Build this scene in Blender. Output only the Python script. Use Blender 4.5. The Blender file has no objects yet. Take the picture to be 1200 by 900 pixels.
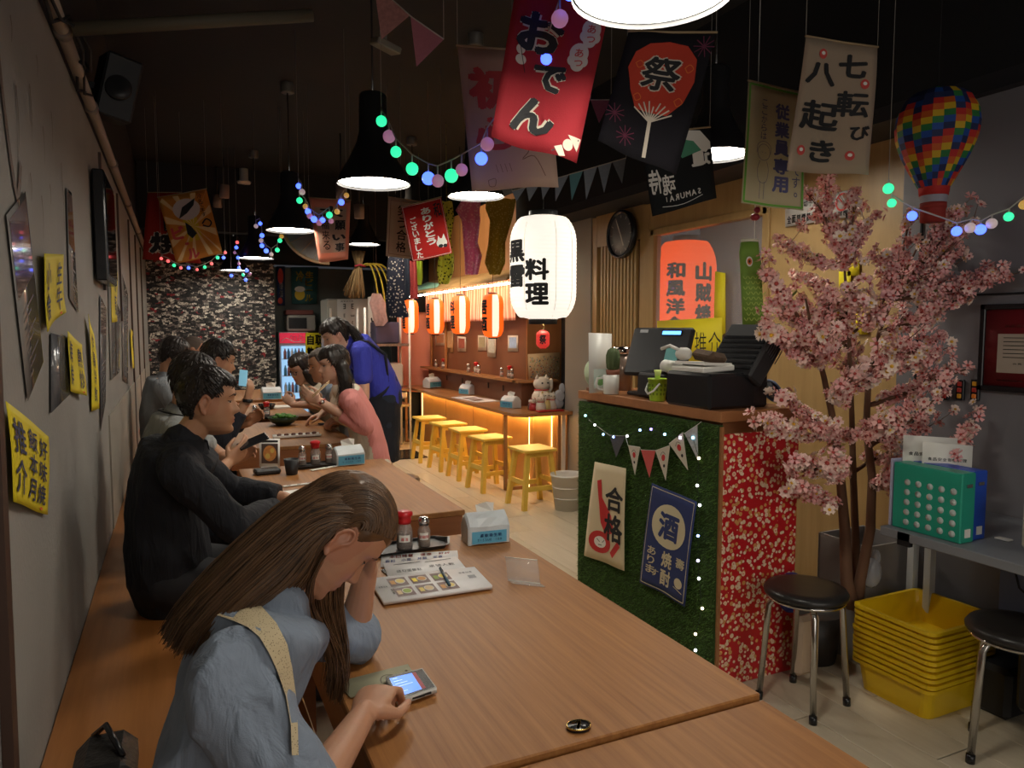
import bpy, bmesh, math, random
from mathutils import Vector as V, Matrix, noise
import numpy as np
R = random.Random(7)
D = bpy.data
SC = bpy.context.scene
COL = SC.collection

# ---------------------------------------------------------------- camera, world, lamps, exposure
FOC = 856.0
YAW, PITCH = math.radians(24.708), math.radians(4.342)
CAM = V((0, 0, 1.5))
cam = D.cameras.new('camera'); cam.sensor_width = 36; cam.lens = FOC / 1200 * 36; cam.clip_start = .02
co = D.objects.new('camera', cam); COL.objects.link(co)
co.location = CAM; co.rotation_euler = (math.pi/2 - PITCH, 0, -YAW); SC.camera = co
w = D.worlds.new('world'); SC.world = w; w.use_nodes = True
w.node_tree.nodes['Background'].inputs[0].default_value = (.6, .62, .7, 1)
w.node_tree.nodes['Background'].inputs[1].default_value = .05
SC.view_settings.view_transform = 'Standard'; SC.view_settings.look = 'None'
SC.view_settings.gamma = 1; SC.view_settings.use_curve_mapping = False
SC.view_settings.exposure = 0.13
SC.cycles.max_bounces = 8; SC.cycles.diffuse_bounces = 4; SC.cycles.sample_clamp_indirect = 4
SC.cycles.use_denoising = True; SC.cycles.caustics_reflective = False; SC.cycles.caustics_refractive = False
LAMP_E = 36.0      # radiance of the pendant diffusers
def arealight(name, loc, rot, sx, sy, power, col):
    l = D.lights.new(name, 'AREA'); l.shape = 'RECTANGLE'; l.size = sx; l.size_y = sy; l.energy = power; l.color = col
    o = D.objects.new(name, l); COL.objects.link(o); o.location = loc; o.rotation_euler = rot
    return o

# added soft fill behind the camera, brightens the fronts of the hanging banners
arealight('added_fill_light', (1.4, -2.45, 1.7), (math.radians(90), 0, math.radians(0)), 2.6, 1.9, 31, (1.0, .93, .84))

# ---------------------------------------------------------------- helpers
_F = V((math.sin(YAW)*math.cos(PITCH), math.cos(YAW)*math.cos(PITCH), -math.sin(PITCH)))
_R = V((math.cos(YAW), -math.sin(YAW), 0)); _U = _R.cross(_F)
def at(px, py, X=None, Y=None, Z=None, d=None):
    """world point of a spot measured in the photograph, on a known plane or at a known distance"""
    r = _F + _R*((px-600)/FOC) - _U*((py-450)/FOC)
    if X is not None: t = X/r.x
    elif Y is not None: t = Y/r.y
    elif Z is not None: t = (Z-1.5)/r.z
    else: t = d
    return CAM + r*t

MATS = {}
def mat(name, col=(.5, .5, .5), rough=.5, metal=0, emit=None, es=1, bump=0, bscale=40, var=0, vscale=6, alpha=1, trans=0, ior=1.45, sss=0, coat=0, stretch=(1, 1, 1), spec=.5, island=0):
    if name in MATS: return MATS[name]
    m = D.materials.new(name); m.use_nodes = True; MATS[name] = m
    n = m.node_tree.nodes; l = m.node_tree.links; b = n['Principled BSDF']
    c = (*col, 1) if len(col) == 3 else col
    b.inputs['Base Color'].default_value = c; b.inputs['Roughness'].default_value = rough; b.inputs['Metallic'].default_value = metal
    b.inputs['Alpha'].default_value = alpha; b.inputs['Transmission Weight'].default_value = trans; b.inputs['IOR'].default_value = ior
    b.inputs['Specular IOR Level'].default_value = spec; b.inputs['Coat Weight'].default_value = coat
    if sss: b.inputs['Subsurface Weight'].default_value = sss; b.inputs['Subsurface Radius'].default_value = (.012, .005, .003); b.inputs['Subsurface Scale'].default_value = 1
    if emit: b.inputs['Emission Color'].default_value = (*emit, 1); b.inputs['Emission Strength'].default_value = es
    if var or bump:
        tc = n.new('ShaderNodeTexCoord'); mp = n.new('ShaderNodeMapping'); l.new(tc.outputs['Object'], mp.inputs[0]); mp.inputs['Scale'].default_value = stretch
    if var or island:
        mx = n.new('ShaderNodeHueSaturation'); mx.inputs['Color'].default_value = c
        ma = n.new('ShaderNodeMath'); ma.operation = 'MULTIPLY_ADD'
        if island:
            g = n.new('ShaderNodeNewGeometry'); l.new(g.outputs['Random Per Island'], ma.inputs[0]); ma.inputs[1].default_value = island; ma.inputs[2].default_value = 1-island/2
        else:
            t = n.new('ShaderNodeTexNoise'); t.inputs['Scale'].default_value = vscale; t.inputs['Detail'].default_value = 5; l.new(mp.outputs[0], t.inputs['Vector'])
            l.new(t.outputs['Fac'], ma.inputs[0]); ma.inputs[1].default_value = var*2; ma.inputs[2].default_value = 1-var
        l.new(ma.outputs[0], mx.inputs['Value']); l.new(mx.outputs[0], b.inputs['Base Color'])
    if bump:
        t = n.new('ShaderNodeTexNoise'); t.inputs['Scale'].default_value = bscale; t.inputs['Detail'].default_value = 4; l.new(mp.outputs[0], t.inputs['Vector'])
        bp = n.new('ShaderNodeBump'); bp.inputs['Strength'].default_value = bump; bp.inputs['Distance'].default_value = .01
        l.new(t.outputs['Fac'], bp.inputs['Height']); l.new(bp.outputs[0], b.inputs['Normal'])
    return m

def thin(m, f=.45):
    """thin cloth: part of the light that hits one side comes out on the other"""
    n = m.node_tree.nodes; l = m.node_tree.links; b = n['Principled BSDF']
    if 'Mix Shader' in n: return m
    t = n.new('ShaderNodeBsdfTranslucent'); x = n.new('ShaderNodeMixShader'); x.inputs[0].default_value = f; s = b.inputs['Base Color']
    if s.is_linked: l.new(s.links[0].from_socket, t.inputs[0])
    else: t.inputs[0].default_value = s.default_value
    l.new(b.outputs[0], x.inputs[1]); l.new(t.outputs[0], x.inputs[2]); l.new(x.outputs[0], n['Material Output'].inputs[0]); return m

def ramp(n, stops, interp='LINEAR'):
    r = n.new('ShaderNodeValToRGB'); r.color_ramp.interpolation = interp
    e = r.color_ramp.elements
    while len(e) < len(stops): e.new(.5)
    for i, (p, c) in enumerate(stops): e[i].position = p; e[i].color = (*c, 1)
    return r

def woodmat(name, c1, c2, rough=.35, stretch=(40, 3, 40), bump=.05, coat=0):
    if name in MATS: return MATS[name]
    m = D.materials.new(name); m.use_nodes = True; MATS[name] = m
    n = m.node_tree.nodes; l = m.node_tree.links; b = n['Principled BSDF']
    tc = n.new('ShaderNodeTexCoord'); mp = n.new('ShaderNodeMapping'); mp.inputs['Scale'].default_value = stretch
    l.new(tc.outputs['Object'], mp.inputs[0])
    t = n.new('ShaderNodeTexNoise'); t.inputs['Scale'].default_value = 1; t.inputs['Detail'].default_value = 6; t.inputs['Roughness'].default_value = .65; l.new(mp.outputs[0], t.inputs['Vector'])
    mid = tuple((a+b_)/2 for a, b_ in zip(c1, c2))
    r = ramp(n, [(.3, c1), (.5, mid), (.7, c2)]); l.new(t.outputs['Fac'], r.inputs[0])
    l.new(r.outputs[0], b.inputs['Base Color']); b.inputs['Roughness'].default_value = rough; b.inputs['Coat Weight'].default_value = coat
    bp = n.new('ShaderNodeBump'); bp.inputs['Strength'].default_value = bump; bp.inputs['Distance'].default_value = .003
    l.new(t.outputs['Fac'], bp.inputs['Height']); l.new(bp.outputs[0], b.inputs['Normal'])
    return m

class MB:
    """collects shapes with one material slot each and links them as one mesh"""
    def __init__(s): s.v = []; s.f = []; s.m = []; s.sm = []; s.mats = []; s.cur = 0; s.M = None
    def use(s, m):
        if m not in s.mats: s.mats.append(m)
        s.cur = s.mats.index(m); return s
    def add(s, vs, fs, smooth=False):
        o = len(s.v)
        if s.M: vs = [s.M @ V(p) for p in vs]
        s.v += [tuple(p) for p in vs]
        for f in fs: s.f.append([i+o for i in f]); s.m.append(s.cur); s.sm.append(smooth)
        return s
    def box(s, c, d, rz=0, bev=0, rot=None, taper=1):
        hx, hy, hz = d[0]/2, d[1]/2, d[2]/2
        Mt = Matrix.Translation(V(c)) @ (rot.to_4x4() if rot else Matrix.Rotation(rz, 4, 'Z'))
        if bev:
            b = min(bev, hx*.9, hy*.9, hz*.9); vs = []; fs = []
            P = {}
            for sx in (-1, 1):
                for sy in (-1, 1):
                    for sz in (-1, 1):
                        for ax in range(3):
                            q = [sx*(hx-b), sy*(hy-b), sz*(hz-b)]; q[ax] = (sx*hx, sy*hy, sz*hz)[ax]
                            P[(sx, sy, sz, ax)] = len(vs); vs.append(q)
            def k(sg, ax): return P[(sg[0], sg[1], sg[2], ax)]
            for ax in range(3):
                a, b2 = [i for i in range(3) if i != ax]
                for sgn in (-1, 1):
                    f = []
                    for (u, v_) in ((-1, -1), (1, -1), (1, 1), (-1, 1)):
                        sg = [0, 0, 0]; sg[ax] = sgn; sg[a] = u; sg[b2] = v_; f.append(k(sg, ax))
                    fs.append(f)
            for a in range(3):
                o1, o2 = [i for i in range(3) if i != a]
                for u in (-1, 1):
                    for v_ in (-1, 1):
                        lo = [0, 0, 0]; hi = [0, 0, 0]; lo[a] = -1; hi[a] = 1; lo[o1] = hi[o1] = u; lo[o2] = hi[o2] = v_
                        fs.append([k(lo, o1), k(hi, o1), k(hi, o2), k(lo, o2)])
            for sx in (-1, 1):
                for sy in (-1, 1):
                    for sz in (-1, 1): fs.append([k((sx, sy, sz), 0), k((sx, sy, sz), 1), k((sx, sy, sz), 2)])
        else:
            t = taper
            vs = [(-hx*t, -hy*t, -hz), (hx*t, -hy*t, -hz), (hx*t, hy*t, -hz), (-hx*t, hy*t, -hz), (-hx, -hy, hz), (hx, -hy, hz), (hx, hy, hz), (-hx, hy, hz)]
            fs = [(0, 3, 2, 1), (4, 5, 6, 7), (0, 1, 5, 4), (1, 2, 6, 5), (2, 3, 7, 6), (3, 0, 4, 7)]
        return s.add([Mt @ V(p) for p in vs], fs)
    def loft(s, rings, cap=True, closed=True, smooth=True, loop=False):
        n = len(rings[0]); vs = [p for r in rings for p in r]; fs = []
        for i in range(len(rings) - (0 if loop else 1)):
            i2 = (i+1) % len(rings)
            for j in range(n if closed else n-1):
                j2 = (j+1) % n
                fs.append((i*n+j, i*n+j2, i2*n+j2, i2*n+j))
        if cap and not loop:
            fs.append(tuple(range(n))[::-1]); fs.append(tuple((len(rings)-1)*n+j for j in range(n)))
        return s.add(vs, fs, smooth)
    def tube(s, pts, r, n=10, side=None, cap=True, smooth=True, round_=False):
        pts = [V(p) for p in pts]; k = len(pts)
        if k < 2: return s
        rr = r if isinstance(r, (list, tuple)) else [r]*k
        rings = []; prev = None
        for i, p in enumerate(pts):
            t = (pts[min(i+1, k-1)] - pts[max(i-1, 0)])
            t = t.normalized() if t.length > 1e-9 else V((0, 0, 1))
            if side is not None: a = V(side) - t*V(side).dot(t)
            elif prev is not None: a = prev - t*prev.dot(t)
            else:
                a = V((0, 0, 1)) if abs(t.z) < .9 else V((1, 0, 0)); a = a - t*a.dot(t)
            a = a.normalized() if a.length > 1e-6 else t.orthogonal().normalized()
            prev = a; b = t.cross(a)
            q = rr[i]; ra, rb = q if isinstance(q, (tuple, list)) else (q, q)
            rings.append([p + a*(ra*math.cos(2*math.pi*j/n)) + b*(rb*math.sin(2*math.pi*j/n)) for j in range(n)])
        if round_:
            def capr(ring, c, d, q):
                out = []
                ra = max(q) if isinstance(q, (tuple, list)) else q
                for a_ in (30, 60, 80):
                    a_ = math.radians(a_); out.append([c + (p-c)*math.cos(a_) + d*(ra*math.sin(a_)) for p in ring])
                return out
            d0 = (pts[0]-pts[1]).normalized(); d1 = (pts[-1]-pts[-2]).normalized()
            rings = capr(rings[0], pts[0], d0, rr[0])[::-1] + rings + capr(rings[-1], pts[-1], d1, rr[-1])
        return s.loft(rings, cap, smooth=smooth)
    def lathe(s, prof, c=(0, 0, 0), n=24, smooth=True, cap=True, M=None):
        rings = []
        for r, z in prof:
            rings.append([V((r*math.cos(2*math.pi*j/n), r*math.sin(2*math.pi*j/n), z)) for j in range(n)])
        T = M if M else Matrix.Identity(4)
        T = Matrix.Translation(V(c)) @ T
        return s.loft([[T @ p for p in r] for r in rings], cap, smooth=smooth)
    def ball(s, c, r, n=12, m=8, M=None):
        r3 = r if isinstance(r, (tuple, list)) else (r, r, r)
        T = Matrix.Translation(V(c)) @ (M.to_4x4() if M else Matrix.Identity(4)); rings = []
        for i in range(1, m):
            a = math.pi*i/m
            rings.append([T @ V((r3[0]*math.sin(a)*math.cos(2*math.pi*j/n), r3[1]*math.sin(a)*math.sin(2*math.pi*j/n), -r3[2]*math.cos(a))) for j in range(n)])
        return s.loft(rings)
    def poly(s, pts): return s.add(pts, [tuple(range(len(pts)))])
    def mesh(s, name):
        me = D.meshes.new(name); me.from_pydata(s.v, [], s.f)
        for m in s.mats: me.materials.append(m)
        me.polygons.foreach_set('material_index', s.m); me.polygons.foreach_set('use_smooth', s.sm); me.update()
        return me
    def build(s, name, m=None, parent=None, **kw):
        if m is not None and not s.mats: s.mats = [m]
        o = D.objects.new(name, s.mesh(name)); COL.objects.link(o)
        if parent: o.parent = parent
        tag(o, **kw); return o

def tag(o, label=None, cat=None, group=None, kind=None):
    if label: o['label'] = label
    if cat: o['category'] = cat
    if group: o['group'] = group
    if kind: o['kind'] = kind
    return o
def empty(name, loc=(0, 0, 0), label=None, cat=None, group=None, rz=0, kind=None):
    o = D.objects.new(name, None); COL.objects.link(o); o.location = loc; o.rotation_euler.z = rz; o.empty_display_size = .05
    return tag(o, label, cat, group, kind)
def kids(o): return [c for c in D.objects if c.parent == o]
def copy_tree(o, loc=None, rz=None, label=None, parent=None):
    c = o.copy(); COL.objects.link(c)
    if parent: c.parent = parent
    if loc is not None: c.location = loc
    if rz is not None: c.rotation_euler.z = rz
    if label: c['label'] = label
    for k in kids(o): copy_tree(k, parent=c)
    return c
def put(parent, *objs):
    """objects built in world space become parts of a thing standing at parent.location"""
    for o in objs:
        o.parent = parent; o.matrix_parent_inverse = parent_matrix(parent).inverted()
def parent_matrix(p):
    m = Matrix.LocRotScale(p.location, p.rotation_euler, p.scale)
    return (parent_matrix(p.parent) @ p.matrix_parent_inverse @ m) if p.parent else m

# ---------------------------------------------------------------- lettering
_G = {}
def glyph(ch, bold=.0):
    """outline of one character; heavier strokes are several slightly shifted copies"""
    k = (ch, bold)
    if k in _G: return _G[k]
    if bold > 0:
        vs, fs = glyph(ch, 0); b = bold*.85; n = len(vs); c_ = 6 if bold > .021 else 3; sh = [(0, 0)]+[(b*math.cos(a), b*math.sin(a)) for a in [2*math.pi*i/c_+.4 for i in range(c_)]]
        _G[k] = (np.concatenate([vs+np.array(q) for q in sh]) if n else vs, [tuple(j+i*n for j in f) for i in range(c_+1) for f in fs]); return _G[k]
    c = D.curves.new('glyph', 'FONT'); c.body = ch; c.size = 1; c.resolution_u = 2; c.offset = bold
    o = D.objects.new('glyph', c); COL.objects.link(o)
    dg = bpy.context.evaluated_depsgraph_get(); me = D.meshes.new_from_object(o.evaluated_get(dg))
    vs = np.array([v.co[:2] for v in me.vertices]) if len(me.vertices) else np.zeros((0, 2))
    fs = [tuple(p.vertices) for p in me.polygons]
    D.objects.remove(o); D.curves.remove(c); D.meshes.remove(me)
    _G[k] = (vs, fs); return _G[k]

def refine(vs, fs, L):
    """triangles split until no edge is longer than L, so that print follows a curved surface"""
    vs = [tuple(v) for v in vs]; cache = {}; out = []; st = []
    for f in fs:
        for i in range(1, len(f)-1): st.append((f[0], f[i], f[i+1]))
    while st:
        t = st.pop(); e = [((vs[t[i]][0]-vs[t[(i+1) % 3]][0])**2+(vs[t[i]][1]-vs[t[(i+1) % 3]][1])**2, i) for i in range(3)]; m, i = max(e)
        if m <= L*L: out.append(t); continue
        a, b, c = t[i], t[(i+1) % 3], t[(i+2) % 3]; k = (min(a, b), max(a, b))
        if k not in cache: cache[k] = len(vs); vs.append(((vs[a][0]+vs[b][0])/2, (vs[a][1]+vs[b][1])/2))
        q = cache[k]; st += [(a, q, c), (q, b, c)]
    return vs, out

class Sheet:
    """a flat or softly waving sheet: corners in world space; u runs left to right, v top to bottom"""
    def __init__(s, TL, TR, BR, BL, wave=0, thick=.0015, k=2.3, ph=0):
        s.c = [V(p) for p in (TL, TR, BR, BL)]; s.wave = wave; s.th = thick; s.k = k; s.ph = ph
        s.n = ((s.c[1]-s.c[0]).cross(s.c[3]-s.c[0])).normalized()     # points away from viewer
        s.n = -s.n
        s.w = ((s.c[1]-s.c[0]).length + (s.c[2]-s.c[3]).length)/2; s.h = ((s.c[3]-s.c[0]).length + (s.c[2]-s.c[1]).length)/2
        if s.n.dot(CAM - s.c[0]) < 0: s.n = -s.n
    def pt(s, u, v, off=0):
        a = s.c[0].lerp(s.c[1], u); b = s.c[3].lerp(s.c[2], u); p = a.lerp(b, v)
        wv = s.wave*(math.sin(s.k*math.pi*u + s.ph + v*1.3) * (.3+.7*v) + .5*math.sin(4.1*v + s.ph*2))
        return p + s.n*(wv+off)
    def cloth(s, name, m, parent=None, nu=None, nv=None, hole=None, **kw):
        nu = nu or (12 if s.wave else 1); nv = nv or (12 if s.wave else 1); mb = MB()
        vs = [s.pt(i/nu, j/nv) for j in range(nv+1) for i in range(nu+1)] + [s.pt(i/nu, j/nv, -s.th) for j in range(nv+1) for i in range(nu+1)]
        N = (nu+1)*(nv+1); fs = []
        for j in range(nv):
            for i in range(nu):
                a = j*(nu+1)+i; fs.append((a, a+nu+1, a+nu+2, a+1)); fs.append((a+N, a+1+N, a+nu+2+N, a+nu+1+N))
        for i in range(nu): fs.append((i, i+1, i+1+N, i+N)); a = nv*(nu+1)+i; fs.append((a+1, a, a+N, a+1+N))
        for j in range(nv): a = j*(nu+1); fs.append((a+nu+1, a, a+N, a+nu+1+N)); a += nu; fs.append((a, a+nu+1, a+nu+1+N, a+N))
        mb.add(vs, fs, True); return mb.build(name, m, parent, **kw)
    def char(s, mb, ch, u, v, w, h, bold=.02, off=.0012, rot=0, mirror=False, slant=0):
        vs, fs = glyph(ch, bold)
        if not len(vs): return
        mn = vs.min(0); mx = vs.max(0); cc = (mn+mx)/2; sz = mx-mn
        cell = .94
        kx = w/max(sz[0], cell*.75); ky = h/max(sz[1], cell*.75)
        if ch in 'ー一1lIi.・': kx = w/cell; ky = h/cell
        out = []; ca, sa = math.cos(rot), math.sin(rot)
        for p in vs:
            x = (p[0]-cc[0])*kx*(-1 if mirror else 1); y = -(p[1]-cc[1])*ky
            x += slant*y
            x, y = x*ca - y*sa*s.h/s.w, x*sa*s.w/s.h + y*ca
            out.append((u+x, v+y))
        s.emit(mb, out, fs, off)
    def column(s, mb, text, u, v0, v1, w, bold=.02, **kw):
        n = len(text); h = (v1-v0)/n
        for i, ch in enumerate(text):
            if ch != ' ': s.char(mb, ch, u, v0+h*(i+.5), w, h*.88, bold, **kw)
    def row(s, mb, text, u0, u1, v, h, bold=.01, **kw):
        n = len(text); w = (u1-u0)/n
        for i, ch in enumerate(text):
            if ch != ' ': s.char(mb, ch, u0+w*(i+.5), v, w*.85, h, bold, **kw)
    def emit(s, mb, pts, fs, off):
        if s.wave: q, fs = refine([(u*s.w, v*s.h) for u, v in pts], fs, .035); pts = [(a/s.w, b/s.h) for a, b in q]; off += .0012
        mb.add([s.pt(u, v, off) for u, v in pts], fs)
    def shape(s, mb, pts, off=.001):
        n = len(pts); from mathutils.geometry import tessellate_polygon as tp_
        s.emit(mb, pts, [tuple(t) for t in tp_([[V((u, v, 0)) for u, v in pts]])], off)
    def rect(s, mb, u0, v0, u1, v1, off=.001, n=1):
        n = 8 if s.wave and n == 1 else n
        vs = []; fs = []
        for j in range(n+1):
            for i in range(n+1): vs.append(s.pt(u0+(u1-u0)*i/n, v0+(v1-v0)*j/n, off))
        for j in range(n):
            for i in range(n): a = j*(n+1)+i; fs.append((a, a+n+1, a+n+2, a+1))
        mb.add(vs, fs)
    def ell(s, mb, u, v, ru, rv, off=.001, n=20, a0=0, a1=360):
        vs = [(u, v)]; fs = []
        for i in range(n+1):
            a = math.radians(a0+(a1-a0)*i/n); vs.append((u+ru*math.cos(a), v+rv*math.sin(a)))
        for i in range(n): fs.append((0, i+2, i+1))
        s.emit(mb, vs, fs, off)
    def stroke(s, mb, pts, w, off=.0014, taper=False):
        """brush stroke through uv points, w in metres"""
        P = [V((u*s.w, v*s.h)) for u, v in pts]
        if len(P) > 2:       # smooth
            Q = []
            for i in range(len(P)-1):
                p0, p1, p2, p3 = P[max(i-1, 0)], P[i], P[i+1], P[min(i+2, len(P)-1)]
                for t in (0, .25, .5, .75):
                    Q.append(.5*((2*p1)+(p2-p0)*t+(2*p0-5*p1+4*p2-p3)*t*t+(3*p1-p0-3*p2+p3)*t**3))
            P = Q+[P[-1]]
        vs = []; off += .001 if s.wave else 0
        for i, p in enumerate(P):
            t = P[min(i+1, len(P)-1)]-P[max(i-1, 0)]
            t = t.normalized() if t.length > 1e-9 else V((1, 0)); nn = V((-t.y, t.x)); ww = w/2
            if taper: ww *= 1-.8*i/(len(P)-1)
            for sg in (-1, 1):
                q = p+nn*ww*sg; vs.append(s.pt(q.x/s.w, q.y/s.h, off))
        mb.add(vs, [(2*i, 2*i+2, 2*i+3, 2*i+1) for i in range(len(P)-1)])
    def outline(s, mb, m, w, off=.0012):
        a, b = m/s.w, m/s.h
        for p, q in (((a, b), (1-a, b)), ((1-a, b), (1-a, 1-b)), ((1-a, 1-b), (a, 1-b)), ((a, 1-b), (a, b))):
            n = 8; s.stroke(mb, [(p[0]+(q[0]-p[0])*i/n, p[1]+(q[1]-p[1])*i/n) for i in range(n+1)], w, off)

BLACK = mat('ink black', (.012, .012, .014), .7)
WHITE = mat('ink white', (.8, .78, .72), .7)
RED = mat('ink red', (.55, .03, .03), .7)
# ---------------------------------------------------------------- room shell
XL, XR, YB, YN, ZW, ZC = -.33, 3.3, 11.0, -2.6, 2.45, 3.35
m_black = mat('black paint', (.0085, .0095, .0115), .75, bump=.1, bscale=30)
m_greywall = mat('grey plaster', (.30, .285, .26), .7, var=.12, vscale=3, bump=.15, bscale=60)
m_gw2 = mat('blue grey wall panel', (.195, .19, .205), .6, var=.08, vscale=2)
m_pale = mat('pale wall panel', (.34, .33, .30), .6, var=.06, vscale=3)
def slab(name, lo, hi, m, **kw):
    mb = MB(); c = [(a+b)/2 for a, b in zip(lo, hi)]; mb.box(c, [b-a for a, b in zip(lo, hi)]); kw.setdefault('kind', 'structure'); return mb.build(name, m, **kw)
slab('floor', (XL-.1, YN, -.1), (5.2, 12.6, -.006), mat('floor bed', (.2, .16, .1), .8))
floor = D.objects['floor']
# vinyl planks laid one by one over the part of the floor the room shows
m_plank = []
for i, (a, b) in enumerate((((.54, .46, .33), (.62, .54, .40)), ((.52, .44, .32), (.61, .53, .39)), ((.55, .47, .35), (.63, .55, .42)))):
    m_plank.append(woodmat('pale vinyl plank %d' % i, a, b, .38, (30, 2.5, 30), .03))
pm = []
for i in range(3):
    mb = MB().box((0, 0, 0), (.178, 1.195, .006), bev=.0015); mb.mats = [m_plank[i]]; pm.append(mb.mesh('plank'))
n = 0
for ix in range(17):
    for iy in range(12):
        x = .30+.18*ix; y = .2+1.2*iy + (ix % 3)*.4 - .4
        if x > 3.15 and y > 2.4: continue
        o = D.objects.new('plank', pm[(ix*7+iy*5) % 3]); COL.objects.link(o); o.location = (x, y, -.003); o.parent = floor
slab('ceiling', (XL-.1, YN, ZC), (5.2, 12.6, ZC+.1), m_black)
slab('wall_left', (XL-.12, YN, 0), (XL, YB, ZW), m_greywall)
slab('wall_left_upper', (XL-.14, YN, ZW), (XL-.02, YB+1.6, ZC), m_black)
slab('wall_near', (XL-.1, YN-.1, 0), (5.2, YN, ZC), mat('near wall', (.12, .11, .1), .8))
# back wall with photo-collage wallpaper
def collage():
    m = D.materials.new('collage wallpaper'); m.use_nodes = True; n = m.node_tree.nodes; l = m.node_tree.links; b = n['Principled BSDF']
    tc = n.new('ShaderNodeTexCoord'); mp = n.new('ShaderNodeMapping'); l.new(tc.outputs['Object'], mp.inputs[0])
    mp.inputs['Rotation'].default_value = (math.pi/2, 0, 0)
    v = n.new('ShaderNodeTexVoronoi'); v.distance = 'CHEBYCHEV'; v.inputs['Scale'].default_value = 24; v.inputs['Randomness'].default_value = .85
    mp2 = n.new('ShaderNodeMapping'); mp2.inputs['Scale'].default_value = (.8, 1.5, 1); l.new(mp.outputs[0], mp2.inputs[0]); l.new(mp2.outputs[0], v.inputs['Vector'])
    r = ramp(n, [(0, (.01, .01, .012)), (.38, (.05, .045, .045)), (.55, (.16, .13, .12)), (.68, (.52, .47, .40)), (.86, (.75, .70, .6)), (.965, (.33, .02, .03))], 'CONSTANT')
    sp = n.new('ShaderNodeSeparateColor'); l.new(v.outputs['Color'], sp.inputs[0]); l.new(sp.outputs[0], r.inputs[0])
    nz = n.new('ShaderNodeTexVoronoi'); nz.inputs['Scale'].default_value = 70; l.new(mp.outputs[0], nz.inputs['Vector'])
    r2 = ramp(n, [(0, (.05, .05, .05)), (.45, (1, 1, 1))], 'CONSTANT'); s2 = n.new('ShaderNodeSeparateColor'); l.new(nz.outputs['Color'], s2.inputs[0]); l.new(s2.outputs[1], r2.inputs[0])
    mx = n.new('ShaderNodeMix'); mx.data_type = 'RGBA'; mx.blend_type = 'MULTIPLY'; mx.inputs[0].default_value = .75
    l.new(r.outputs[0], mx.inputs[6]); l.new(r2.outputs[0], mx.inputs[7]); l.new(mx.outputs[2], b.inputs['Base Color']); b.inputs['Roughness'].default_value = .6
    return m
slab('wall_back', (XL-.1, YB, 0), (1.31, YB+.12, 2.42), collage())
slab('wall_back_upper', (XL-.1, YB, 2.42), (5.2, YB+.12, ZC), m_black)
m_grn = mat('green grey wall', (.13, .15, .14), .7, var=.1)
slab('wall_kitchen', (1.22, YB+.5, 0), (5.2, YB+.62, 2.42), m_grn)
slab('wall_kitchen_side', (1.23, YB+.12, 0), (1.31, YB+.5, 2.42), m_grn)
slab('beam', (XL, 9.2, 2.62), (5.2, 9.4, ZC), m_black)
# right side: grey panelled wall, timber wall, window, slatted panel, column
m_timber = woodmat('honey timber panel', (.38, .235, .085), (.46, .30, .12), .4, (20, 20, 1.5), .02)
m_orange = woodmat('orange brown panel', (.30, .13, .045), (.38, .17, .06), .45, (12, 12, 1.5), .02)
slab('wall_right', (3.05, YN, 0), (3.15, 2.30, ZW), m_gw2)
slab('wall_right_return', (3.05, 2.30, 0), (XR+.1, 2.34, ZW), m_gw2)
mb = MB()
for y in (2.24, .9): mb.box((3.046, y, 1.22), (.008, .008, 2.44))
mb.box((3.046, .95, 1.64), (.008, 3.0, .008))
mb.build('trim_1', m_black, kind='structure')
slab('wall_timber', (XR, 2.34, 0), (XR+.08, 3.42, ZW), m_timber)
slab('wall_timber_low', (XR, 3.42, 0), (XR+.08, 4.66, .98), m_timber)
slab('wall_timber_over', (XR, 3.42, 2.24), (XR+.08, 4.66, ZW), m_timber)
slab('wall_right_upper', (3.0, YN, 2.52), (3.1, 6.43, ZC), m_black)
slab('wall_slatted', (XR+.03, 4.66, 0), (XR+.1, 5.5, ZW), woodmat('slat backing', (.20, .11, .045), (.25, .14, .06), .6, (20, 20, 2)))
D.objects['wall_slatted']['kind'] = 'structure'
ws = D.objects['wall_slatted']
smb = MB().box((0, 0, 0), (.03, .028, 1.28), bev=.003); smb.mats = [m_timber]; sme = smb.mesh('slat')
for i in range(11):
    o = D.objects.new('slat', sme); COL.objects.link(o); o.location = (XR+.015, 4.86+.05*i, 1.55); o.parent = ws
mb = MB()
mb.box((XR+.012, 4.72, 1.22), (.04, .12, 2.44)); mb.box((XR+.012, 5.46, 1.22), (.04, .08, 2.44)); mb.box((XR+.012, 5.09, 2.32), (.036, .7, .26)); mb.box((XR+.012, 5.09, .45), (.036, .7, .9))
mb.build('trim_2', m_timber, kind='structure')
slab('column', (XR-.02, 5.5, 0), (XR+.5, 5.95, ZW), mat('warm grey column', (.30, .27, .23), .7))
slab('wall_kitchenette', (4.45, 2.5, 0), (4.55, 5.5, ZW), mat('blue grey back wall', (.20, .22, .27), .6))
slab('ceiling_recess', (XR+.08, 2.5, ZW-.02), (4.5, 5.5, ZW+.04), m_pale)
slab('wall_recess_near', (XR+.08, 3.2, 0), (4.5, 3.3, ZW), m_timber)
# window with painted glass
win = empty('window_1', (XR+.03, 4.05, 1.6), kind='structure')
mb = MB()
for y in (3.45, 4.63): mb.box((XR+.02, y, 1.61), (.07, .06, 1.26), bev=.004)
for z in (1.0, 2.22): mb.box((XR+.02, 4.04, z), (.07, 1.2, .05), bev=.004)
o = mb.build('window_frame', m_timber); put(win, o)
o = MB().box((XR+.02, 4.04, 1.61), (.006, 1.14, 1.2)).build('pane', mat('clear glass', (1, 1, 1), .0, alpha=.16, spec=.8)); put(win, o)
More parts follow.
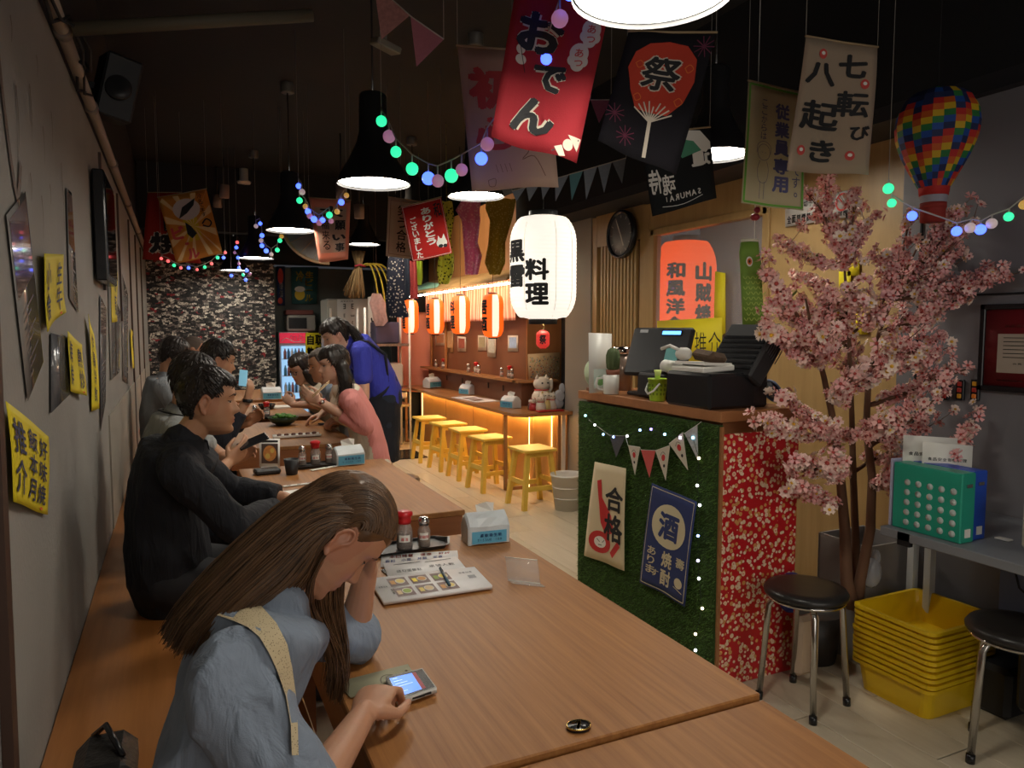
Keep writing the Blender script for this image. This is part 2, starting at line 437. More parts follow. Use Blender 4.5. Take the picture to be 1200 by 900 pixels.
# painted flames on the pane
S = Sheet((XR+.014, 4.6, 2.2), (XR+.014, 3.48, 2.2), (XR+.014, 3.48, 1.02), (XR+.014, 4.6, 1.02))
mb = MB()
for i in range(13):
    u = .06+.072*i+R.uniform(-.02, .02); h = R.uniform(.14, .30)
    S.stroke(mb, [(u, .97), (u-.03, .97-h*.5), (u+.02, .97-h), (u+.05, .97-h*.55), (u+.03, .97)], .008, .002)
o = mb.build('painted_flames', mat('flame paint', (.75, .28, .08), .6)); put(win, o)
# soffit over the bar and dark duct
m_soff = mat('dark soffit', (.02, .02, .024), .6)
slab('soffit', (3.0, YN, 2.452), (3.55, 6.43, 2.52), m_soff)
# kerb pipe along the top of the left wall, cables, brackets
pr = empty('wall_pipe', (XL+.03, 3, 2.45), 'long pale conduit pipe running along the top edge of the grey wall', 'pipe')
mb = MB(); mb.tube([(XL+.03, YN+.2, 2.46), (XL+.03, 10.9, 2.46)], .022, 12); o = mb.build('pipe', mat('pipe plastic', (.33, .27, .22), .5)); put(pr, o)
for y in (1.9, 2.8, 3.7, 4.9, 6.4, 8.2): put(pr, MB().tube([(XL+.03, y, 2.46), (XL+.03, y+.05, 2.46)], .028, 12).build('bracket', mat('pipe joint', (.2, .17, .15), .5)))
mb = MB(); p = [(XL+.05+.03*math.sin(i*1.1), 1.9+.14*i, 2.44+.04*math.sin(i*2.3)) for i in range(12)]
mb.tube(p, .006, 6); mb.tube([(a+.02, b+.03, c+.02*math.sin(b*20)) for a, b, c in p], .005, 6)
mb.build('cable', BLACK, label='tangled black cables wound along the conduit above the grey wall', cat='cable')
a = at(60, 15, Y=2.2); mb = MB()
mb.tube([at(84, 34, Y=2.75), at(366, 18, Y=2.75)], .022, 12); mb.build('ceiling_pipe', mat('old pipe', (.085, .07, .045), .7), label='olive brown pipe crossing the dark ceiling from the wall corner', cat='pipe')
# sheets hanging off the wall: bracing trim on the left wall
mb = MB()
mb.add([V(p) for p in ((XL+.001, 1.62, .3), (XL+.001, 1.67, .3), (XL+.001, 1.76, 2.4), (XL+.001, 1.72, 2.4), (XL+.02, 1.62, .3), (XL+.02, 1.67, .3), (XL+.02, 1.76, 2.4), (XL+.02, 1.72, 2.4))],
       [(0, 1, 2, 3), (4, 7, 6, 5), (0, 4, 5, 1), (1, 5, 6, 2), (2, 6, 7, 3), (3, 7, 4, 0)])
mb.build('trim_3', mat('dark brown strip', (.06, .03, .02), .5), kind='structure')

# ---------------------------------------------------------------- bench
m_bench = woodmat('orange bench wood', (.32, .115, .025), (.42, .165, .045), .35, (30, 2, 30), .03, coat=.15)
bn = empty('bench', (-.08, 5, 0), 'long orange wooden bench seat running along the grey wall', 'bench')
mb = MB().box(((XL+.30)/2+.001, 4.5, .435), (.628, 12, .03), bev=.004); o = mb.build('seat', m_bench); put(bn, o)
mb = MB().box((XL+.255, 4.5, .209), (.50, 12, .41)); o = mb.build('base', m_bench); put(bn, o)

# ---------------------------------------------------------------- tables
m_top = woodmat('table laminate', (.24, .088, .020), (.385, .168, .044), .5, (70, 2.2, 70), .03, coat=0)
m_apr = woodmat('table apron', (.26, .09, .03), (.34, .125, .045), .35, (2, 2, 30), .02)
def table(x0, x1, y0, y1, z, label):
    t = empty('dining_table', ((x0+x1)/2, (y0+y1)/2, 0), label, 'table', 'row of long wooden dining tables')
    w, L = x1-x0, y1-y0
    MB().box((0, 0, z-.012), (w, L, .024), bev=.003).build('tabletop', m_top, t)
    mb = MB(); h = .11
    for sy in (-1, 1): mb.box((0, sy*(L/2-.016), z-.024-h/2), (w-.02, .022, h))
    for sx in (-1, 1): mb.box((sx*(w/2-.016), 0, z-.024-h/2), (.022, L-.06, h))
    mb.build('apron', m_apr, t)
    for sx in (-1, 1):
        for sy in (-1, 1): MB().box((sx*(w/2-.07), sy*(L/2-.07), (z-.134)/2), (.055, .055, z-.134)).build('leg', m_apr, t)
    return t
table(.288, 1.085, -.26, 1.112, .732, 'wooden table nearest the camera, empty, end meeting the numbered table')
table(.288, 1.085, 1.118, 2.49, .742, 'wooden table with phone, open menu and number plaque on it')
table(.288, 1.085, 2.83, 4.17, .74, 'wooden table beside the man in black, with cup and menu card')
table(.288, 1.085, 4.86, 6.2, .74, 'wooden table with green bowl and long white plate, before the woman in pink')
table(.288, 1.085, 6.5, 7.9, .74, 'wooden table farther down with blue tissue pack, before the woman in glasses')
table(.288, 1.085, 8.2, 9.6, .74, 'last wooden table of the row, near the collage wallpaper')
# ---------------------------------------------------------------- pendant lamps
m_shade = mat('black enamel shade', (.02, .02, .022), .3)
m_shin = mat('white shade lining', (.85, .85, .82), .4)
m_disc = mat('lamp diffuser', (1, 1, 1), .5, emit=(1.0, .93, .80), es=LAMP_E)
def pendant(loc, label, group='black pendant lamps hung in rows'):
    t = empty('pendant_lamp', loc, label, 'lamp', group)
    p = [(.018, .43), (.060, .428), (.068, .415), (.070, .24), (.082, .19), (.125, .10), (.165, .035), (.18, -.0), (.181, -.014)]
    q = [(r-.004, z-.002) for r, z in p[::-1]][1:]
    MB().lathe(p, n=40, cap=False).build('lamp_shade', m_shade, t)
    MB().lathe(q, n=40, cap=False).build('lining', m_shin, t)
    MB().lathe([(.0, .012), (.162, .012), (.163, .006), (.0, .006)], n=40, cap=False).build('diffuser', m_disc, t)
    zc = ZC - loc[2]
    MB().tube([(0, 0, .42), (0, 0, zc-.06)], .005, 8).build('cord', BLACK, t)
    MB().lathe([(.05, zc), (.05, zc-.07), (.04, zc-.075), (0, zc-.075)], n=20, cap=False).build('canopy', mat('lamp canopy', (.08, .075, .07), .4), t)
    return t
LP = [((1.0, 1.42, 2.26), 'pendant lamp nearest the camera, its large white disc cut by the picture top'),
      ((.93, 3.68, 2.235), 'pendant lamp with a green glowing bulb hung on its shade'),
      ((.83, 5.87, 2.26), 'pendant lamp second after the one with the green bulb'),
      ((.80, 8.2, 2.25), 'pendant lamp third along the row over the tables'),
      ((.73, 10.3, 2.27), 'farthest pendant lamp of the row, before the collage wallpaper'),
      ((1.78, 4.42, 2.355), 'pendant lamp partly hidden by the cream banner with pale red characters'),
      ((2.0, 8.4, 2.47), 'pendant lamp behind the pink-bordered banner'),
      ((2.15, 7.0, 2.55), 'pendant lamp whose disc touches the cream banner beside the thank-you banner'),
      ((2.75, 3.35, 2.30), 'pendant lamp hung behind the dark fan banner')]
LP[8] = ((2.55, 3.05, 2.40), LP[8][1])
for l, lb in LP: pendant(l, lb)
pendant((.95, -.8, 2.26), 'pendant lamp behind the camera over the nearest table')

# ---------------------------------------------------------------- bar along the right wall
m_bar = woodmat('bar top wood', (.36, .15, .05), (.46, .21, .075), .3, (30, 2, 30), .02, coat=.2)
m_barp = woodmat('bar front panel', (.55, .28, .08), (.66, .36, .12), .4, (3, 3, 1.5), .02)
m_brown = woodmat('brown wall board', (.17, .062, .028), (.20, .075, .034), .4, (3, 3, 1.5), .02)
m_led = mat('warm led strip', (1, .8, .5), .5, emit=(1, .62, .22), es=42)
bar = empty('bar_counter', (2.9, 7.5, 0), 'long narrow bar counter with glowing underside, yellow stools in front', 'counter')
mb = MB(); mb.add([V(p) for p in ((2.70, 5.86, .715), (2.72, 9.4, .715), (3.12, 9.4, .715), (3.12, 6.3, .715), (3.3, 6.3, .715), (3.3, 5.80, .715), (2.80, 5.78, .715), (2.70, 5.86, .745), (2.72, 9.4, .745), (3.12, 9.4, .745), (3.12, 6.3, .745), (3.3, 6.3, .745), (3.3, 5.80, .745), (2.80, 5.78, .745))],
    [(0, 1, 2, 3, 4, 5, 6), (13, 12, 11, 10, 9, 8, 7)] + [(i, i+7, (i+1) % 7+7, (i+1) % 7) for i in range(7)])
o = mb.build('worktop', m_bar); put(bar, o)
mb = MB(); mb.box((3.0, 7.72, .355), (.04, 3.4, .71)); mb.box((3.14, 6.03, .355), (.3, .03, .71)); mb.box((2.99, 6.02, .355), (.02, .03, .71)); o = mb.build('front_panel', m_barp); put(bar, o)
mb = MB(); mb.box((2.95, 7.6, .708), (.02, 3.4, .012)); mb.box((3.05, 5.99, .708), (.3, .02, .012)); o = mb.build('led_strip', m_led); put(bar, o)
for c_ in ((2.95, 6.03, .36), (2.975, 9.34, .36), (3.17, 6.0, .36)): put(bar, MB().box(c_, (.006, .006, .66)).build('corner_strip', mat('dim led strip', (1, .8, .5), emit=(1, .62, .25), es=4)))
m_leg = mat('brown metal leg', (.30, .15, .06), .4)
for y in (6.1, 9.3):
    mb = MB(); mb.box((2.74, y, .36), (.028, .028, .71)); mb.box((2.86, y, .015), (.24, .028, .028)); o = mb.build('leg', m_leg); put(bar, o)
for i, (x, m_) in enumerate(((3.19, m_leg), (3.235, MATS['column'] if 'column' in MATS else mat('white slat', (.75, .7, .62), .5)), (3.285, m_leg))):
    o = MB().box((x, 5.90, .355), (.03 if i != 1 else .035, .03, .71)).build('slat', m_); put(bar, o)
for y in (6.7, 7.5, 8.4): o = MB().box((2.978, y, .355), (.004, .006, .7)).build('panel_joint', m_leg); put(bar, o)
# the board wall above it
bw = slab('wall_bar', (3.12, 6.45, .745), (3.2, 9.42, 2.85), m_brown)
bw2 = slab('wall_bar_end', (3.121, 6.43, .745), (3.55, 6.45, 2.85), m_orange)
slab('wall_bar_over', (3.11, 6.44, 1.75), (3.12, 9.42, 2.85), m_orange)
slab('wall_bar_behind', (3.26, 6.06, 0), (3.30, 6.43, .712), m_orange)
slab('wall_right_far', (3.5, 5.95, 0), (3.6, 12.5, ZC), m_soff)
mb = MB(); mb.box((3.05, 7.92, .985), (.14, 3.02, .022)); mb.box((3.2, 6.40, .985), (.44, .14, .022)); o = mb.build('ledge', m_bar, label='narrow wooden ledge running along the brown wall above the bar', cat='ledge')
mb = MB(); mb.box((3.11, 7.93, .86), (.02, 3.0, .23)); mb.box((3.2, 6.42, .86), (.3, .02, .23)); mb.build('trim_4', m_brown, kind='structure')
mb = MB()
for y in (8.75, 9.33): mb.box((3.105, y, 1.35), (.02, .05, .72))
mb.build('trim_5', m_bar, kind='structure')
for i, y in enumerate((8.7, 8.15, 7.35, 6.95)):
    o = MB().box((3.095, y, .88), (.012, .022, .06), bev=.004).build('bag_hook', mat('hook', (.05, .03, .025), .4), label=['farthest', 'second farthest', 'second nearest', 'nearest'][i]+' small dark hook under the wooden bar ledge', cat='hook', group='hooks under the bar ledge')
# canopy
m_can = mat('painted canopy', (.40, .24, .09), .6, var=.35, vscale=4, bump=.2, bscale=12)
can = empty('canopy', (2.95, 7.6, 1.95), 'sloping painted board awning above the small lanterns, with a mint end', 'awning')
mb = MB(); mb.add([V(p) for p in ((2.70, 5.98, 1.955), (2.70, 9.3, 1.955), (3.109, 9.3, 2.13), (3.109, 6.15, 2.09), (2.70, 5.98, 1.93), (2.70, 9.3, 1.93), (3.109, 9.3, 2.10), (3.109, 6.15, 2.06))],
                  [(0, 1, 2, 3), (4, 7, 6, 5), (0, 4, 5, 1), (1, 5, 6, 2), (2, 6, 7, 3), (3, 7, 4, 0)])
o = mb.build('board', m_can); put(can, o)
mb = MB(); mb.poly([V((2.70, 9.29, 1.957)), V((3.05, 9.29, 2.105)), V((2.85, 8.2, 2.02)), V((2.70, 7.9, 1.957))]); mb.v = [(a, b, c+.008) for a, b, c in mb.v]
o = mb.build('mint_patch', mat('mint cloth', (.30, .55, .40), .7)); put(can, o)
o = MB().box((2.80, 7.65, 1.915), (.016, 3.2, .016)).build('led_strip', mat('canopy led', (1, .9, .7), emit=(1, .78, .5), es=42)); put(can, o)
# striped half-curtain under the canopy
def stripes(name, c1, c2, n_, axis='u', extra=.5):
    m = D.materials.new(name); m.use_nodes = True; n = m.node_tree.nodes; l = m.node_tree.links; b = n['Principled BSDF']
    tc = n.new('ShaderNodeTexCoord'); wv = n.new('ShaderNodeTexWave'); wv.bands_direction = 'Y'; wv.inputs['Scale'].default_value = n_; l.new(tc.outputs['Object'], wv.inputs['Vector'])
    r = ramp(n, [(0, c1), (extra, c1), (min(extra+.02, 1), c2)], 'LINEAR'); l.new(wv.outputs['Fac'], r.inputs[0]); l.new(r.outputs[0], b.inputs['Base Color']); b.inputs['Roughness'].default_value = .8
    return m
m_noren = stripes('pink striped cloth', (.72, .24, .16), (.85, .55, .45), 4.2, extra=.72)
for i, (y0, y1) in enumerate(((9.2, 8.55), (8.5, 7.85), (7.8, 7.15), (7.1, 6.42))):
    S = Sheet((3.0, y0, 2.04), (3.0, y1, 2.04), (3.0, y1, 1.58), (3.0, y0, 1.58), wave=.012, k=5, ph=i)
    S.cloth('noren_curtain', m_noren, label=('leftmost','second from left','third from left','rightmost')[i]+' pink striped half curtain under the painted awning', cat='curtain', group='pink half curtains over the bar')
# salmon curtain wall at the far end of the bar
a = at(465, 366, Y=9.5); b = at(509, 366, Y=9.5)
S = Sheet((a.x, 9.5, 1.72), (b.x+.05, 9.5, 1.72), (b.x+.05, 9.5, .62), (a.x, 9.5, .66), wave=.015, k=3)
S.cloth('salmon_curtain', mat('salmon cloth', (.70, .26, .18), .8, bump=.2, bscale=90), label='plain salmon cloth hanging at the far end of the bar', cat='curtain')
MB().box((2.95, 9.62, 1.9), (.65, .08, 3.3)).build('wall_bar_far', m_black, kind='structure')

# ---------------------------------------------------------------- yellow stools
m_yel = woodmat('yellow stool paint', (.72, .47, .06), (.82, .56, .10), .4, (8, 8, 8), .02)
def stool():
    t = empty('yellow_stool', (0, 0, 0), 'x', 'stool', 'square yellow wooden stools at the bar')
    MB().box((0, 0, .485), (.31, .31, .024), bev=.005).build('seat', m_yel, t)
    for sx in (-1, 1):
        for sy in (-1, 1):
            mb = MB(); a = V((sx*.105, sy*.105, .473)); b = V((sx*.16, sy*.15, 0))
            mb.loft([[p+V((dx*.019, dy*.019, 0)) for dx, dy in ((-1, -1), (1, -1), (1, 1), (-1, 1))] for p in (b, a)], smooth=False); mb.build('leg', m_yel, t)
    for k in range(4):
        a = math.pi/2*k; z = .17 if k % 2 else .22; MB().box((math.cos(a)*.138, math.sin(a)*.138, z), (.018, .26, .04), rz=a).build('stretcher', m_yel, t)
    for k in range(2): MB().box((0, (-1)**k*.105, .45), (.2, .018, .04)).build('apron', m_yel, t)
    return t
st0 = stool()
for i, ((px, py), rz, lb) in enumerate((((624, 524), .05, 'yellow stool nearest the camera, beside the white bucket'), ((574, 511), .12, 'yellow stool just beyond the brown metal bar leg'),
        ((548, 502), .02, 'third yellow stool counting from the white bucket'), ((525, 495), .1, 'fourth yellow stool counting from the white bucket'), ((503, 488.5), 0, 'farthest yellow stool at the end of the bar'))):
    p = at(px, py, Z=.497); p.z = 0
    if i == 0: st0.location = p; st0.rotation_euler.z = rz; st0['label'] = lb
    else: copy_tree(st0, p, rz, lb)

# bucket
m_wp = mat('white plastic', (.75, .73, .68), .4)
bk = at(664, 600, Z=0); bk.z = 0
t = empty('waste_bucket', (2.92, 5.25, 0), 'white plastic waste bucket between the near stool and the turf counter', 'bucket')
MB().lathe([(.0, .004), (.098, .004), (.10, 0), (.135, .285), (.142, .285), (.142, .30), (.133, .30), (.128, .28), (.095, .012), (0, .012)], n=32, cap=False).build('body', m_wp, t)
mb = MB()
for z in (.10, .19): mb.lathe([(.1015+z*.118, z), (.105+z*.118, z+.003), (.1015+z*.118, z+.006)], n=32, cap=False)
mb.build('rim_ring', m_wp, t)

# ---------------------------------------------------------------- till counter with turf face
CX0, CX1, CY0, CY1 = 2.0, 2.415, 2.33, 3.47
m_cw = woodmat('counter wood', (.30, .12, .045), (.38, .16, .06), .4, (3, 20, 20), .03)
ct = empty('till_counter', (2.2, 2.9, 0), 'wooden till counter faced with artificial turf and a red floral cloth', 'counter')
o = MB().box(((CX0+CX1)/2+.01, (CY0+CY1)/2, 1.14), (CX1-CX0+.02, CY1-CY0+.02, .045), bev=.003).build('worktop', m_cw); put(ct, o)
o = MB().box(((CX0+CX1)/2+.02, (CY0+CY1)/2+.01, .56), (CX1-CX0-.05, CY1-CY0-.04, 1.11)).build('carcass', m_cw); put(ct, o)
m_turf = mat('turf backing', (.035, .07, .012), .95, bump=.9, bscale=220)
o = MB().box((CX0+.012, (CY0+CY1)/2, .555), (.022, CY1-CY0, 1.10)).build('turf_backing', m_turf); put(ct, o)
# turf blades: nobody could count them
N = 26000; rs = np.random.RandomState(3)
yy = rs.uniform(CY0+.004, CY1-.004, N); zz = rs.uniform(.02, 1.105, N); ln = rs.uniform(.010, .02, N); wd = rs.uniform(.0012, .002, N)
dy = rs.normal(0, .006, N); dz = rs.normal(-.003, .006, N); an = rs.uniform(0, math.pi, N)
base = np.stack([np.full(N, CX0+.002), yy, zz], 1); off = np.stack([np.zeros(N), np.cos(an)*wd, np.sin(an)*wd], 1); tip = base + np.stack([-ln, dy, dz], 1)
vs = np.stack([base-off, base+off, tip], 1).reshape(-1, 3)
me = D.meshes.new('turf_blades'); me.from_pydata(vs.tolist(), [], [(3*i, 3*i+1, 3*i+2) for i in range(N)])
me.materials.append(mat('turf blade', (.07, .15, .02), .6, island=.9)); o = D.objects.new('turf_blades', me); COL.objects.link(o); o['kind'] = 'stuff'; put(ct, o)
# red floral side
def floral():
    m = D.materials.new('red floral cloth'); m.use_nodes = True; n = m.node_tree.nodes; l = m.node_tree.links; b = n['Principled BSDF']
    tc = n.new('ShaderNodeTexCoord'); col = None
    def spots(scale, thr, colr, prev, rnd=1.0, seed=0):
        mp = n.new('ShaderNodeMapping'); mp.inputs['Location'].default_value = (seed, seed*2, seed*.7); l.new(tc.outputs['Object'], mp.inputs[0])
        v = n.new('ShaderNodeTexVoronoi'); v.inputs['Scale'].default_value = scale; v.inputs['Randomness'].default_value = rnd; l.new(mp.outputs[0], v.inputs['Vector'])
        c = n.new('ShaderNodeMath'); c.operation = 'LESS_THAN'; c.inputs[1].default_value = thr; l.new(v.outputs['Distance'], c.inputs[0])
        sp = n.new('ShaderNodeSeparateColor'); l.new(v.outputs['Color'], sp.inputs[0]); g = n.new('ShaderNodeMath'); g.operation = 'GREATER_THAN'; g.inputs[1].default_value = .35; l.new(sp.outputs[0], g.inputs[0])
        mu = n.new('ShaderNodeMath'); mu.operation = 'MULTIPLY'; l.new(c.outputs[0], mu.inputs[0]); l.new(g.outputs[0], mu.inputs[1])
        mx = n.new('ShaderNodeMix'); mx.data_type = 'RGBA'; l.new(mu.outputs[0], mx.inputs[0]); mx.inputs[7].default_value = (*colr, 1)
        if prev is None: mx.inputs[6].default_value = (.50, .010, .016, 1)
        else: l.new(prev, mx.inputs[6])
        return mx.outputs[2]
    col = spots(40, .38, (.62, .30, .10), None, seed=1)
    col = spots(35, .37, (.78, .56, .38), col, seed=4)
    col = spots(50, .36, (.80, .64, .46), col, seed=9)
    col = spots(35, .12, (.60, .10, .03), col, seed=4)
    l.new(col, b.inputs['Base Color']); b.inputs['Roughness'].default_value = .42; b.inputs['Coat Weight'].default_value = .2
    return m
o = MB().box(((CX0+CX1)/2+.014, CY0-.008, .535), (CX1-CX0-.005, .012, 1.07), bev=.003).build('floral_cloth', floral()); put(ct, o)
o = MB().box((CX0+.010, CY0-.006, .55), (.012, .014, 1.1)).build('corner_post', m_cw); put(ct, o)
o = MB().box((CX1+.01, (CY0+CY1)/2, .5), (.02, CY1-CY0, 1.0)).build('back_panel', m_cw); put(ct, o)
# banners pinned on the turf
def turf_sheet(TL, TR, BR, BL, m, name, wave=.006, **kw):
    S = Sheet(*[at(*p, X=CX0-.022) for p in (TL, TR, BR, BL)], wave=wave, thick=.001)
    return S
tb = empty('pass_banner', (CX0-.02, 3.2, .8), 'cream hanging cloth with bold black characters and a red battledore on the turf', 'banner')
S = turf_sheet((697, 541), (734, 549), (732, 669), (685, 651), None, '')
put(tb, S.cloth('cloth', mat('cream cloth', (.68, .56, .36), .85, bump=.1, bscale=300)))
mb = MB()
mb.use(RED); S.shape(mb, [(.18, .18), (.30, .16), (.36, .34), (.62, .5), (.72, .66), (.5, .72), (.36, .6), (.3, .42)], .001)
S.ell(mb, .36, .80, .27, .115, .001)
S.stroke(mb, [(.66, .9), (.86, .76)], .035, .001)
mb.use(WHITE); S.ell(mb, .37, .80, .14, .06, .0016)
mb.use(BLACK); S.stroke(mb, [(.29, .77), (.36, .80)], .004, .002); S.stroke(mb, [(.42, .80), (.47, .77)], .004, .002); S.stroke(mb, [(.33, .83), (.41, .83)], .004, .002)
S.char(mb, '合', .70, .33, .52, .25, .035); S.char(mb, '格', .70, .62, .52, .28, .035)
put(tb, mb.build('lettering'))
tb = empty('sake_banner', (CX0-.02, 2.6, .7), 'navy hanging cloth with a cream disc and white characters on the turf', 'banner')
S = turf_sheet((764, 566), (817, 588), (803, 711), (750, 682), None, '')
put(tb, S.cloth('cloth', mat('navy cloth', (.03, .045, .15), .85, bump=.1, bscale=300)))
mb = MB(); m_cr = mat('cream print', (.66, .58, .38), .8); mb.use(m_cr)
S.outline(mb, .012, .0035); S.ell(mb, .5, .34, .36, .21, .001, n=28)
S.column(mb, '焼酎', .52, .57, .93, .22, .035); S.column(mb, 'ありま', .2, .58, .86, .18, .02); S.char(mb, 'す', .3, .83, .15, .07, .02); S.char(mb, '壽', .82, .63, .2, .1, .02)
S.ell(mb, .82, .82, .09, .05, .001); S.stroke(mb, [(.72, .87), (.92, .9)], .004)
mb.use(mat('navy print', (.03, .045, .15), .8)); S.char(mb, '酒', .5, .34, .42, .26, .05, .0018)
put(tb, mb.build('lettering'))
# small pennants
pn = empty('turf_bunting', (CX0-.02, 2.8, 1.0), 'string of small triangular pennants pinned across the turf counter', 'bunting')
flags = [((714, 510), (733, 511), (722, 536), 0), ((736, 522), (750, 524), (744, 557), 1), ((751, 527), (768, 528), (761, 560), 2), ((768, 528), (785, 522), (780, 563), 1), ((784, 520), (800, 507), (806, 551), 1), ((802, 508), (817, 498), (818, 540), 3)]
fm = [mat('dark floral pennant', (.08, .08, .09), .8, var=.5, vscale=120), mat('cream pennant', (.62, .56, .45), .8), mat('coral pennant', (.60, .10, .09), .8), mat('grey print pennant', (.45, .45, .46), .8, var=.45, vscale=90)]
cp = []
for a, b, c, k in flags:
    A, B, C_ = at(*a, X=CX0-.028), at(*b, X=CX0-.028), at(*c, X=CX0-.024); mb = MB(); q = V((.0012, 0, 0)); cp += [A, B]
    mb.add([A, B, C_, A+q, B+q, C_+q], [(0, 2, 1), (3, 4, 5), (0, 1, 4, 3), (1, 2, 5, 4), (2, 0, 3, 5)]); put(pn, mb.build('pennant', fm[k]))
    if k == 1:
        S = Sheet(A, B, C_+(B-A)*.1, C_-(B-A)*.1); mb = MB(); mb.use(RED); S.ell(mb, .5, .3, .16, .1); mb.use(BLACK); S.stroke(mb, [(.3, .2), (.5, .12), (.7, .22)], .002); S.ell(mb, .5, .55, .12, .05); put(pn, mb.build('print'))
mb = MB(); mb.tube([at(690, 492, X=CX0-.028)] + cp + [at(822, 494, X=CX0-.028)], .0012, 5); put(pn, mb.build('string', WHITE))
# little lights on the turf
gl = empty('turf_light_string', (CX0-.02, 2.8, 1.0), 'string of tiny white and blue bulbs around the turf counter face', 'light string')
pts = [(686, 487, 2), (697, 498, 0), (707, 509, 1), (719, 512, 1), (735, 511, 0), (750, 504, 1), (763, 503, 3), (779, 509, 2), (797, 513, 4), (812, 513, 2), (819, 537, 5), (817, 569, 0), (820, 592, 0), (818, 628, 1), (818, 657, 4), (819, 678, 0), (823, 713, 5), (815, 743, 5), (815, 762, 0)]
cols = [(.9, .93, 1), (.25, .4, 1), (.3, .75, 1), (.25, .2, 1), (.7, .6, 1), (1, .8, .5)]
bm_ = [mat('tiny bulb %d' % i, (.8, .8, .8), emit=c, es=4.5) for i, c in enumerate(cols)]
q = [at(x, y, X=CX0-.03) for x, y, _ in pts]
for p, (_, _, k) in zip(q, pts): put(gl, MB().ball(p, .0065, 10, 7).build('bulb', bm_[k]))
put(gl, MB().tube(q, .0011, 5).build('wire', mat('dark wire', (.02, .04, .02), .6)))
# ---------------------------------------------------------------- things on the till counter (top at z 1.163)
TZ = 1.163
m_blk = mat('black gloss plastic', (.014, .014, .016), .22); m_blm = mat('black matt plastic', (.02, .02, .022), .5)
def T_(px, py, Y): p = at(px, py, Y=Y); return p
def tilt(ax, ay=0, az=0): return (Matrix.Rotation(az, 3, 'Z') @ Matrix.Rotation(ay, 3, 'Y') @ Matrix.Rotation(ax, 3, 'X'))
# cash box with raised slotted lid
a = at(775, 470, Z=TZ); b = at(835, 487, Z=TZ)
cb = empty('till_printer', (2.2, 2.5, TZ), 'large glossy black counter printer with its slotted lid raised', 'printer')
o = MB().box((2.150, 2.53, TZ+.075), (.32, .30, .15), bev=.012).build('body', m_blk); put(cb, o)
mb = MB(); mb.box((2.285, 2.50, TZ+.225), (.28, .30, .085), bev=.01, rot=tilt(0, -.95)); o = mb.build('lid', m_blm); put(cb, o)
mb = MB(); Rm = tilt(0, -.95)
for i in range(7): mb.box(V((2.285, 2.50, TZ+.215)) + Rm @ V((-.09+.026*i, 0, .052)), (.012, .26, .006), rot=Rm)
o = mb.build('lid_rib', m_blk); put(cb, o)
mb = MB()
for i in range(7): mb.box(V((2.285, 2.50, TZ+.215)) + Rm @ V((.04+.0, -.152, -.035+.012*i)), (.10-.006*i, .003, .003), rot=Rm)
o = mb.build('vent', mat('vent grey', (.10, .10, .11), .4)); put(cb, o)
mb = MB(); mb.box((2.09, 2.55, TZ+.165), (.17, .22, .025), bev=.005, rot=tilt(0, -.06)); mb.box((2.10, 2.56, TZ+.185), (.15, .2, .012), rot=tilt(0, .04)); o = mb.build('paper_pile', WHITE, label='stack of white papers lying on the black counter printer', cat='papers')
mb = MB(); mb.box((2.11, 2.53, TZ+.215), (.10, .15, .05), bev=.02, rot=tilt(.1, .15)); o = mb.build('brown_pouch', mat('spotted brown cloth', (.10, .06, .035), .8, var=.5, vscale=70), label='brown spotted cloth pouch on the paper stack', cat='pouch')
mb = MB(); mb.ball((2.05, 2.63, TZ+.225), (.035, .045, .03)); mb.tube([(2.03, 2.63, TZ+.24), (2.02, 2.69, TZ+.26), (2.01, 2.74, TZ+.245)], .008, 6); mb.build('crumpled_wrap', m_wp, label='white crumpled plastic bag on the paper stack', cat='bag')
# touch terminal seen from behind
tm = empty('till_terminal', (2.22, 3.02, TZ), 'black point-of-sale terminal with a glowing blue customer display', 'terminal')
Rm = tilt(.0, .45, .0)
TC = V((2.185, 3.0, TZ+.22))
Rm = tilt(0, .42, .42)
mb = MB().box(TC, (.035, .34, .26), bev=.012, rot=Rm); o = mb.build('screen_housing', m_blm); put(tm, o)
mb = MB().box(TC+Rm @ V((.02, 0, 0)), (.006, .32, .24), rot=Rm); o = mb.build('screen', m_blk); put(tm, o)
mb = MB().box(TC+Rm @ V((-.019, -.06, .095)), (.006, .115, .03), bev=.002, rot=Rm); o = mb.build('display_bezel', m_blk); put(tm, o)
mb = MB().box(TC+Rm @ V((-.0225, -.06, .095)), (.003, .10, .018), rot=Rm); o = mb.build('customer_display', mat('blue display', (.1, .3, 1), emit=(.12, .42, 1), es=2.6)); put(tm, o)
mb = MB().box(TC+Rm @ V((-.019, .10, .105)), (.003, .045, .016), rot=Rm); o = mb.build('label_plate', mat('pale label', (.5, .5, .52), .5)); put(tm, o)
mb = MB().box(TC+Rm @ V((-.02, -.085, -.02)), (.002, .07, .07), rot=Rm); o = mb.build('sticky_note', mat('teal note', (.16, .42, .42), .7), label='teal sticky note stuck on the back of the terminal', cat='note')
mb = MB(); mb.box((2.21, 3.04, TZ+.05), (.1, .12, .1), bev=.01); mb.box((2.19, 3.04, TZ+.01), (.2, .2, .02), bev=.006); o = mb.build('stand', m_blm); put(tm, o)
# receipt printer
rp = empty('receipt_printer', (2.13, 2.94, TZ), 'squat black receipt printer with a roll of white paper', 'printer')
put(rp, MB().box((2.13, 2.92, TZ+.06), (.15, .16, .12), bev=.012, rot=tilt(0, .06, .1)).build('body', m_blm), MB().box((2.11, 2.93, TZ+.124), (.09, .13, .012), bev=.004, rot=tilt(0, -.12, .1)).build('cover', m_blk))
put(rp, MB().tube([(2.15, 2.80, TZ+.15), (2.15, 2.90, TZ+.155)], .032, 20).build('paper_roll', WHITE))
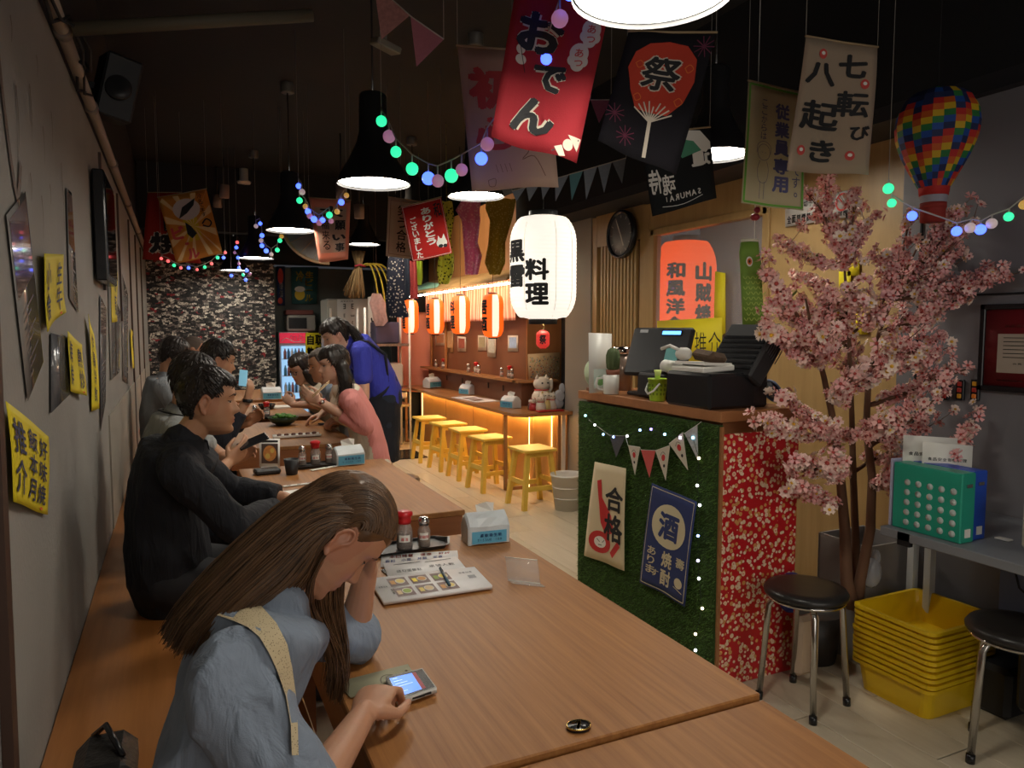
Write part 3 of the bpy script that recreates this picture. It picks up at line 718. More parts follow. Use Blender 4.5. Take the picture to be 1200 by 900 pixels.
# green woven pot mug
GX, GY = 2.035, 2.80
gm = empty('green_pot', (GX, GY, TZ), 'lime green perforated plastic pot with a pale handle, beside the black printer', 'pot')
m_lime = mat('lime plastic', (.42, .62, .04), .4)
put(gm, MB().lathe([(0, 0), (.034, 0), (.036, .004), (.044, .10), (.046, .10), (.046, .106), (.041, .106), (.033, .008), (0, .008)], (GX, GY, TZ), 28, cap=False).build('body', m_lime))
mb = MB()
for j in range(3):
    for i in range(14):
        a = 2*math.pi*i/14; r = .0375+.004*j; mb.box((GX+r*math.cos(a), GY+r*math.sin(a), TZ+.035+.02*j), (.004, .006, .012), rz=a)
put(gm, mb.build('slot', mat('dark lime', (.12, .2, .01), .6)))
put(gm, MB().tube([(GX-.02, GY+.045, TZ+.08), (GX-.045, GY+.03, TZ+.05), (GX-.052, GY, TZ+.035), (GX-.045, GY-.03, TZ+.05), (GX-.02, GY-.045, TZ+.085)], .005, 8).build('handle', WHITE))
put(gm, MB().lathe([(.012, .10), (.006, .13), (.018, .145), (.01, .10)], (GX, GY, TZ), 9).build('tissue_tip', mat('lime tissue', (.62, .75, .2), .6)))
# mug with cactus
mg = empty('white_mug', (2.035, 3.20, TZ), 'white mug holding a small cactus, left of the receipt printer', 'mug')
put(mg, MB().lathe([(0, 0), (.036, 0), (.04, .004), (.042, .10), (.038, .10), (.036, .01), (0, .01)], (2.035, 3.20, TZ), 28, cap=False).build('body', m_wp))
put(mg, MB().tube([(1.998, 3.215, TZ+.085), (1.975, 3.235, TZ+.08), (1.97, 3.24, TZ+.05), (1.978, 3.232, TZ+.025), (2.0, 3.215, TZ+.02)], .007, 8).build('handle', m_wp))
cc = empty('cactus', (2.045, 3.20, TZ+.09), 'small columnar green cactus in a brown pot in the white mug', 'cactus')
mb = MB(); rings = []
for i, (r, z) in enumerate(((.018, .12), (.03, .135), (.033, .17), (.033, .20), (.026, .225), (.012, .238))):
    rings.append([V((2.045+(r*(1+.12*math.cos(9*2*math.pi*j/36)))*math.cos(2*math.pi*j/36), 3.20+(r*(1+.12*math.cos(9*2*math.pi*j/36)))*math.sin(2*math.pi*j/36), TZ+z)) for j in range(36)])
mb.loft(rings); put(cc, mb.build('stem', mat('cactus green', (.09, .13, .05), .7, bump=.4, bscale=200)))
put(cc, MB().lathe([(0, .095), (.032, .095), (.036, .125), (0, .125)], (2.045, 3.20, TZ), 20).build('pot', mat('terracotta', (.28, .10, .06), .7)))
# white card stand
cs = empty('card_stand', (2.1, 3.3, TZ), 'tall white card with a small green picture standing behind the mug', 'card')
a_, b_ = at(690, 390, Y=3.30), at(717, 391, Y=3.30); S = Sheet(a_, b_, V((b_.x-.01, 3.29, TZ)), V((a_.x, 3.29, TZ)), thick=.003)
put(cs, S.cloth('card', m_wp)); mb = MB(); mb.use(mat('pale picture', (.5, .6, .55), .5)); S.rect(mb, .2, .6, .8, .92); mb.use(mat('leaf ink', (.15, .35, .12), .6)); S.ell(mb, .5, .8, .2, .08, .0015); put(cs, mb.build('print'))
# round tin with red and pale sides
kt = empty('round_tray', (2.1, 3.42, TZ), 'upright round mint plate beside a dark red plate behind the card', 'plate')
for i, (dx, dy, m_) in enumerate(((0, 0, mat('mint glaze', (.52, .62, .42), .35)), (.06, -.03, mat('dark red glaze', (.30, .015, .02), .35)))):
    M_ = Matrix.Rotation(math.radians(78), 4, 'X') @ Matrix.Identity(4)
    mb = MB().lathe([(0, 0), (.085, 0), (.09, .006), (.09, .012), (0, .012)], (2.09+dx, 3.42+dy, TZ+.09), 36, M=M_); o = mb.build('mint_plate' if i == 0 else 'red_plate', m_); put(kt, o)
put(kt, MB().box((2.11, 3.41, TZ+.008), (.16, .06, .016)).build('base', m_brown))
jr = empty('glass_canister', (2.17, 3.36, TZ), 'tall chrome lidded canister at the far end of the till counter', 'canister')
put(jr, MB().lathe([(0, 0), (.055, 0), (.055, .20), (0, .20)], (2.22, 3.38, TZ), 28).build('body', mat('canister body', (.25, .18, .14), .2, metal=.3)))
put(jr, MB().lathe([(0, .20), (.06, .20), (.062, .215), (.06, .235), (0, .24)], (2.22, 3.38, TZ), 28).build('lid', mat('chrome', (.6, .58, .55), .12, metal=1)))
m_chr = MATS['chrome']
# fan behind the counter (small blue-rimmed wheel)
p = at(905, 458, Y=2.62)
fn = empty('desk_fan', p, 'small round fan with blue rim clamped behind the till counter', 'fan')
M_ = Matrix.Rotation(math.radians(65), 4, 'Y')
put(fn, MB().lathe([(.05, 0), (.058, .006), (.062, 0), (.058, -.006), (.05, 0)], p, 32, M=M_, cap=False).build('rim', mat('blue grey rubber', (.10, .16, .30), .4)))
put(fn, MB().lathe([(0, -.003), (.05, -.003), (.05, .003), (0, .003)], p, 32, M=M_).build('disc', mat('dark blue disc', (.015, .02, .05), .35)))
put(fn, MB().lathe([(0, -.012), (.015, -.012), (.015, .012), (0, .012)], p, 16, M=M_).build('hub', m_chr))
put(fn, MB().tube([p+V((-.02, 0, 0)), p+V((-.06, 0, .07)), p+V((-.075, 0, .0)), p+V((-.07, .0, -.10))], .005, 8).build('bracket', m_chr))
put(fn, MB().box(p+V((-.055, 0, -.115)), (.05, .05, .06), bev=.01).build('clamp', m_blk))
mb = MB(); mb.tube([p+V((-.03, -.02, -.10)), p+V((.03, -.05, -.16)), p+V((.05, -.06, -.2))], .006, 6); mb.build('power_cable', BLACK, label='black cable running down behind the floral counter side', cat='cable')
put(gm)

# ---------------------------------------------------------------- big lanterns
def paper(name, col, es, ribs=52, sc=1):
    m = D.materials.new(name); m.use_nodes = True; n = m.node_tree.nodes; l = m.node_tree.links; b = n['Principled BSDF']
    b.inputs['Base Color'].default_value = (col[0]*.6, col[1]*.6, col[2]*.6, 1); b.inputs['Roughness'].default_value = .6
    b.inputs['Emission Color'].default_value = (*col, 1); b.inputs['Emission Strength'].default_value = es
    return m
def lantern(name, c, r, h, mats, label, chars, glow, ribs=26, band=None, tilt_=0, cat='lantern', group=None, flat=.72, ch_w=.5, bold=.05, ink=None):
    """ribbed paper lantern: c centre, r radius, h height; chars = list of (text, azimuth deg from +X ccw, z0, z1, width)"""
    t = empty(name, (c[0], c[1], c[2]), label, cat, group)
    def rad(z):      # z in -1..1
        a = abs(z); return r*(1-(1-flat)*max(0, (a-.45)/.55)**2.6)
    n = 96; rows = ribs*4; rings = []
    for i in range(rows+1):
        z = -1+2*i/rows; q = rad(z)*(1-.012*(.5+.5*math.cos(2*math.pi*i/4)))
        if abs(z) > .97: q *= .985
        rings.append([V((q*math.cos(2*math.pi*j/n), q*math.sin(2*math.pi*j/n), z*h/2)) for j in range(n)])
    mb = MB(); mb.mats = list(mats); mb.loft(rings, cap=False)
    if band: mb.m = [band(2*math.pi*((k % n)+.5)/n) for k in range(len(mb.f))]
    mb.build('paper_shade', None, t)
    for sg in (-1, 1): q = rad(1)*.62; MB().lathe([(rad(1)*.985, sg*h/2*.985), (q*.95, sg*(h/2+.008)), (q, sg*(h/2+.01))], n=36, cap=False).build('paper_end', mats[0], t)
    q = rad(1)*.60
    for sg in (-1, 1): MB().lathe([(q, sg*(h/2+.004)), (q, sg*(h/2+.035*r/.19+.004)), (q*.9, sg*(h/2+.035*r/.19+.004)), (q*.9, sg*(h/2+.004))], n=28, cap=False).build('end_ring', m_blm, t)
    if chars:
        mb = MB(); mb.use(ink or BLACK)
        for text, az, z0, z1, wd in chars:
            k = len(text); hh = (z0-z1)/k
            for i, ch in enumerate(text):
                vs, fs = glyph(ch, bold)
                if not len(vs): continue
                mn = vs.min(0); mx = vs.max(0); cc = (mn+mx)/2; sz = mx-mn; out = []
                zc = z0-hh*(i+.5)
                for p in vs:
                    out.append(((p[0]-cc[0])/max(sz[0], .7)*wd, zc+(p[1]-cc[1])/max(sz[1], .7)*hh*.9))
                out, fs = refine(out, fs, r*.12); out = [((rad(2*zz/h)+.008*r)*math.cos(math.radians(az)+x/r), (rad(2*zz/h)+.008*r)*math.sin(math.radians(az)+x/r), zz) for x, zz in out]
                mb.add(out, fs)
        mb.build('lettering', None, t)
    MB().tube([(0, 0, h/2+.03), (0, 0, ZC-c[2])], .0025, 5).build('hanging_wire', BLACK, t)
    return t
m_wpap = paper('white lantern paper', (1.0, .92, .80), .85)
p = (1.87, 3.65, 1.835)
WL = lantern('white_lantern', p, .185, .545, [m_wpap], 'big glowing white paper lantern with black brush characters', [('料理', -128, .045, -.215, .135), ('黒雷', -172, .15, -.12, .15)], 0, bold=.05)
MB().ball((0, 0, -.13), .06).build('bulb', mat('lantern bulb', (1, 1, 1), emit=(1, .85, .62), es=60), WL)
mb = MB()
for a in (-150, -95, -60, -20, 60, 150):
    aa = math.radians(a); pts = []
    for i in range(13):
        z = -1+2*i/12; q = .185*(1-.28*max(0, (abs(z)-.45)/.55)**2.6)+.001; pts.append((q*math.cos(aa), q*math.sin(aa), z*.27))
    mb.tube(pts, .0012, 4)
mb.build('seam', mat('paper seam', (.6, .52, .42), .7), WL)
# brighter lower half is the bulb inside: hook and tiny lantern below it
hk = MB().tube([V(p)+V(q) for q in ((0, 0, -.31), (.008, 0, -.325), (0, 0, -.345), (-.012, 0, -.36), (.0, 0, -.375), (.01, 0, -.365), (.012, 0, -.35))], .003, 6).build('hook', mat('brass', (.6, .45, .2), .3, metal=1)); put(WL, hk)
m_rp = paper('small red paper', (.75, .04, .03), .5)
lantern('tiny_red_lantern', (1.87, 3.65, 1.44), .038, .085, [m_rp], 'tiny red and black lantern hanging under the big white one', [('祭', -118, .03, -.03, .04)], 0, ribs=8)
# red lantern behind the glass
m_redp = paper('red lantern paper', (1.0, .10, .012), .8)
p = at(803, 336, X=3.62)
m_ol = mat('white outline', (.85, .8, .72), .6, emit=(.8, .6, .5), es=.2)
RL = lantern('red_lantern', (3.62, p.y, p.z-.09), .235, .86, [m_redp], 'big glowing red paper lantern behind the window, black characters', [('和風洋食', -146, .27, -.27, .15), ('山賊焼', -92, .27, -.2, .15)], 0, bold=.06)
# orange and white small lanterns under the awning
m_or = paper('orange lantern paper', (1.0, .13, .01), .9); m_wh = paper('white lantern panel', (1.0, .80, .6), 1.0)
def band(a): return 1 if (math.degrees(a) % 120) < 42 else 0
for i, (px, py, h) in enumerate(((481, 371, 40), (510, 371, 42), (539.5, 369, 46), (577.5, 370, 52))):
    q = at(px, py, X=2.70); 
    def band(a, i=i): return 1 if ((math.degrees(a)+116-0) % 120) < 38 else 0
    d = (q-CAM).dot(_F); rr = .2/2; hh = h/FOC*d*.93
    lb = ['farthest of the orange and white lanterns under the awning', 'orange and white lantern second from the far end of the awning', 'orange and white lantern third from the far end of the awning', 'orange and white lantern nearest the big white lantern'][i]
    lantern('small_lantern', q, .102, hh, [m_or, m_wh], lb, [('居酒' if i % 2 else '料理', -172, hh*.4, -hh*.4, .10)], 0, ribs=12, band=band, group='orange and white lanterns under the awning', bold=.06)
# ---------------------------------------------------------------- banners hung under the ceiling
def cord_up(t, *pts):
    mb = MB()
    for p in pts:
        p = V(p); mb.tube([p, V((p.x, p.y, ZC))], .0012, 4)
    o = mb.build('cord', mat('grey cord', (.25, .24, .22), .7)); put(t, o)
def banner(label, TL, TR, BR, BL, dl, dr, col, wave=.012, rod=True, group=None, name='cloth_banner', ph=0, **kw):
    S = Sheet(at(*TL, d=dl), at(*TR, d=dr), at(*BR, d=dr), at(*BL, d=dl), wave=wave, thick=.0012, ph=ph)
    t = empty(name, S.pt(.5, .5), label, 'banner', group or 'cloth banners hung from the ceiling')
    put(t, S.cloth('cloth', thin(col)))
    if rod: put(t, MB().tube([S.pt(-.01, -.006), S.pt(.5, -.006), S.pt(1.01, -.006)], .004, 8).build('rod', mat('bamboo rod', (.35, .25, .14), .6)))
    cord_up(t, S.pt(0, 0), S.pt(1, 0))
    return t, S
m_cream = mat('cream banner cloth', (.55, .44, .33), .9, bump=.15, bscale=350); m_redc = mat('red banner cloth', (.50, .035, .05), .85, bump=.15, bscale=350)
m_peach = mat('peach banner cloth', (.72, .34, .24), .85); m_dark = mat('near black cloth', (.018, .016, .022), .9, bump=.15, bscale=300)
m_ink2 = mat('red brush', (.55, .07, .06), .8); m_pal = mat('pale outline', (.62, .55, .45), .8); m_org = mat('orange print', (.70, .15, .03), .8)
# daruma proverb banner
t, S = banner('cream banner with a brushed black proverb and small red dolls, above the blossom tree', (943, 44), (1026, 57), (1018, 205), (921, 200), 2.5, 2.6, m_cream, ph=.5)
mb = MB(); mb.use(BLACK); S.char(mb, '七', .68, .17, .38, .18, .05); S.char(mb, '転', .72, .46, .40, .20, .035); S.char(mb, 'び', .84, .68, .24, .12, .04)
S.char(mb, '八', .26, .26, .42, .17, .05); S.char(mb, '起', .32, .57, .52, .22, .035); S.char(mb, 'き', .42, .83, .32, .17, .045)
mb.use(m_ink2)
for u, v in ((.25, .11), (.85, .3), (.14, .84), (.74, .86)):
    S.ell(mb, u, v, .055, .038, .001)
mb.use(WHITE)
for u, v in ((.25, .11), (.85, .3), (.14, .84), (.74, .86)): S.ell(mb, u, v-.005, .026, .014, .0016)
put(t, mb.build('lettering'))
# staff only banner
t, S = banner('cream banner with green hand-drawn border and a small drawn clerk', (877, 95), (942, 110), (941, 247), (868, 238), 2.8, 2.85, mat('pale cream cloth', (.60, .54, .38), .9, bump=.1, bscale=300), wave=.006)
mb = MB(); mb.use(mat('green border', (.16, .40, .06), .8)); S.outline(mb, .008, .008)
mb.use(mat('blue grey ink', (.12, .12, .26), .8)); S.column(mb, '従業員専用', .62, .12, .88, .25, .05); S.column(mb, 'です。', .86, .62, .93, .12, .01); S.column(mb, 'ここからは', .3, .12, .46, .1, .005)
def drawing(S, mb, u, v, s_):
    w_ = .0016
    S.stroke(mb, [(u+.09*s_*math.cos(a), v+.055*s_*math.sin(a)) for a in [i*math.pi/6 for i in range(13)]], w_)
    S.stroke(mb, [(u-.10*s_, v+.01), (u-.09*s_, v-.05*s_), (u, v-.075*s_), (u+.09*s_, v-.05*s_), (u+.1*s_, v+.01)], w_)
    S.stroke(mb, [(u-.05*s_, v+.06*s_), (u-.08*s_, v+.12*s_), (u-.05*s_, v+.2*s_), (u+.05*s_, v+.2*s_), (u+.08*s_, v+.12*s_), (u+.05*s_, v+.06*s_)], w_)
    S.stroke(mb, [(u-.03*s_, v+.2*s_), (u-.03*s_, v+.32*s_)], w_); S.stroke(mb, [(u+.03*s_, v+.2*s_), (u+.03*s_, v+.32*s_)], w_)
    S.stroke(mb, [(u-.03*s_, v), (u-.015*s_, v+.004)], w_); S.stroke(mb, [(u+.015*s_, v+.004), (u+.03*s_, v)], w_)
drawing(S, mb, .32, .56, 1.2); put(t, mb.build('lettering'))
# oden banner
t, S = banner('red banner with huge black outlined hiragana and a skewer drawing', (606, -25), (716, -3), (676, 191), (575, 161), 2.05, 2.1, m_redc, wave=.016, ph=1)
mb = MB()
def outl(ch, u, v, w_, h_, b):
    mb.use(m_pal); S.char(mb, ch, u, v, w_, h_, b+.045, off=.001); mb.use(BLACK); S.char(mb, ch, u, v, w_, h_, b, off=.0016)
outl('お', .34, .30, .5, .24, .055); outl('で', .52, .55, .36, .17, .05); outl('ん', .42, .79, .48, .23, .055)
mb.use(m_pal)
for u, v in ((.86, .22), (.78, .37)): S.ell(mb, u, v, .10, .06); S.ell(mb, u-.05, v+.045, .06, .035); S.ell(mb, u+.05, v+.045, .06, .035); S.ell(mb, u, v+.07, .07, .04)
mb.use(m_ink2)
for u, v in ((.86, .22), (.78, .37)): S.char(mb, 'あ', u, v, .09, .05, .02, .0018); S.char(mb, 'つ', u+.01, v+.06, .09, .04, .02, .0018)
mb.use(m_pal); S.shape(mb, [(.83, .86), (.99, .86), (.97, .94)]); S.ell(mb, .85, .92, .06, .035); S.shape(mb, [(.70, .95), (.78, .93), (.84, .99), (.77, 1.0)]); S.ell(mb, .16, .42, .05, .03); S.ell(mb, .18, .48, .06, .03)
mb.use(BLACK); S.stroke(mb, [(.68, .98), (.97, .87)], .003, .002); S.stroke(mb, [(.15, .40), (.25, .55)], .002, .002)
put(t, mb.build('lettering'))
# cream banner behind
t, S = banner('cream banner with pale red strokes, half behind the red hiragana banner', (536, 54), (640, 60), (655, 219), (553, 224), 2.5, 2.55, mat('rose cream cloth', (.62, .46, .36), .9, bump=.15, bscale=300), wave=.012, ph=2)
mb = MB(); mb.use(m_ink2); S.char(mb, '初', .35, .28, .55, .3, .06); S.char(mb, '心', .35, .60, .5, .24, .06)
mb.use(mat('brown ink', (.25, .14, .10), .8)); S.stroke(mb, [(.6, .7), (.68, .74), (.6, .80), (.74, .78), (.85, .92)], .003); S.stroke(mb, [(.2, .93), (.28, .92), (.27, .97), (.21, .97), (.2, .93)], .002)
for i in range(4): S.stroke(mb, [(.3+.05*i, .82), (.32+.05*i, .88)], .0015)
put(t, mb.build('lettering'))
# dark banner with red round fan
t, S = banner('very dark banner printed with a red round fan and festival character', (736, 38), (838, 40), (792, 205), (700, 165), 2.3, 2.35, m_dark, ph=.4)
mb = MB(); mb.use(mat('fan red', (.52, .045, .02), .8))
S.shape(mb, [(.10, .32), (.14, .18), (.28, .10), (.5, .075), (.72, .10), (.86, .2), (.90, .36), (.84, .52), (.70, .63), (.32, .63), (.2, .5)])
mb.use(m_pal)
for i in range(9):
    a = math.radians(-150+15*i); S.stroke(mb, [(.53, .70), (.53+.26*math.cos(a), .70+.16*math.sin(a))], .0045, .0014)
S.stroke(mb, [(.53, .68), (.58, .97)], .012, .0016)
S.char(mb, '祭', .5, .33, .5, .28, .075, .0012)
mb.use(BLACK); S.char(mb, '祭', .5, .33, .46, .26, .03, .0018)
mb.use(m_org)
for u, v in ((.22, .28), (.30, .54), (.80, .27), (.78, .52)): S.stroke(mb, [(u-.05, v), (u, v-.03), (u+.05, v), (u, v+.03), (u-.04, v)], .003, .0014)
mb.use(mat('dim firework', (.12, .02, .05), .8))
for u, v in ((.0+.1, .72), (.3, .86), (.9, .1)):
    for k in range(10): a = k*.63; S.stroke(mb, [(u, v), (u+.12*math.cos(a), v+.08*math.sin(a))], .003, .0012)
put(t, mb.build('lettering'))
# samurai banner, seen from its back
t, S = banner('black banner seen from behind, white mirrored brush strokes and a green mountain', (750, 158), (831, 150), (840, 232), (764, 254), 2.9, 2.95, mat('black banner cloth', (.022, .024, .026), .85, bump=.1, bscale=300), wave=.008, ph=1)
mb = MB(); mb.use(WHITE)
S.row(mb, 'SAMURAI'[::-1], .22, .78, .84, .08, .03, mirror=True, rot=0)
S.stroke(mb, [(.18, .92), (.5, .95), (.78, .90)], .0025)
S.char(mb, '侍', .12, .6, .2, .3, .03, mirror=True); S.char(mb, '魂', .32, .66, .2, .26, .02, mirror=True); S.char(mb, '道', .82, .38, .28, .26, .05, mirror=True); S.shape(mb, [(.5, .14), (.62, .0), (.85, .03), (.98, .2), (.98, .3), (.52, .3)])
mb.use(mat('green mountain', (.08, .30, .18), .8)); S.shape(mb, [(.5, .28), (.6, .12), (.74, .16), (.84, .30), (.7, .33), (.56, .36)], .0016)
put(t, mb.build('lettering'))
# far left: red griddle banner and orange beer banner
t, S = banner('dark red banner with a black griddle character, behind the orange beer banner', (173, 226), (213, 226), (236, 309), (167, 304), 6.2, 6.3, mat('deep red cloth', (.42, .04, .03), .85), wave=.01)
mb = MB(); mb.use(m_pal); S.char(mb, '焼', .42, .74, .66, .34, .12); mb.use(BLACK); S.char(mb, '焼', .42, .74, .62, .32, .05, .0018); S.shape(mb, [(.4, .36), (.62, .36), (.62, .56), (.4, .56)])
mb.use(m_pal); S.column(mb, 'お好', .51, .37, .55, .15, .02, off=.002)
mb.use(BLACK); S.ell(mb, .75, .2, .12, .14); put(t, mb.build('lettering'))
t, S = banner('orange banner printed with a beer mug and red katakana', (185, 232), (242, 222), (261, 297), (207, 309), 5.9, 6.0, mat('orange yellow cloth', (.66, .30, .05), .85), wave=.01, ph=1)
mb = MB(); mb.use(mat('pale ray', (.74, .50, .22), .8))
for i in range(12):
    a = math.radians(30*i+8); a2 = a+.17; c_ = (.55, .5)
    S.shape(mb, [c_, (min(.98, max(.02, c_[0]+.7*math.cos(a))), min(.98, max(.02, c_[1]+.7*math.sin(a)))), (min(.98, max(.02, c_[0]+.7*math.cos(a2))), min(.98, max(.02, c_[1]+.7*math.sin(a2))))], .0008)
mb.use(mat('foam print', (.55, .45, .42), .8)); S.ell(mb, .5, .24, .28, .16, .0012); mb.use(mat('mug yellow', (.62, .42, .02), .8)); S.rect(mb, .36, .38, .66, .72, .0014)
mb.use(BLACK); S.shape(mb, [(.30, .36), (.42, .2), (.72, .1), (.66, .2), (.48, .3)], .002); S.shape(mb, [(.4, .42), (.5, .5), (.58, .62), (.46, .68), (.38, .6)], .002)
S.column(mb, '冷えてます', .82, .05, .4, .1, .01, off=.002); S.stroke(mb, [(.74, .5), (.84, .44), (.93, .5), (.86, .56), (.74, .52)], .012, .002)
mb.use(m_ink2); S.char(mb, 'ビ', .2, .56, .26, .2, .06, .002); S.char(mb, 'ー', .32, .74, .08, .16, .08, .002); S.char(mb, 'ル', .4, .9, .26, .16, .06, .002)
put(t, mb.build('lettering'))
# pink bordered banner
t, S = banner('cream banner with pink border and black brush characters, behind a loop of lights', (362, 232), (411, 235), (408, 304), (374, 308), 5.6, 5.65, m_peach, wave=.008)
mb = MB(); mb.use(m_cream); S.rect(mb, .10, .14, .9, .86)
mb.use(BLACK); S.char(mb, '大', .52, .2, .6, .18, .05, .0018); S.char(mb, '願', .74, .42, .3, .16, .04, .0018); S.char(mb, 'い', .7, .62, .4, .1, .06, .0018); S.char(mb, '事', .72, .78, .3, .14, .03, .0018); S.column(mb, '福来る', .32, .34, .82, .22, .01, off=.0018)
put(t, mb.build('lettering'))
# cream + thank-you banner
t, S = banner('cream banner with thin brown frame, left of the red thank-you banner', (455, 231), (502, 238), (497, 305), (452, 300), 5.5, 5.55, m_cream, wave=.006)
mb = MB(); mb.use(mat('brown ink', (.25, .14, .10), .8)); S.outline(mb, .02, .004); mb.use(BLACK); S.column(mb, '笑う合格', .38, .1, .92, .26, .02); put(t, mb.build('lettering'))
t, S = banner('bright red thank-you banner with white hiragana, tilted, above the bar', (470, 243), (517, 231), (530, 297), (483, 307), 5.2, 5.25, mat('bright red cloth', (.60, .025, .02), .85), wave=.008)
mb = MB(); mb.use(WHITE); S.column(mb, 'ありがとう', .56, .1, .78, .24, .045); S.column(mb, 'ございました', .22, .22, .97, .15, .03); S.ell(mb, .80, .78, .13, .08); S.shape(mb, [(.7, .74), (.74, .64), (.8, .73), (.88, .63), (.92, .76)]); S.outline(mb, .008, .002)
mb.use(BLACK); S.char(mb, '和', .84, .2, .18, .26, .02); S.ell(mb, .76, .83, .06, .03, .0018); S.ell(mb, .87, .84, .05, .03, .0018); put(t, mb.build('lettering'))
# clear fan decoration
fa = empty('folding_fan', at(352, 290, d=6.3), 'pale translucent folding fan with tan rim, left below the pink-bordered banner', 'fan')
c_ = at(385, 262, d=6.3); mb = MB(); rim = []
for i in range(13):
    a = math.radians(150+10*i); rim.append(c_ + _R*(.40*math.cos(a)) + _U*(-.36*math.sin(a)*1.0 if False else .0) + V((0, 0, -.34*abs(math.sin(a)))))
mb = MB(); inner = [c_ + (p-c_)*.3 for p in rim]
vs = rim+inner; mb.add(vs, [(i, i+1, 13+i+1, 13+i) for i in range(12)]); mb.add([v+V((0, .003, 0)) for v in vs], [(i, 13+i, 13+i+1, i+1) for i in range(12)])
put(fa, mb.build('leaf', mat('sheer fan', (.30, .27, .24), .3, alpha=.7)))
mb = MB(); mb.tube(rim, .014, 6); put(fa, mb.build('rim', mat('tan rim', (.40, .26, .14), .7)))
for i in range(0, 13, 2): put(fa, MB().tube([inner[i], rim[i]], .003, 5).build('rib', mat('tan rim', (.4, .26, .14), .7)))
cord_up(fa, rim[2], rim[9])
# sleeve-shaped cloth hangings over the awning
def yukata(label, px, d, m, name='cloth_hanging', ph=0, hang=True):
    n = len(px); mb = MB(); vs = []
    for off in (0, .004):
        for i, (l, r_, y) in enumerate(px):
            for k in range(7):
                p = at(l+(r_-l)*k/6, y, d=d); p = p - _F*(off+.02*math.sin(k*1.7+i*.9+ph)); vs.append(p)
    N = n*7; fs = []
    for i in range(n-1):
        for k in range(6): a = i*7+k; fs.append((a, a+7, a+8, a+1)); fs.append((a+N, a+1+N, a+8+N, a+7+N))
        fs.append((i*7, i*7+N, i*7+7+N, i*7+7)); fs.append((i*7+6, i*7+13, i*7+13+N, i*7+6+N))
    mb.add(vs, fs, True)
    if hang: q_ = vs[3]; mb.tube([q_, V((q_[0], q_[1], ZC))], .0012, 4)
    o = mb.build(name, thin(m, .6), label=label, cat='cloth', group='patterned cloths hung above the awning'); return o
def printcloth(name, base, spots_, sc, thr=.4):
    m = D.materials.new(name); m.use_nodes = True; n = m.node_tree.nodes; l = m.node_tree.links; b = n['Principled BSDF']
    tc = n.new('ShaderNodeTexCoord'); v = n.new('ShaderNodeTexVoronoi'); v.inputs['Scale'].default_value = sc; l.new(tc.outputs['Object'], v.inputs['Vector'])
    r = ramp(n, [(0, spots_), (thr, spots_), (thr+.05, base)]); l.new(v.outputs['Distance'], r.inputs[0]); l.new(r.outputs[0], b.inputs['Base Color']); b.inputs['Roughness'].default_value = .8
    return m
yukata('yellow green cloth strip with dark spots above the awning', [(516, 530, 236), (513, 532, 255), (522, 528, 280), (514, 532, 300), (512, 532, 318), (514, 526, 333)], 6.6, printcloth('spotted lime', (.60, .62, .12), (.06, .08, .02), 40, .32))
yukata('pink floral cloth shaped like a small robe above the awning', [(543, 564, 232), (534, 562, 247), (541, 563, 258), (543, 560, 285), (544, 565, 300), (545, 560, 322)], 6.5, printcloth('pink floral', (.75, .30, .48), (.85, .6, .65), 45, .35), ph=1)
yukata('gold cloth shaped like a small robe above the awning', [(570, 605, 233), (569, 603, 245), (574, 600, 258), (572, 592, 285), (568, 592, 308), (574, 586, 322)], 6.4, printcloth('gold brocade', (.45, .34, .04), (.65, .55, .15), 50, .3), ph=2)
# carp streamer strips near the kitchen door
yukata('black and white scale-patterned carp streamer with zigzag hem', [(455, 473, 300), (453, 474, 320), (454, 474, 340), (452, 474, 352), (456, 480, 372)], 7.6, printcloth('scale cloth', (.02, .025, .05), (.55, .5, .45), 34, .28), 'carp_streamer')
yukata('navy patterned cloth streamer beside the scale-patterned one', [(473, 480, 300), (473, 481, 330), (474, 480, 350)], 7.7, mat('navy streamer', (.05, .06, .09), .8, var=.4, vscale=60), 'cloth_streamer')
yukata('dark red cloth streamer hanging below the thank-you banner', [(480, 488, 306), (481, 489, 330), (481, 490, 350)], 7.7, mat('dark red streamer', (.40, .06, .06), .8, var=.4, vscale=60), 'cloth_streamer')
yukata('short lime cloth streamer below the thank-you banner', [(488, 495, 306), (488, 495, 325), (490, 494, 334)], 7.8, mat('lime streamer', (.35, .48, .04), .8), 'cloth_streamer')
# koi streamer at the window
p0 = at(884, 283, d=3.05); kk = empty('koi_streamer', p0, 'green carp streamer with pale mouth hanging beside the window', 'streamer')
sc_ = FOC/3.05
def kp(px, py): return at(px, py, d=3.05)
rows = [(868, 889, 284), (866, 890, 296), (867, 892, 310), (868, 893, 330), (869, 894, 352), (870, 895, 380)]
mb = MB(); rings = []
for l, r_, y in rows:
    c_ = kp((l+r_)/2, y); hw = (r_-l)/2/sc_; rings.append([c_+_R*(hw*math.cos(a))+_F*(hw*.5*math.sin(a)) for a in [2*math.pi*j/16 for j in range(16)]])
m_koi = mat('carp green', (.17, .30, .04), .7)
mb.loft(rings); put(kk, mb.build('body', m_koi))
mb = MB(); mb.loft([[p + (rings[0][0]-rings[1][0])*.0 for p in rings[0]], [p+V((0, 0, .012)) for p in rings[0]]]); put(kk, mb.build('mouth', mat('carp mouth', (.6, .58, .45), .7)))
mb = MB(); mb.use(WHITE)
S = Sheet(kp(867, 296)-_F*.022, kp(891, 296)-_F*.022, kp(894, 380)-_F*.022, kp(869, 380)-_F*.022)
mb.use(mat('carp scale', (.42, .55, .12), .7))
for r_ in range(9):
    for q in range(4): u = .14+.24*q+(.12 if r_ % 2 else 0); S.stroke(mb, [(u-.1, .34+.072*r_), (u, .38+.072*r_), (u+.1, .34+.072*r_)], .003, .001+.004*(1-abs(u-.5)*2))
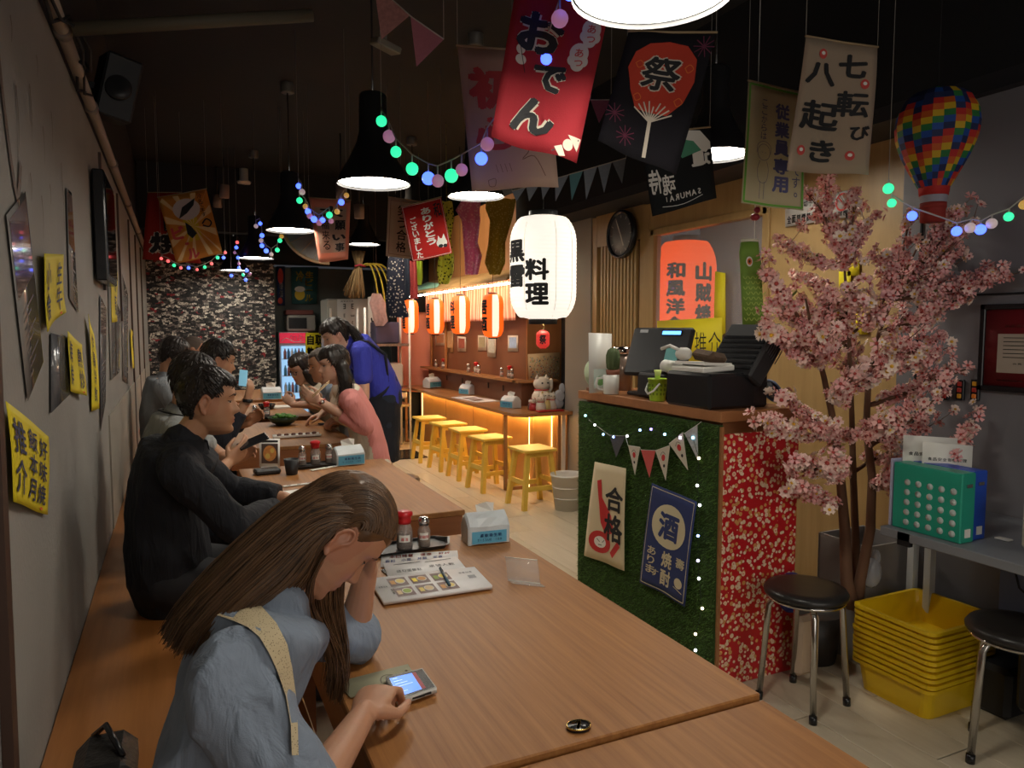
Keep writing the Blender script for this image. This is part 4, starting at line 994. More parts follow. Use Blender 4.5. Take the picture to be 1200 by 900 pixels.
mb.use(WHITE); S.ell(mb, .35, .14, .16, .07, .006); mb.use(m_org); S.ell(mb, .35, .14, .11, .045, .007); mb.use(BLACK); S.ell(mb, .35, .14, .05, .02, .008)
put(kk, mb.build('scales'))
put(kk, MB().tube([p0, p0+V((0, 0, .12)), V((p0.x, p0.y, ZC))], .0015, 5).build('cord', WHITE)); put(kk, MB().ball(p0+V((0, 0, .10)), (.02, .02, .015)).ball(p0+V((.01, 0, .13)), (.014, .014, .014)).build('charm', mat('crimson charm', (.3, .02, .04), .5)))

# ---------------------------------------------------------------- pennant strings
def bunting(name, label, tops, tips, d, cols, sag=None):
    t = empty(name, at(*tops[0], d=d), label, 'bunting', 'triangle pennant strings under the ceiling')
    q = []
    for i, tp in enumerate(tips):
        A, B, C_ = at(*tops[2*i], d=d), at(*tops[2*i+1], d=d), at(*tp, d=d); q += [A, B]; n = _F*.0015; mb = MB()
        mb.add([A, B, C_, A+n, B+n, C_+n], [(0, 2, 1), (3, 4, 5), (0, 1, 4, 3), (1, 2, 5, 4), (2, 0, 3, 5)]); put(t, mb.build('pennant', cols[i % len(cols)]))
    put(t, MB().tube(q, .0022, 5).build('string', mat('pale string', (.45, .40, .34), .8)))
    cord_up(t, q[0], q[-1])
    return t, q
m_pf = mat('pink floral pennant', (.36, .16, .14), .9, var=.5, vscale=90); m_pk = mat('pink pennant', (.40, .14, .17), .9, var=.15, vscale=150)
bunting('bunting', 'pair of pink triangle pennants at the picture top, left of the cream banner', [(438, -20), (480, 18), (481, 19), (520, 46)], [(447, 46), (488, 78)], 2.3, [m_pf, m_pk])
m_gp = mat('grey blue pennant', (.22, .25, .29), .9, var=.2, vscale=90); m_tp = mat('teal pennant', (.10, .24, .26), .9)
tp = []
for i in range(8): x = 600+i*16.8; tp += [(x, 224-i*4.9), (x+16, 219.5-i*4.9)]
tips = [(605, 236), (620, 236), (636, 234), (651, 236), (670, 235), (687, 234), (708, 226), (729, 215)]
bunting('bunting', 'string of grey and teal triangle pennants above the white lantern', tp, tips, 3.2, [m_gp, m_gp, m_gp, m_gp, m_tp, m_gp, m_gp, m_gp])
bunting('bunting', 'single dusty pink pennant between the red and the dark fan banner', [(692, 117), (716, 117)], [(702, 144)], 2.6, [m_pk])

# ---------------------------------------------------------------- string lights
LC = {'b': (.05, .11, 1), 'g': (.02, .8, .32), 'p': (.75, .30, .55), 'y': (.85, .45, .08), 'r': (1, .12, .12), 'w': (.8, .6, .6)}
lm = {k: mat('bulb glow '+k, tuple(.15+.5*q_ for q_ in c), .4, emit=c, es={'b': 3.4, 'g': 1.3, 'p': .25, 'y': .4, 'r': 1.3, 'w': .3}[k]) for k, c in LC.items()}
lcore = mat('bulb core blue', (.5, .7, 1), emit=(.35, .6, 1), es=14)
def lights(label, pts, d, r=.019, drop=.03):
    t = empty('light_string', at(*pts[0][:2], d=d[0] if isinstance(d, tuple) else d), label, 'light string', 'coloured light strings under the ceiling')
    q = []; n = len(pts)
    for i, (x, y, k) in enumerate(pts):
        dd = d if not isinstance(d, tuple) else d[0]+(d[1]-d[0])*i/(n-1)
        p = at(x, y, d=dd); rr = r*(.9+.25*R.random()); q.append(p+V((0, 0, drop+rr)))
        mb = MB().ball(p, rr, 12, 8); put(t, mb.build('bulb', lm[k]))
        put(t, MB().tube([p+V((0, 0, rr*.8)), p+V((0, 0, drop+rr))], .003, 5).build('stem', mat('pale wire', (.45, .42, .38), .6)))
    put(t, MB().tube(q, .0028, 6).build('wire', mat('pale wire', (.45, .42, .38), .6)))
    cord_up(t, q[0], q[-1])
    return t
lights('string of crocheted ball lights sweeping from the green-lit lamp up past the red banner', [(447, 142, 'g'), (456, 160, 'p'), (464, 178, 'g'), (483, 198, 'g'), (502, 209, 'b'), (513, 212, 'p'), (529, 206, 'g'), (541, 199, 'p'), (564, 186, 'b'), (571, 169, 'p'), (595, 139, 'b'), (601, 108, 'p'), (639, 71, 'b'), (656, 22, 'p'), (668, -10, 'b')], (3.0, 1.95), .023)
lights('loop of blue and green ball lights in front of the pink-bordered banner', [(350, 218, 'b'), (354, 225, 'w'), (351, 235, 'g'), (358, 242, 'y'), (361, 248, 'b'), (363, 253, 'p'), (368, 257, 'b'), (374, 261, 'p'), (378, 258, 'b'), (386, 252, 'g'), (388, 259, 'p'), (395, 248, 'y'), (400, 237, 'b'), (406, 229, 'y')], 4.6, .018)
lights('farther loop of ball lights beneath the second pendant lamp', [(300, 265, 'w'), (305, 262, 'b'), (307, 276, 'b'), (306, 282, 'w'), (307, 288, 'b'), (312, 294, 'b'), (318, 298, 'w'), (325, 293, 'g'), (328, 282, 'g'), (330, 277, 'y')], 6.2, .018)
lights('garland of small red, green and blue lights under the orange beer banner', [(189, 303, 'r'), (197, 306, 'r'), (204, 311, 'g'), (212, 314, 'r'), (221, 314, 'b'), (231, 316, 'r'), (240, 313, 'g'), (248, 309, 'r'), (255, 302, 'g'), (262, 302, 'b'), (264, 296, 'r')], 5.8, .012, .012)
lights('column of blue and pink lights before the collage wallpaper', [(278, 284, 'r'), (277, 290, 'b'), (275, 296, 'p'), (279, 302, 'b'), (280, 309, 'p'), (280, 314, 'b'), (285, 322, 'g'), (289, 317, 'b'), (293, 321, 'p'), (288, 328, 'b'), (271, 323, 'b')], 7.5, .017, .01)
lights('light string running over the blossom tree to the far right wall', [(1041, 221, 'g'), (1045, 238, 'g'), (1069, 253, 'b'), (1121, 271, 'b'), (1137, 267, 'w'), (1149, 269, 'b'), (1162, 262, 'w'), (1182, 254, 'g'), (1200, 240, 'y'), (1215, 230, 'b')], 2.55, .0165, .012)
o = MB().ball(at(339, 203, d=6), .016, 12, 8).tube([at(339, 203, d=6), V((at(339, 203, d=6).x, at(339, 203, d=6).y, ZC))], .002, 4).build('orange_bulb', lm['y'], label='single dim orange bulb under the black ceiling', cat='bulb')

# ---------------------------------------------------------------- hot-air-balloon mobile
BC = at(1097, 163, d=2.9); bl = empty('balloon_mobile', BC, 'rainbow zigzag hot-air-balloon decoration with a red basket', 'mobile')
prof = [(.02, .20), (.075, .185), (.115, .15), (.137, .10), (.143, .05), (.137, 0), (.118, -.06), (.095, -.11), (.07, -.16), (.055, -.19)]
import itertools
cm = [mat('kite '+n_, c, .7) for n_, c in (('navy', (.012, .02, .08)), ('red', (.45, .02, .015)), ('orange', (.50, .09, .01)), ('yellow', (.55, .35, .01)), ('green', (.02, .16, .04)), ('blue', (.01, .06, .28)))]
NG, NR = 24, 16
def pr(z):
    for (r0, z0), (r1, z1) in zip(prof, prof[1:]):
        if z1 <= z <= z0: return r0+(r1-r0)*(z0-z)/(z0-z1)
    return .05
for g in range(8):
    mb = MB(); mb.mats = list(cm)
    for i in range(3):
        for r_ in range(NR):
            z0, z1 = .20-.39*r_/NR, .20-.39*(r_+1)/NR; a0, a1 = [2*math.pi*(g*3+i+k)/NG for k in (0, 1)]
            bu = [1+.07*math.sin(math.pi*(i+k)/3) for k in (0, 1)]
            zz = (.5 if (g*3+i) % 2 else 0)*.39/NR
            q = [BC+V((pr(z)*b_*math.cos(a), pr(z)*b_*math.sin(a), z)) for z, a, b_ in ((z0, a0, bu[0]), (z0, a1, bu[1]), (z1, a1, bu[1]), (z1, a0, bu[0]))]
            mb.cur = 0 if r_ < 3 and (g+i) % 3 else (r_+((g*3+i) % 4) + g//2) % 6
            mb.add(q, [(0, 3, 2, 1)])
    put(bl, mb.build('gore'))
put(bl, MB().lathe([(.056, -.19), (.052, -.222), (0, -.222)], BC, 20, cap=False).build('skirt', cm[1]))
put(bl, MB().lathe([(.045, -.27), (.045, -.325), (0, -.325)], BC, 20, cap=False).lathe([(.043, -.25), (.048, -.25), (.048, -.272), (.043, -.272)], BC, 20).build('basket', mat('basket red', (.30, .03, .02), .8)))
put(bl, MB().lathe([(.05, -.222), (.046, -.25)], BC, 20, cap=False).build('basket_band', mat('pale band', (.35, .33, .36), .8)))
put(bl, MB().tube([BC+V((0, 0, .2)), V((BC.x, BC.y, ZC))], .0015, 5).build('cord', BLACK))
# ceiling bits
for i, (px, py, d) in enumerate(((286, 216, 8.5),)):
    p = at(px, py, d=d); MB().lathe([(0, 0), (.07, .005), (.08, .03), (.05, .045), (.05, .3), (0, .3)], p, 20).build('smoke_detector', m_wp, label='round white smoke detector under the dark ceiling', cat='detector')
ex = [at(452, 54, d=3.2), at(441, 138, d=3.66)]
MB().box(ex[0], (.12, .08, .03), bev=.005, rot=tilt(.2, .2, .3)).box(ex[0]+V((0, 0, .35)), (.01, .01, .7)).build('ceiling_box', mat('dim box', (.20, .18, .15), .6), label='small pale box hanging below the pink pennant', cat='box')
MB().box(ex[1], (.05, .02, .10), bev=.004, rot=tilt(0, .15, -.3)).build('price_card', mat('greenish card', (.25, .30, .24), .6), label='small pale card hung on the front pendant lamp by the green bulb', cat='card')
sp = at(135, 105, d=3.6)
s_ = empty('wall_speaker', sp, 'dark loudspeaker bracketed high in the left corner', 'speaker'); put(s_, MB().box(sp, (.16, .2, .3), bev=.01, rot=tilt(.15, .2, .3)).build('body', m_blm), MB().box(sp+V((-.14, .05, .02)), (.25, .03, .03)).build('bracket', m_blm), MB().lathe([(0, 0), (.06, 0), (.055, .01), (0, .004)], sp+V((.02, -.11, -.02)), 20, M=Matrix.Rotation(math.pi/2, 4, 'X')).build('cone', mat('cone', (.03, .03, .032), .4)))
for i, (px, py, d) in enumerate(((263, 232, 8), (255, 243, 8.4), (400, 233, 7.0), (421, 256, 7.5))):
    p = at(px, py, d=d); t = empty('spotlight', p, ('small cylindrical ceiling spotlight right of the orange beer banner, upper', 'small cylindrical ceiling spotlight right of the orange beer banner, lower', 'dim cylindrical spotlight above the pink-bordered banner', 'dim cylindrical spotlight right of the pink-bordered banner')[i], 'lamp')
    MB().lathe([(.0, 0), (.05, 0), (.055, .14), (0, .14)], n=16).build('housing', mat('spot housing', (.25, .19, .16), .5), t)
    if i > 1:
        l_ = D.lights.new('spot_beam', 'SPOT'); l_.energy = 60; l_.spot_size = 1.5; l_.spot_blend = .6; l_.color = (1, .8, .55); l_.shadow_soft_size = .04; lo = D.objects.new('spot_beam', l_); COL.objects.link(lo); lo.location = p+V((0, 0, -.03)); lo.rotation_euler = (V((3.1, 7.4, 2.35))-p).to_track_quat('-Z', 'Y').to_euler()
    MB().tube([(0, 0, .14), (0, 0, ZC-p.z)], .008, 6).build('stem', m_blm, t)
# ---------------------------------------------------------------- left wall: posters, notes, screen
def wallsheet(pts, wave=0, off=.006, ph=0): return Sheet(*[at(*p, X=XL+off) for p in pts], wave=wave, thick=.001, k=1.4, ph=ph)
m_note = mat('yellow note paper', (.78, .62, .02), .6); m_nink = mat('blue black ink', (.03, .04, .10), .6)
notes = [(((7, 470), (58, 512), (59, 603), (14, 588)), '好味焼飯本月推介', 'large yellow handwritten note lowest on the left wall', 3),
         (((50, 297), (74, 298), (77, 366), (54, 389)), '生牛小食', 'yellow handwritten note right of the tall pale poster', 2),
         (((80, 388), (97, 404), (99, 464), (82, 458)), '熱炒海鮮', 'yellow handwritten note middle row, beside the narrow curled one', 2),
         (((104, 368), (110, 392), (116, 478), (110, 482)), '炸鶏冷飲', 'narrow curled yellow note left of the vertical strips', 1),
         (((131, 300), (137, 320), (138, 376), (133, 378)), '湯麺', 'thin yellow note below the dark wall screen', 1),
         (((154, 385), (156, 390), (157, 430), (155, 432)), '清酒', 'farthest tiny yellow note on the left wall', 1)]
for i, (pts, tx, lb, nc) in enumerate(notes):
    S = wallsheet(pts, wave=.006, ph=i, off=.016); S.n = V((1, 0, 0)); t = empty('handwritten_note', S.pt(.5, .5), lb, 'note', 'yellow notes on the grey wall'); put(t, S.cloth('paper', m_note))
    mb = MB(); mb.use(m_nink); per = math.ceil(len(tx)/nc)
    for c in range(nc): S.column(mb, tx[c*per:(c+1)*per], .78-.62*c/max(nc-1, 1)*(1 if nc > 1 else 0)-(.28 if nc == 1 else 0), .1, .92, .24, .02)
    mb.use(m_org); S.ell(mb, .8, .95, .04, .02); put(t, mb.build('lettering'))
def poster(pts, lb, base, blocks, col='poster', lines=True):
    S = wallsheet(pts, 0); S.n = V((1, 0, 0)); t = empty('poster', S.pt(.5, .5), lb, 'poster', 'faded posters on the grey wall'); put(t, S.cloth('paper', base)); mb = MB()
    for c, r_ in blocks: mb.use(c); S.rect(mb, *r_, n=1)
    mb.use(mat('faint print', (.14, .12, .11), .5))
    if lines:
        for k in range(9): S.stroke(mb, [(.2, .55+.045*k), (.8-.2*(k % 3), .55+.045*k)], .006)
    put(t, mb.build('print')); return S
m_pp = mat('laminated pale paper', (.36, .34, .32), .12, coat=.6); m_ph = mat('faded photo', (.20, .11, .09), .15, var=.4, vscale=9, coat=.6); m_gy = mat('grey print', (.16, .16, .17), .2, var=.4, vscale=14)
poster(((8, 252), (30, 224), (51, 424), (33, 470)), 'tall laminated poster, dish photo above lines of text', m_pp, [(m_ph, (.06, .03, .94, .45))])
poster(((78, 220), (84, 226), (92, 366), (82, 350)), 'narrow dark photo poster behind the upper yellow notes', m_pp, [(m_ph, (.05, .03, .95, .5))])
poster(((60, 390), (76, 395), (82, 462), (60, 484)), 'grey skyline print below the upper yellow note', m_gy, [], lines=False)
poster(((117, 345), (125, 362), (124, 470), (118, 505)), 'grey strip print right of the narrow curled note', m_gy, [(m_ph, (.1, .03, .9, .3))])
poster(((127, 330), (141, 365), (140, 436), (130, 446)), 'pale framed menu sheet below the wall screen', m_pp, [(m_gy, (.15, .1, .45, .95)), (m_gy, (.6, .1, .9, .95))], lines=False)
poster(((143, 320), (150, 345), (150, 450), (144, 445)), 'farther pale menu sheet along the grey wall', m_pp, [(m_gy, (.2, .1, .8, .95))], lines=False)
# big faint brush letters painted on the wall
S = wallsheet(((10, 20), (70, 100), (60, 300), (2, 240)), off=.002); S.n = V((1, 0, 0)); mb = MB(); mb.use(mat('faded brown paint', (.12, .075, .055), .6))
S.c = [V((XL+.002, y, z)) for y, z in ((1.9, 2.35), (3.3, 2.35), (3.3, 1.75), (1.9, 1.75))]; S.w, S.h = 1.4, .6
S.stroke(mb, [(.04, .05), (.02, .3), (.05, .6), (.12, .9), (.17, .75)], .03)
for u, v, h in ((.14, .2, .1), (.16, .45, .3), (.3, .35, .25), (.26, .75, .12), (.38, .8, .2), (.44, .45, .18), (.5, .7, .1), (.57, .3, .2), (.4, .15, .1), (.7, .5, .5)): S.stroke(mb, [(u, v), (u+.01, v+h*.4), (u, v+h)], .012, taper=True)
o = mb.build('wall_painting'); tag(o, 'faint brown brush marks painted high on the grey wall', 'painting')
for i, (y0, z0, z1) in enumerate(((4.35, 1.7, 2.4), (5.6, 1.55, 2.4), (6.9, .45, 2.4), (8.0, .45, 2.4), (9.2, .45, 2.4))):
    slab('trim_%d' % (6+i), (XL, y0, z0), (XL+.012, y0+.05, z1), mat('dark brown strip', (.06, .03, .02), .5))
slab('wall_left_panel', (XL, 4.3, .45), (XL+.008, 10.9, 1.05), mat('pale wainscot', (.36, .33, .28), .6, var=.08))
# wall screen
sc = empty('wall_screen', (XL+.04, 4.1, 2.0), 'thin black framed screen hung high on the grey wall', 'screen')
put(sc, MB().box((XL+.035, 4.12, 1.97), (.05, .58, .50), bev=.006).build('frame', m_blk), MB().box((XL+.062, 4.12, 1.97), (.004, .52, .44)).build('glass', mat('dark screen', (.008, .008, .01), .05)))

# ---------------------------------------------------------------- right side: frame, switches, shelf, binders
fr = empty('framed_certificate', (3.03, 1.9, 1.5), 'red certificate in a black frame on the grey panelled wall', 'picture frame')
def rx(px, py, X=3.03): return at(px, py, X=X)
a = rx(1150, 357); b = rx(1150, 457); y1 = a.y; z0, z1 = b.z, a.z; y0 = y1-.42
put(fr, *[MB().box((3.035, (y0+y1)/2, z), (.025, y1-y0, .022), bev=.003).build('frame', m_blk) for z in (z0+.011, z1-.011)], *[MB().box((3.035, y, (z0+z1)/2), (.025, .022, z1-z0), bev=.003).build('frame', m_blk) for y in (y0+.011, y1-.011)])
S = Sheet((3.032, y1-.02, z1-.02), (3.032, y0+.02, z1-.02), (3.032, y0+.02, z0+.02), (3.032, y1-.02, z0+.02)); S.n = V((-1, 0, 0))
put(fr, S.cloth('certificate', mat('certificate red', (.22, .012, .018), .5)))
mb = MB(); mb.use(mat('certificate cream', (.45, .38, .30), .7)); S.rect(mb, .14, .32, .86, .82); mb.use(mat('certificate text', (.30, .14, .10), .7)); S.row(mb, '台北市商業会表揚優良', .2, .8, .22, .04, .01); S.row(mb, '証明書', .4, .6, .13, .03)
mb.use(BLACK)
for k in range(6): S.stroke(mb, [(.2, .37+.05*k), (.45+.1*((k*7) % 3), .37+.05*k)], .003, .002)
S.row(mb, '黄文', .45, .6, .70, .04, .02, off=.002); S.row(mb, '会長', .3, .4, .70, .02, .01, off=.002); mb.use(m_ink2); S.rect(mb, .68, .66, .76, .74, .002)
mb.use(mat('certificate text', (.3, .14, .1), .7)); S.row(mb, '中華民国商業総会理事長敬贈', .14, .86, .92, .025, .01)
put(fr, mb.build('lettering'))
MB().tube([(3.045, (y0+y1)/2+.05, z1), (3.04, (y0+y1)/2, z1+.03), (3.045, (y0+y1)/2-.05, z1)], .002, 5).build('picture_wire', m_blk, label='thin hanging wire above the red certificate', cat='wire')
for i, px in enumerate((1108, 1125.5, 1143)):
    a = rx(px, 457, 3.04); t = empty('wall_switch', a, ('black switch plate nearest the blossom branch', 'middle black switch plate with orange and yellow rockers', 'black switch plate nearest the red certificate')[i], 'switch', 'switch plates on the grey wall')
    put(t, MB().box(a, (.014, .036, .088), bev=.003).build('plate', m_blk))
    for k in range(3): put(t, MB().box(a+V((-.008, 0, .026-.026*k)), (.006, .018, .019), bev=.002).build('rocker', [mat('orange rocker', (.70, .20, .02), .4), mat('red rocker', (.45, .03, .02), .4), mat('amber rocker', (.75, .36, .02), .4)][(k*2+i) % 3 if k != 1 else 1]))
# small plates with paper near the branches
S = Sheet(*[at(*p, X=3.28) for p in ((920, 235), (1000, 222), (998, 254), (920, 266))]); t = empty('notice_sign', S.pt(.5, .5), 'pale notice board with red no-smoking symbol on the honey timber wall', 'sign'); put(t, S.cloth('panel', mat('notice pale', (.55, .53, .50), .5)))
mb = MB(); mb.use(BLACK); S.row(mb, '店内貸切予約可', .05, .6, .25, .22, .02); S.row(mb, '全面禁煙禁止飲食者', .03, .72, .75, .3, .03); S.row(mb, '感謝', .62, .74, .35, .2, .02)
mb.use(m_ink2); S.stroke(mb, [(.86+.08*math.cos(i*math.pi/8), .4+.3*math.sin(i*math.pi/8)) for i in range(17)], .010); S.stroke(mb, [(.80, .2), (.92, .6)], .008); mb.use(BLACK); S.row(mb, '禁煙', .8, .95, .82, .2, .02)
put(t, mb.build('lettering'))
# yellow poster inside the window with menu words
S = Sheet(*[at(*p, X=3.27) for p in ((770, 376), (846, 372), (846, 425), (770, 425))]); t = empty('yellow_poster', S.pt(.5, .5), 'bright yellow poster with large thin black characters behind the terminal', 'poster'); put(t, S.cloth('paper', mat('bright yellow paper', (.85, .70, .02), .6)))
mb = MB(); mb.use(BLACK); S.row(mb, '套餐+推介', .0, 1.0, .58, .55, -.005); put(t, mb.build('lettering'))
S = Sheet(*[at(*p, X=3.275) for p in ((838, 318), (850, 320), (850, 390), (836, 400))]); S.cloth('yellow_strip', mat('bright yellow paper', (.85, .7, .02), .6), label='narrow bright yellow strip beside the red lantern', cat='poster')
for i, (px, py, c) in enumerate(((1000, 311, 0), (963, 400, 0), (1010, 380, 0), (990, 330, 1))):
    S = Sheet(*[at(px+a_, py+b_, X=3.285) for a_, b_ in ((-7, -12), (7, -12), (7, 12), (-7, 12))]); S.cloth('wall_note', mat('bright yellow paper', (.85, .7, .02), .6), label=('yellow note high behind the blossoms', 'yellow note low behind the left blossoms', 'yellow note behind the centre blossoms', 'yellow note between dark branches near the top')[i], cat='note', group='yellow notes behind the blossom tree')
# clock
ck = at(731, 275, X=3.27); ca = math.pi/2; t = empty('wall_clock', ck, 'round black-rimmed grey wall clock on the slatted panel', 'clock'); M_ = Matrix.Rotation(-math.pi/2, 4, 'Y')
put(t, MB().lathe([(0, -.0), (.188, 0), (.192, .02), (.188, .045), (.168, .045), (.165, .02), (0, .02)], ck, 48, M=M_).build('case', m_blk))
put(t, MB().lathe([(0, .021), (.166, .021), (.166, .026), (0, .026)], ck, 48, M=M_).build('dial', mat('clock dial', (.30, .30, .29), .5)))
for k in range(12):
    a = math.pi/6*k; put(t, MB().box(ck+V((-.028, .14*math.sin(a), .14*math.cos(a))), (.002, .006, .022), rot=Matrix.Rotation(-a, 3, 'X')).build('hour_mark', WHITE))
for L_, a, w_ in ((.13, .50, .009), (.10, -2.7, .012)): put(t, MB().box(ck+V((-.032, L_/2*math.sin(a), L_/2*math.cos(a))), (.002, w_, L_), rot=Matrix.Rotation(-a, 3, 'X')).build('hand', WHITE))
# shelf desk on the right
sd = empty('side_desk', (2.75, 1.5, .74), 'grey desk shelf along the panelled wall carrying binders', 'desk')
m_gdesk = mat('grey laminate', (.20, .21, .23), .4)
put(sd, MB().box((2.745, 1.08, .725), (.60, 1.68, .035), bev=.003).build('desktop', m_gdesk), MB().box((2.455, 1.82, .715), (.02, .05, .05)).build('corner_cap', m_blk), MB().box((2.455, 1.34, .715), (.02, .05, .05)).build('corner_cap', m_blk), MB().box((3.02, 1.05, .36), (.03, 1.5, .7)).build('back_panel', mat('bluish panel', (.10, .13, .22), .5)))
for i, y in enumerate((1.80, 1.76)): put(sd, MB().box((2.93, 2.05+.08*i, .355), (.035, .03, .70)).build('upright', mat('pale upright', (.55, .58, .6), .4)))
put(sd, MB().box((2.8, .3, .355), (.05, .05, .70)).build('upright', m_blm))
def binder(name, c, m, lb, holes):
    t = empty(name, c, lb, 'binder', 'binders on the grey desk'); x, y, z = c
    put(t, MB().box((x, y, z+.125), (.075, .27, .25), bev=.004).build('cover', m), MB().box((x, y-.1365, z+.035), (.03, .002, .03)).build('spine_label', WHITE), MB().box((x, y-.1365, z+.205), (.03, .004, .012)).build('finger_hole', m_chr))
    return t
DZ = .7425
m_teal = mat('green binder', (.02, .32, .22), .35)
t = binder('green_binder', (2.52, 1.765, DZ), m_teal, 'green binder with rows of pale round stickers on its side', 0)
for r_ in range(5):
    for c in range(5): put(t, MB().lathe([(0, 0), (.012, 0), (.012, .0015), (0, .0015)], (2.4825, 1.66+.045*c, DZ+.03+.038*r_), 14, M=Matrix.Rotation(-math.pi/2, 4, 'Y')).build('sticker', mat('pale sticker', (.45, .5, .48), .5)))
binder('blue_binder', (2.60, 1.775, DZ), mat('blue binder', (.02, .08, .50), .35), 'blue binder standing against the green one', 0)
t = empty('pale_file', (2.56, 1.905, DZ), 'pale lilac document file behind the green binder', 'file'); put(t, MB().box((2.53, 1.912, DZ+.13), (.09, .012, .26), bev=.003).build('cover', mat('lilac file', (.42, .42, .58), .4)))
for i, (dy, rz, zz) in enumerate(((0, .05, .38), (.02, -.04, .36))):
    S = Sheet((2.53+.03*i, 1.9-.06*i, DZ+zz-.03), (2.70, 1.80-.06*i, DZ+zz-.04), (2.70, 1.80-.06*i, DZ+.15), (2.53+.03*i, 1.9-.06*i, DZ+.15)); S.n = V((-.5, -.8, 0))
    o = S.cloth('loose_sheet', WHITE, label=('white printed sheet sticking up behind the binders', 'front white printed sheet tucked behind the green binder')[i], cat='paper', group='papers behind the binders'); mb = MB(); mb.use(BLACK); S.row(mb, '食品安全衛生管理', .1, .9, .35, .07, .01); S.row(mb, '台北市衛生', .3, .9, .55, .06, .01); q = mb.build('lettering'); put(o, q)
MB().box((2.68, 1.60, DZ+.004), (.03, .05, .006), bev=.002).build('small_clip', WHITE, label='small white clip lying on the grey desk', cat='clip')
t = empty('power_outlet', (3.03, 1.55, .83), 'cream double power outlet on the wall above the grey desk', 'outlet'); put(t, MB().box((3.042, 1.57, .86), (.016, .09, .075), bev=.003).build('plate', mat('cream plate', (.45, .40, .30), .4)), *[MB().box((3.033, 1.57+dy, .86), (.003, .004, .02)).build('slot', BLACK) for dy in (-.02, .0, .02)])
t = empty('payment_terminal', (2.52, 1.36, DZ), 'cream rounded electronic device at the right edge of the grey desk', 'device')
mb = MB(); mb.box((2.60, 1.43, DZ+.10), (.12, .09, .20), bev=.03); put(t, mb.build('body', mat('cream device', (.50, .45, .37), .35)), MB().box((2.57, 1.384, DZ+.13), (.06, .01, .09), bev=.004).build('window', m_blk), *[MB().box((2.552+.02*k, 1.3845, DZ+.055), (.01, .006, .01)).build('button', m_blk) for k in range(3)])
# stuff below the desk
for i, (x, y, w_, h_) in enumerate(((2.86, 1.45, .25, .28), (2.95, 1.75, .2, .2))):
    MB().box((x-.02, y, h_/2+.12*(1-i)), (w_, .22, h_), bev=.02).build('dark_box', m_blm, label=('black equipment box under the grey desk', 'low black case behind the yellow crates')[i], cat='box')
mb = MB()
for k in range(4): mb.tube([(2.72+.05*k, 1.6-.05*k, .70), (2.70+.06*k, 1.55, .58), (2.74+.05*k, 1.5-.04*k, .52), (2.78+.03*k, 1.45, .42)], .004, 5)
mb.build('cable_bundle', BLACK, label='loose black cables hanging under the grey desk', cat='cable')

# ---------------------------------------------------------------- yellow crates
m_cr = mat('yellow crate plastic', (.80, .53, .01), .35, coat=.2)
def crate_me():
    mb = MB(); w1, d1, w0, d0, h, b = .20, .175, .175, .15, .13, .03
    def rr(w_, d_, z, c=.035):
        pts = []
        for cx_, cy_, a0 in ((w_-c, d_-c, 0), (-w_+c, d_-c, 90), (-w_+c, -d_+c, 180), (w_-c, -d_+c, 270)):
            for k in range(5): a = math.radians(a0+22.5*k); pts.append(V((cx_+c*math.cos(a), cy_+c*math.sin(a), z)))
        return pts
    mb.loft([rr(w0, d0, 0), rr(w1-.01, d1-.01, h-.014), rr(w1+.008, d1+.008, h-.014), rr(w1+.008, d1+.008, h), rr(w1-.008, d1-.008, h), rr(w0-.006, d0-.006, .005)], smooth=False)
    mb.mats = [m_cr]; return mb.mesh('crate')
cme = crate_me(); cx_, cy_ = 2.74, 1.93
for i in range(11):
    o = D.objects.new('yellow_crate', cme); COL.objects.link(o); o.location = (cx_+R.uniform(-.004, .004), cy_+R.uniform(-.004, .004), .023*i+.001); o.rotation_euler.z = .02+R.uniform(-.012, .012)
    nm = ['lowest', 'second lowest', 'third lowest', 'fourth lowest', 'fifth lowest', 'middle', 'fifth highest', 'fourth highest', 'third highest', 'second highest', 'topmost'][i]
    tag(o, nm+' yellow plastic crate in the nested stack', 'crate', 'nested yellow crates')
# black stools with chrome legs
def rstool(c, lb, rz=0):
    t = empty('round_stool', (c[0], c[1], 0), lb, 'stool', 'black round stools with chrome legs', rz=rz)
    MB().lathe([(0, .44), (.145, .44), (.158, .447), (.16, .46), (.15, .475), (.12, .48), (0, .478)], n=40).build('seat', mat('black vinyl seat', (.02, .018, .017), .35), t)
    MB().lathe([(.14, .43), (.15, .43), (.15, .44), (.14, .44)], n=32).build('seat_ring', m_chr, t)
    for k in range(4):
        a = math.pi/4+math.pi/2*k; c_, s_ = math.cos(a), math.sin(a)
        MB().tube([(.06*c_, .06*s_, .432), (.118*c_, .118*s_, .427), (.140*c_, .140*s_, .395), (.168*c_, .168*s_, .02)], .0125, 12).build('leg', mat('satin steel', (.52, .5, .47), .25, metal=1), t)
        MB().tube([(.1678*c_, .1678*s_, .03), (.1690*c_, .1690*s_, 0)], .015, 12).build('rubber_foot', m_blk, t)
    return t
rstool((2.25, 2.09), 'black round stool in front of the red floral counter side', .2)
rstool((2.62, 1.50), 'black round stool at the picture edge, right of the yellow crates', .55)
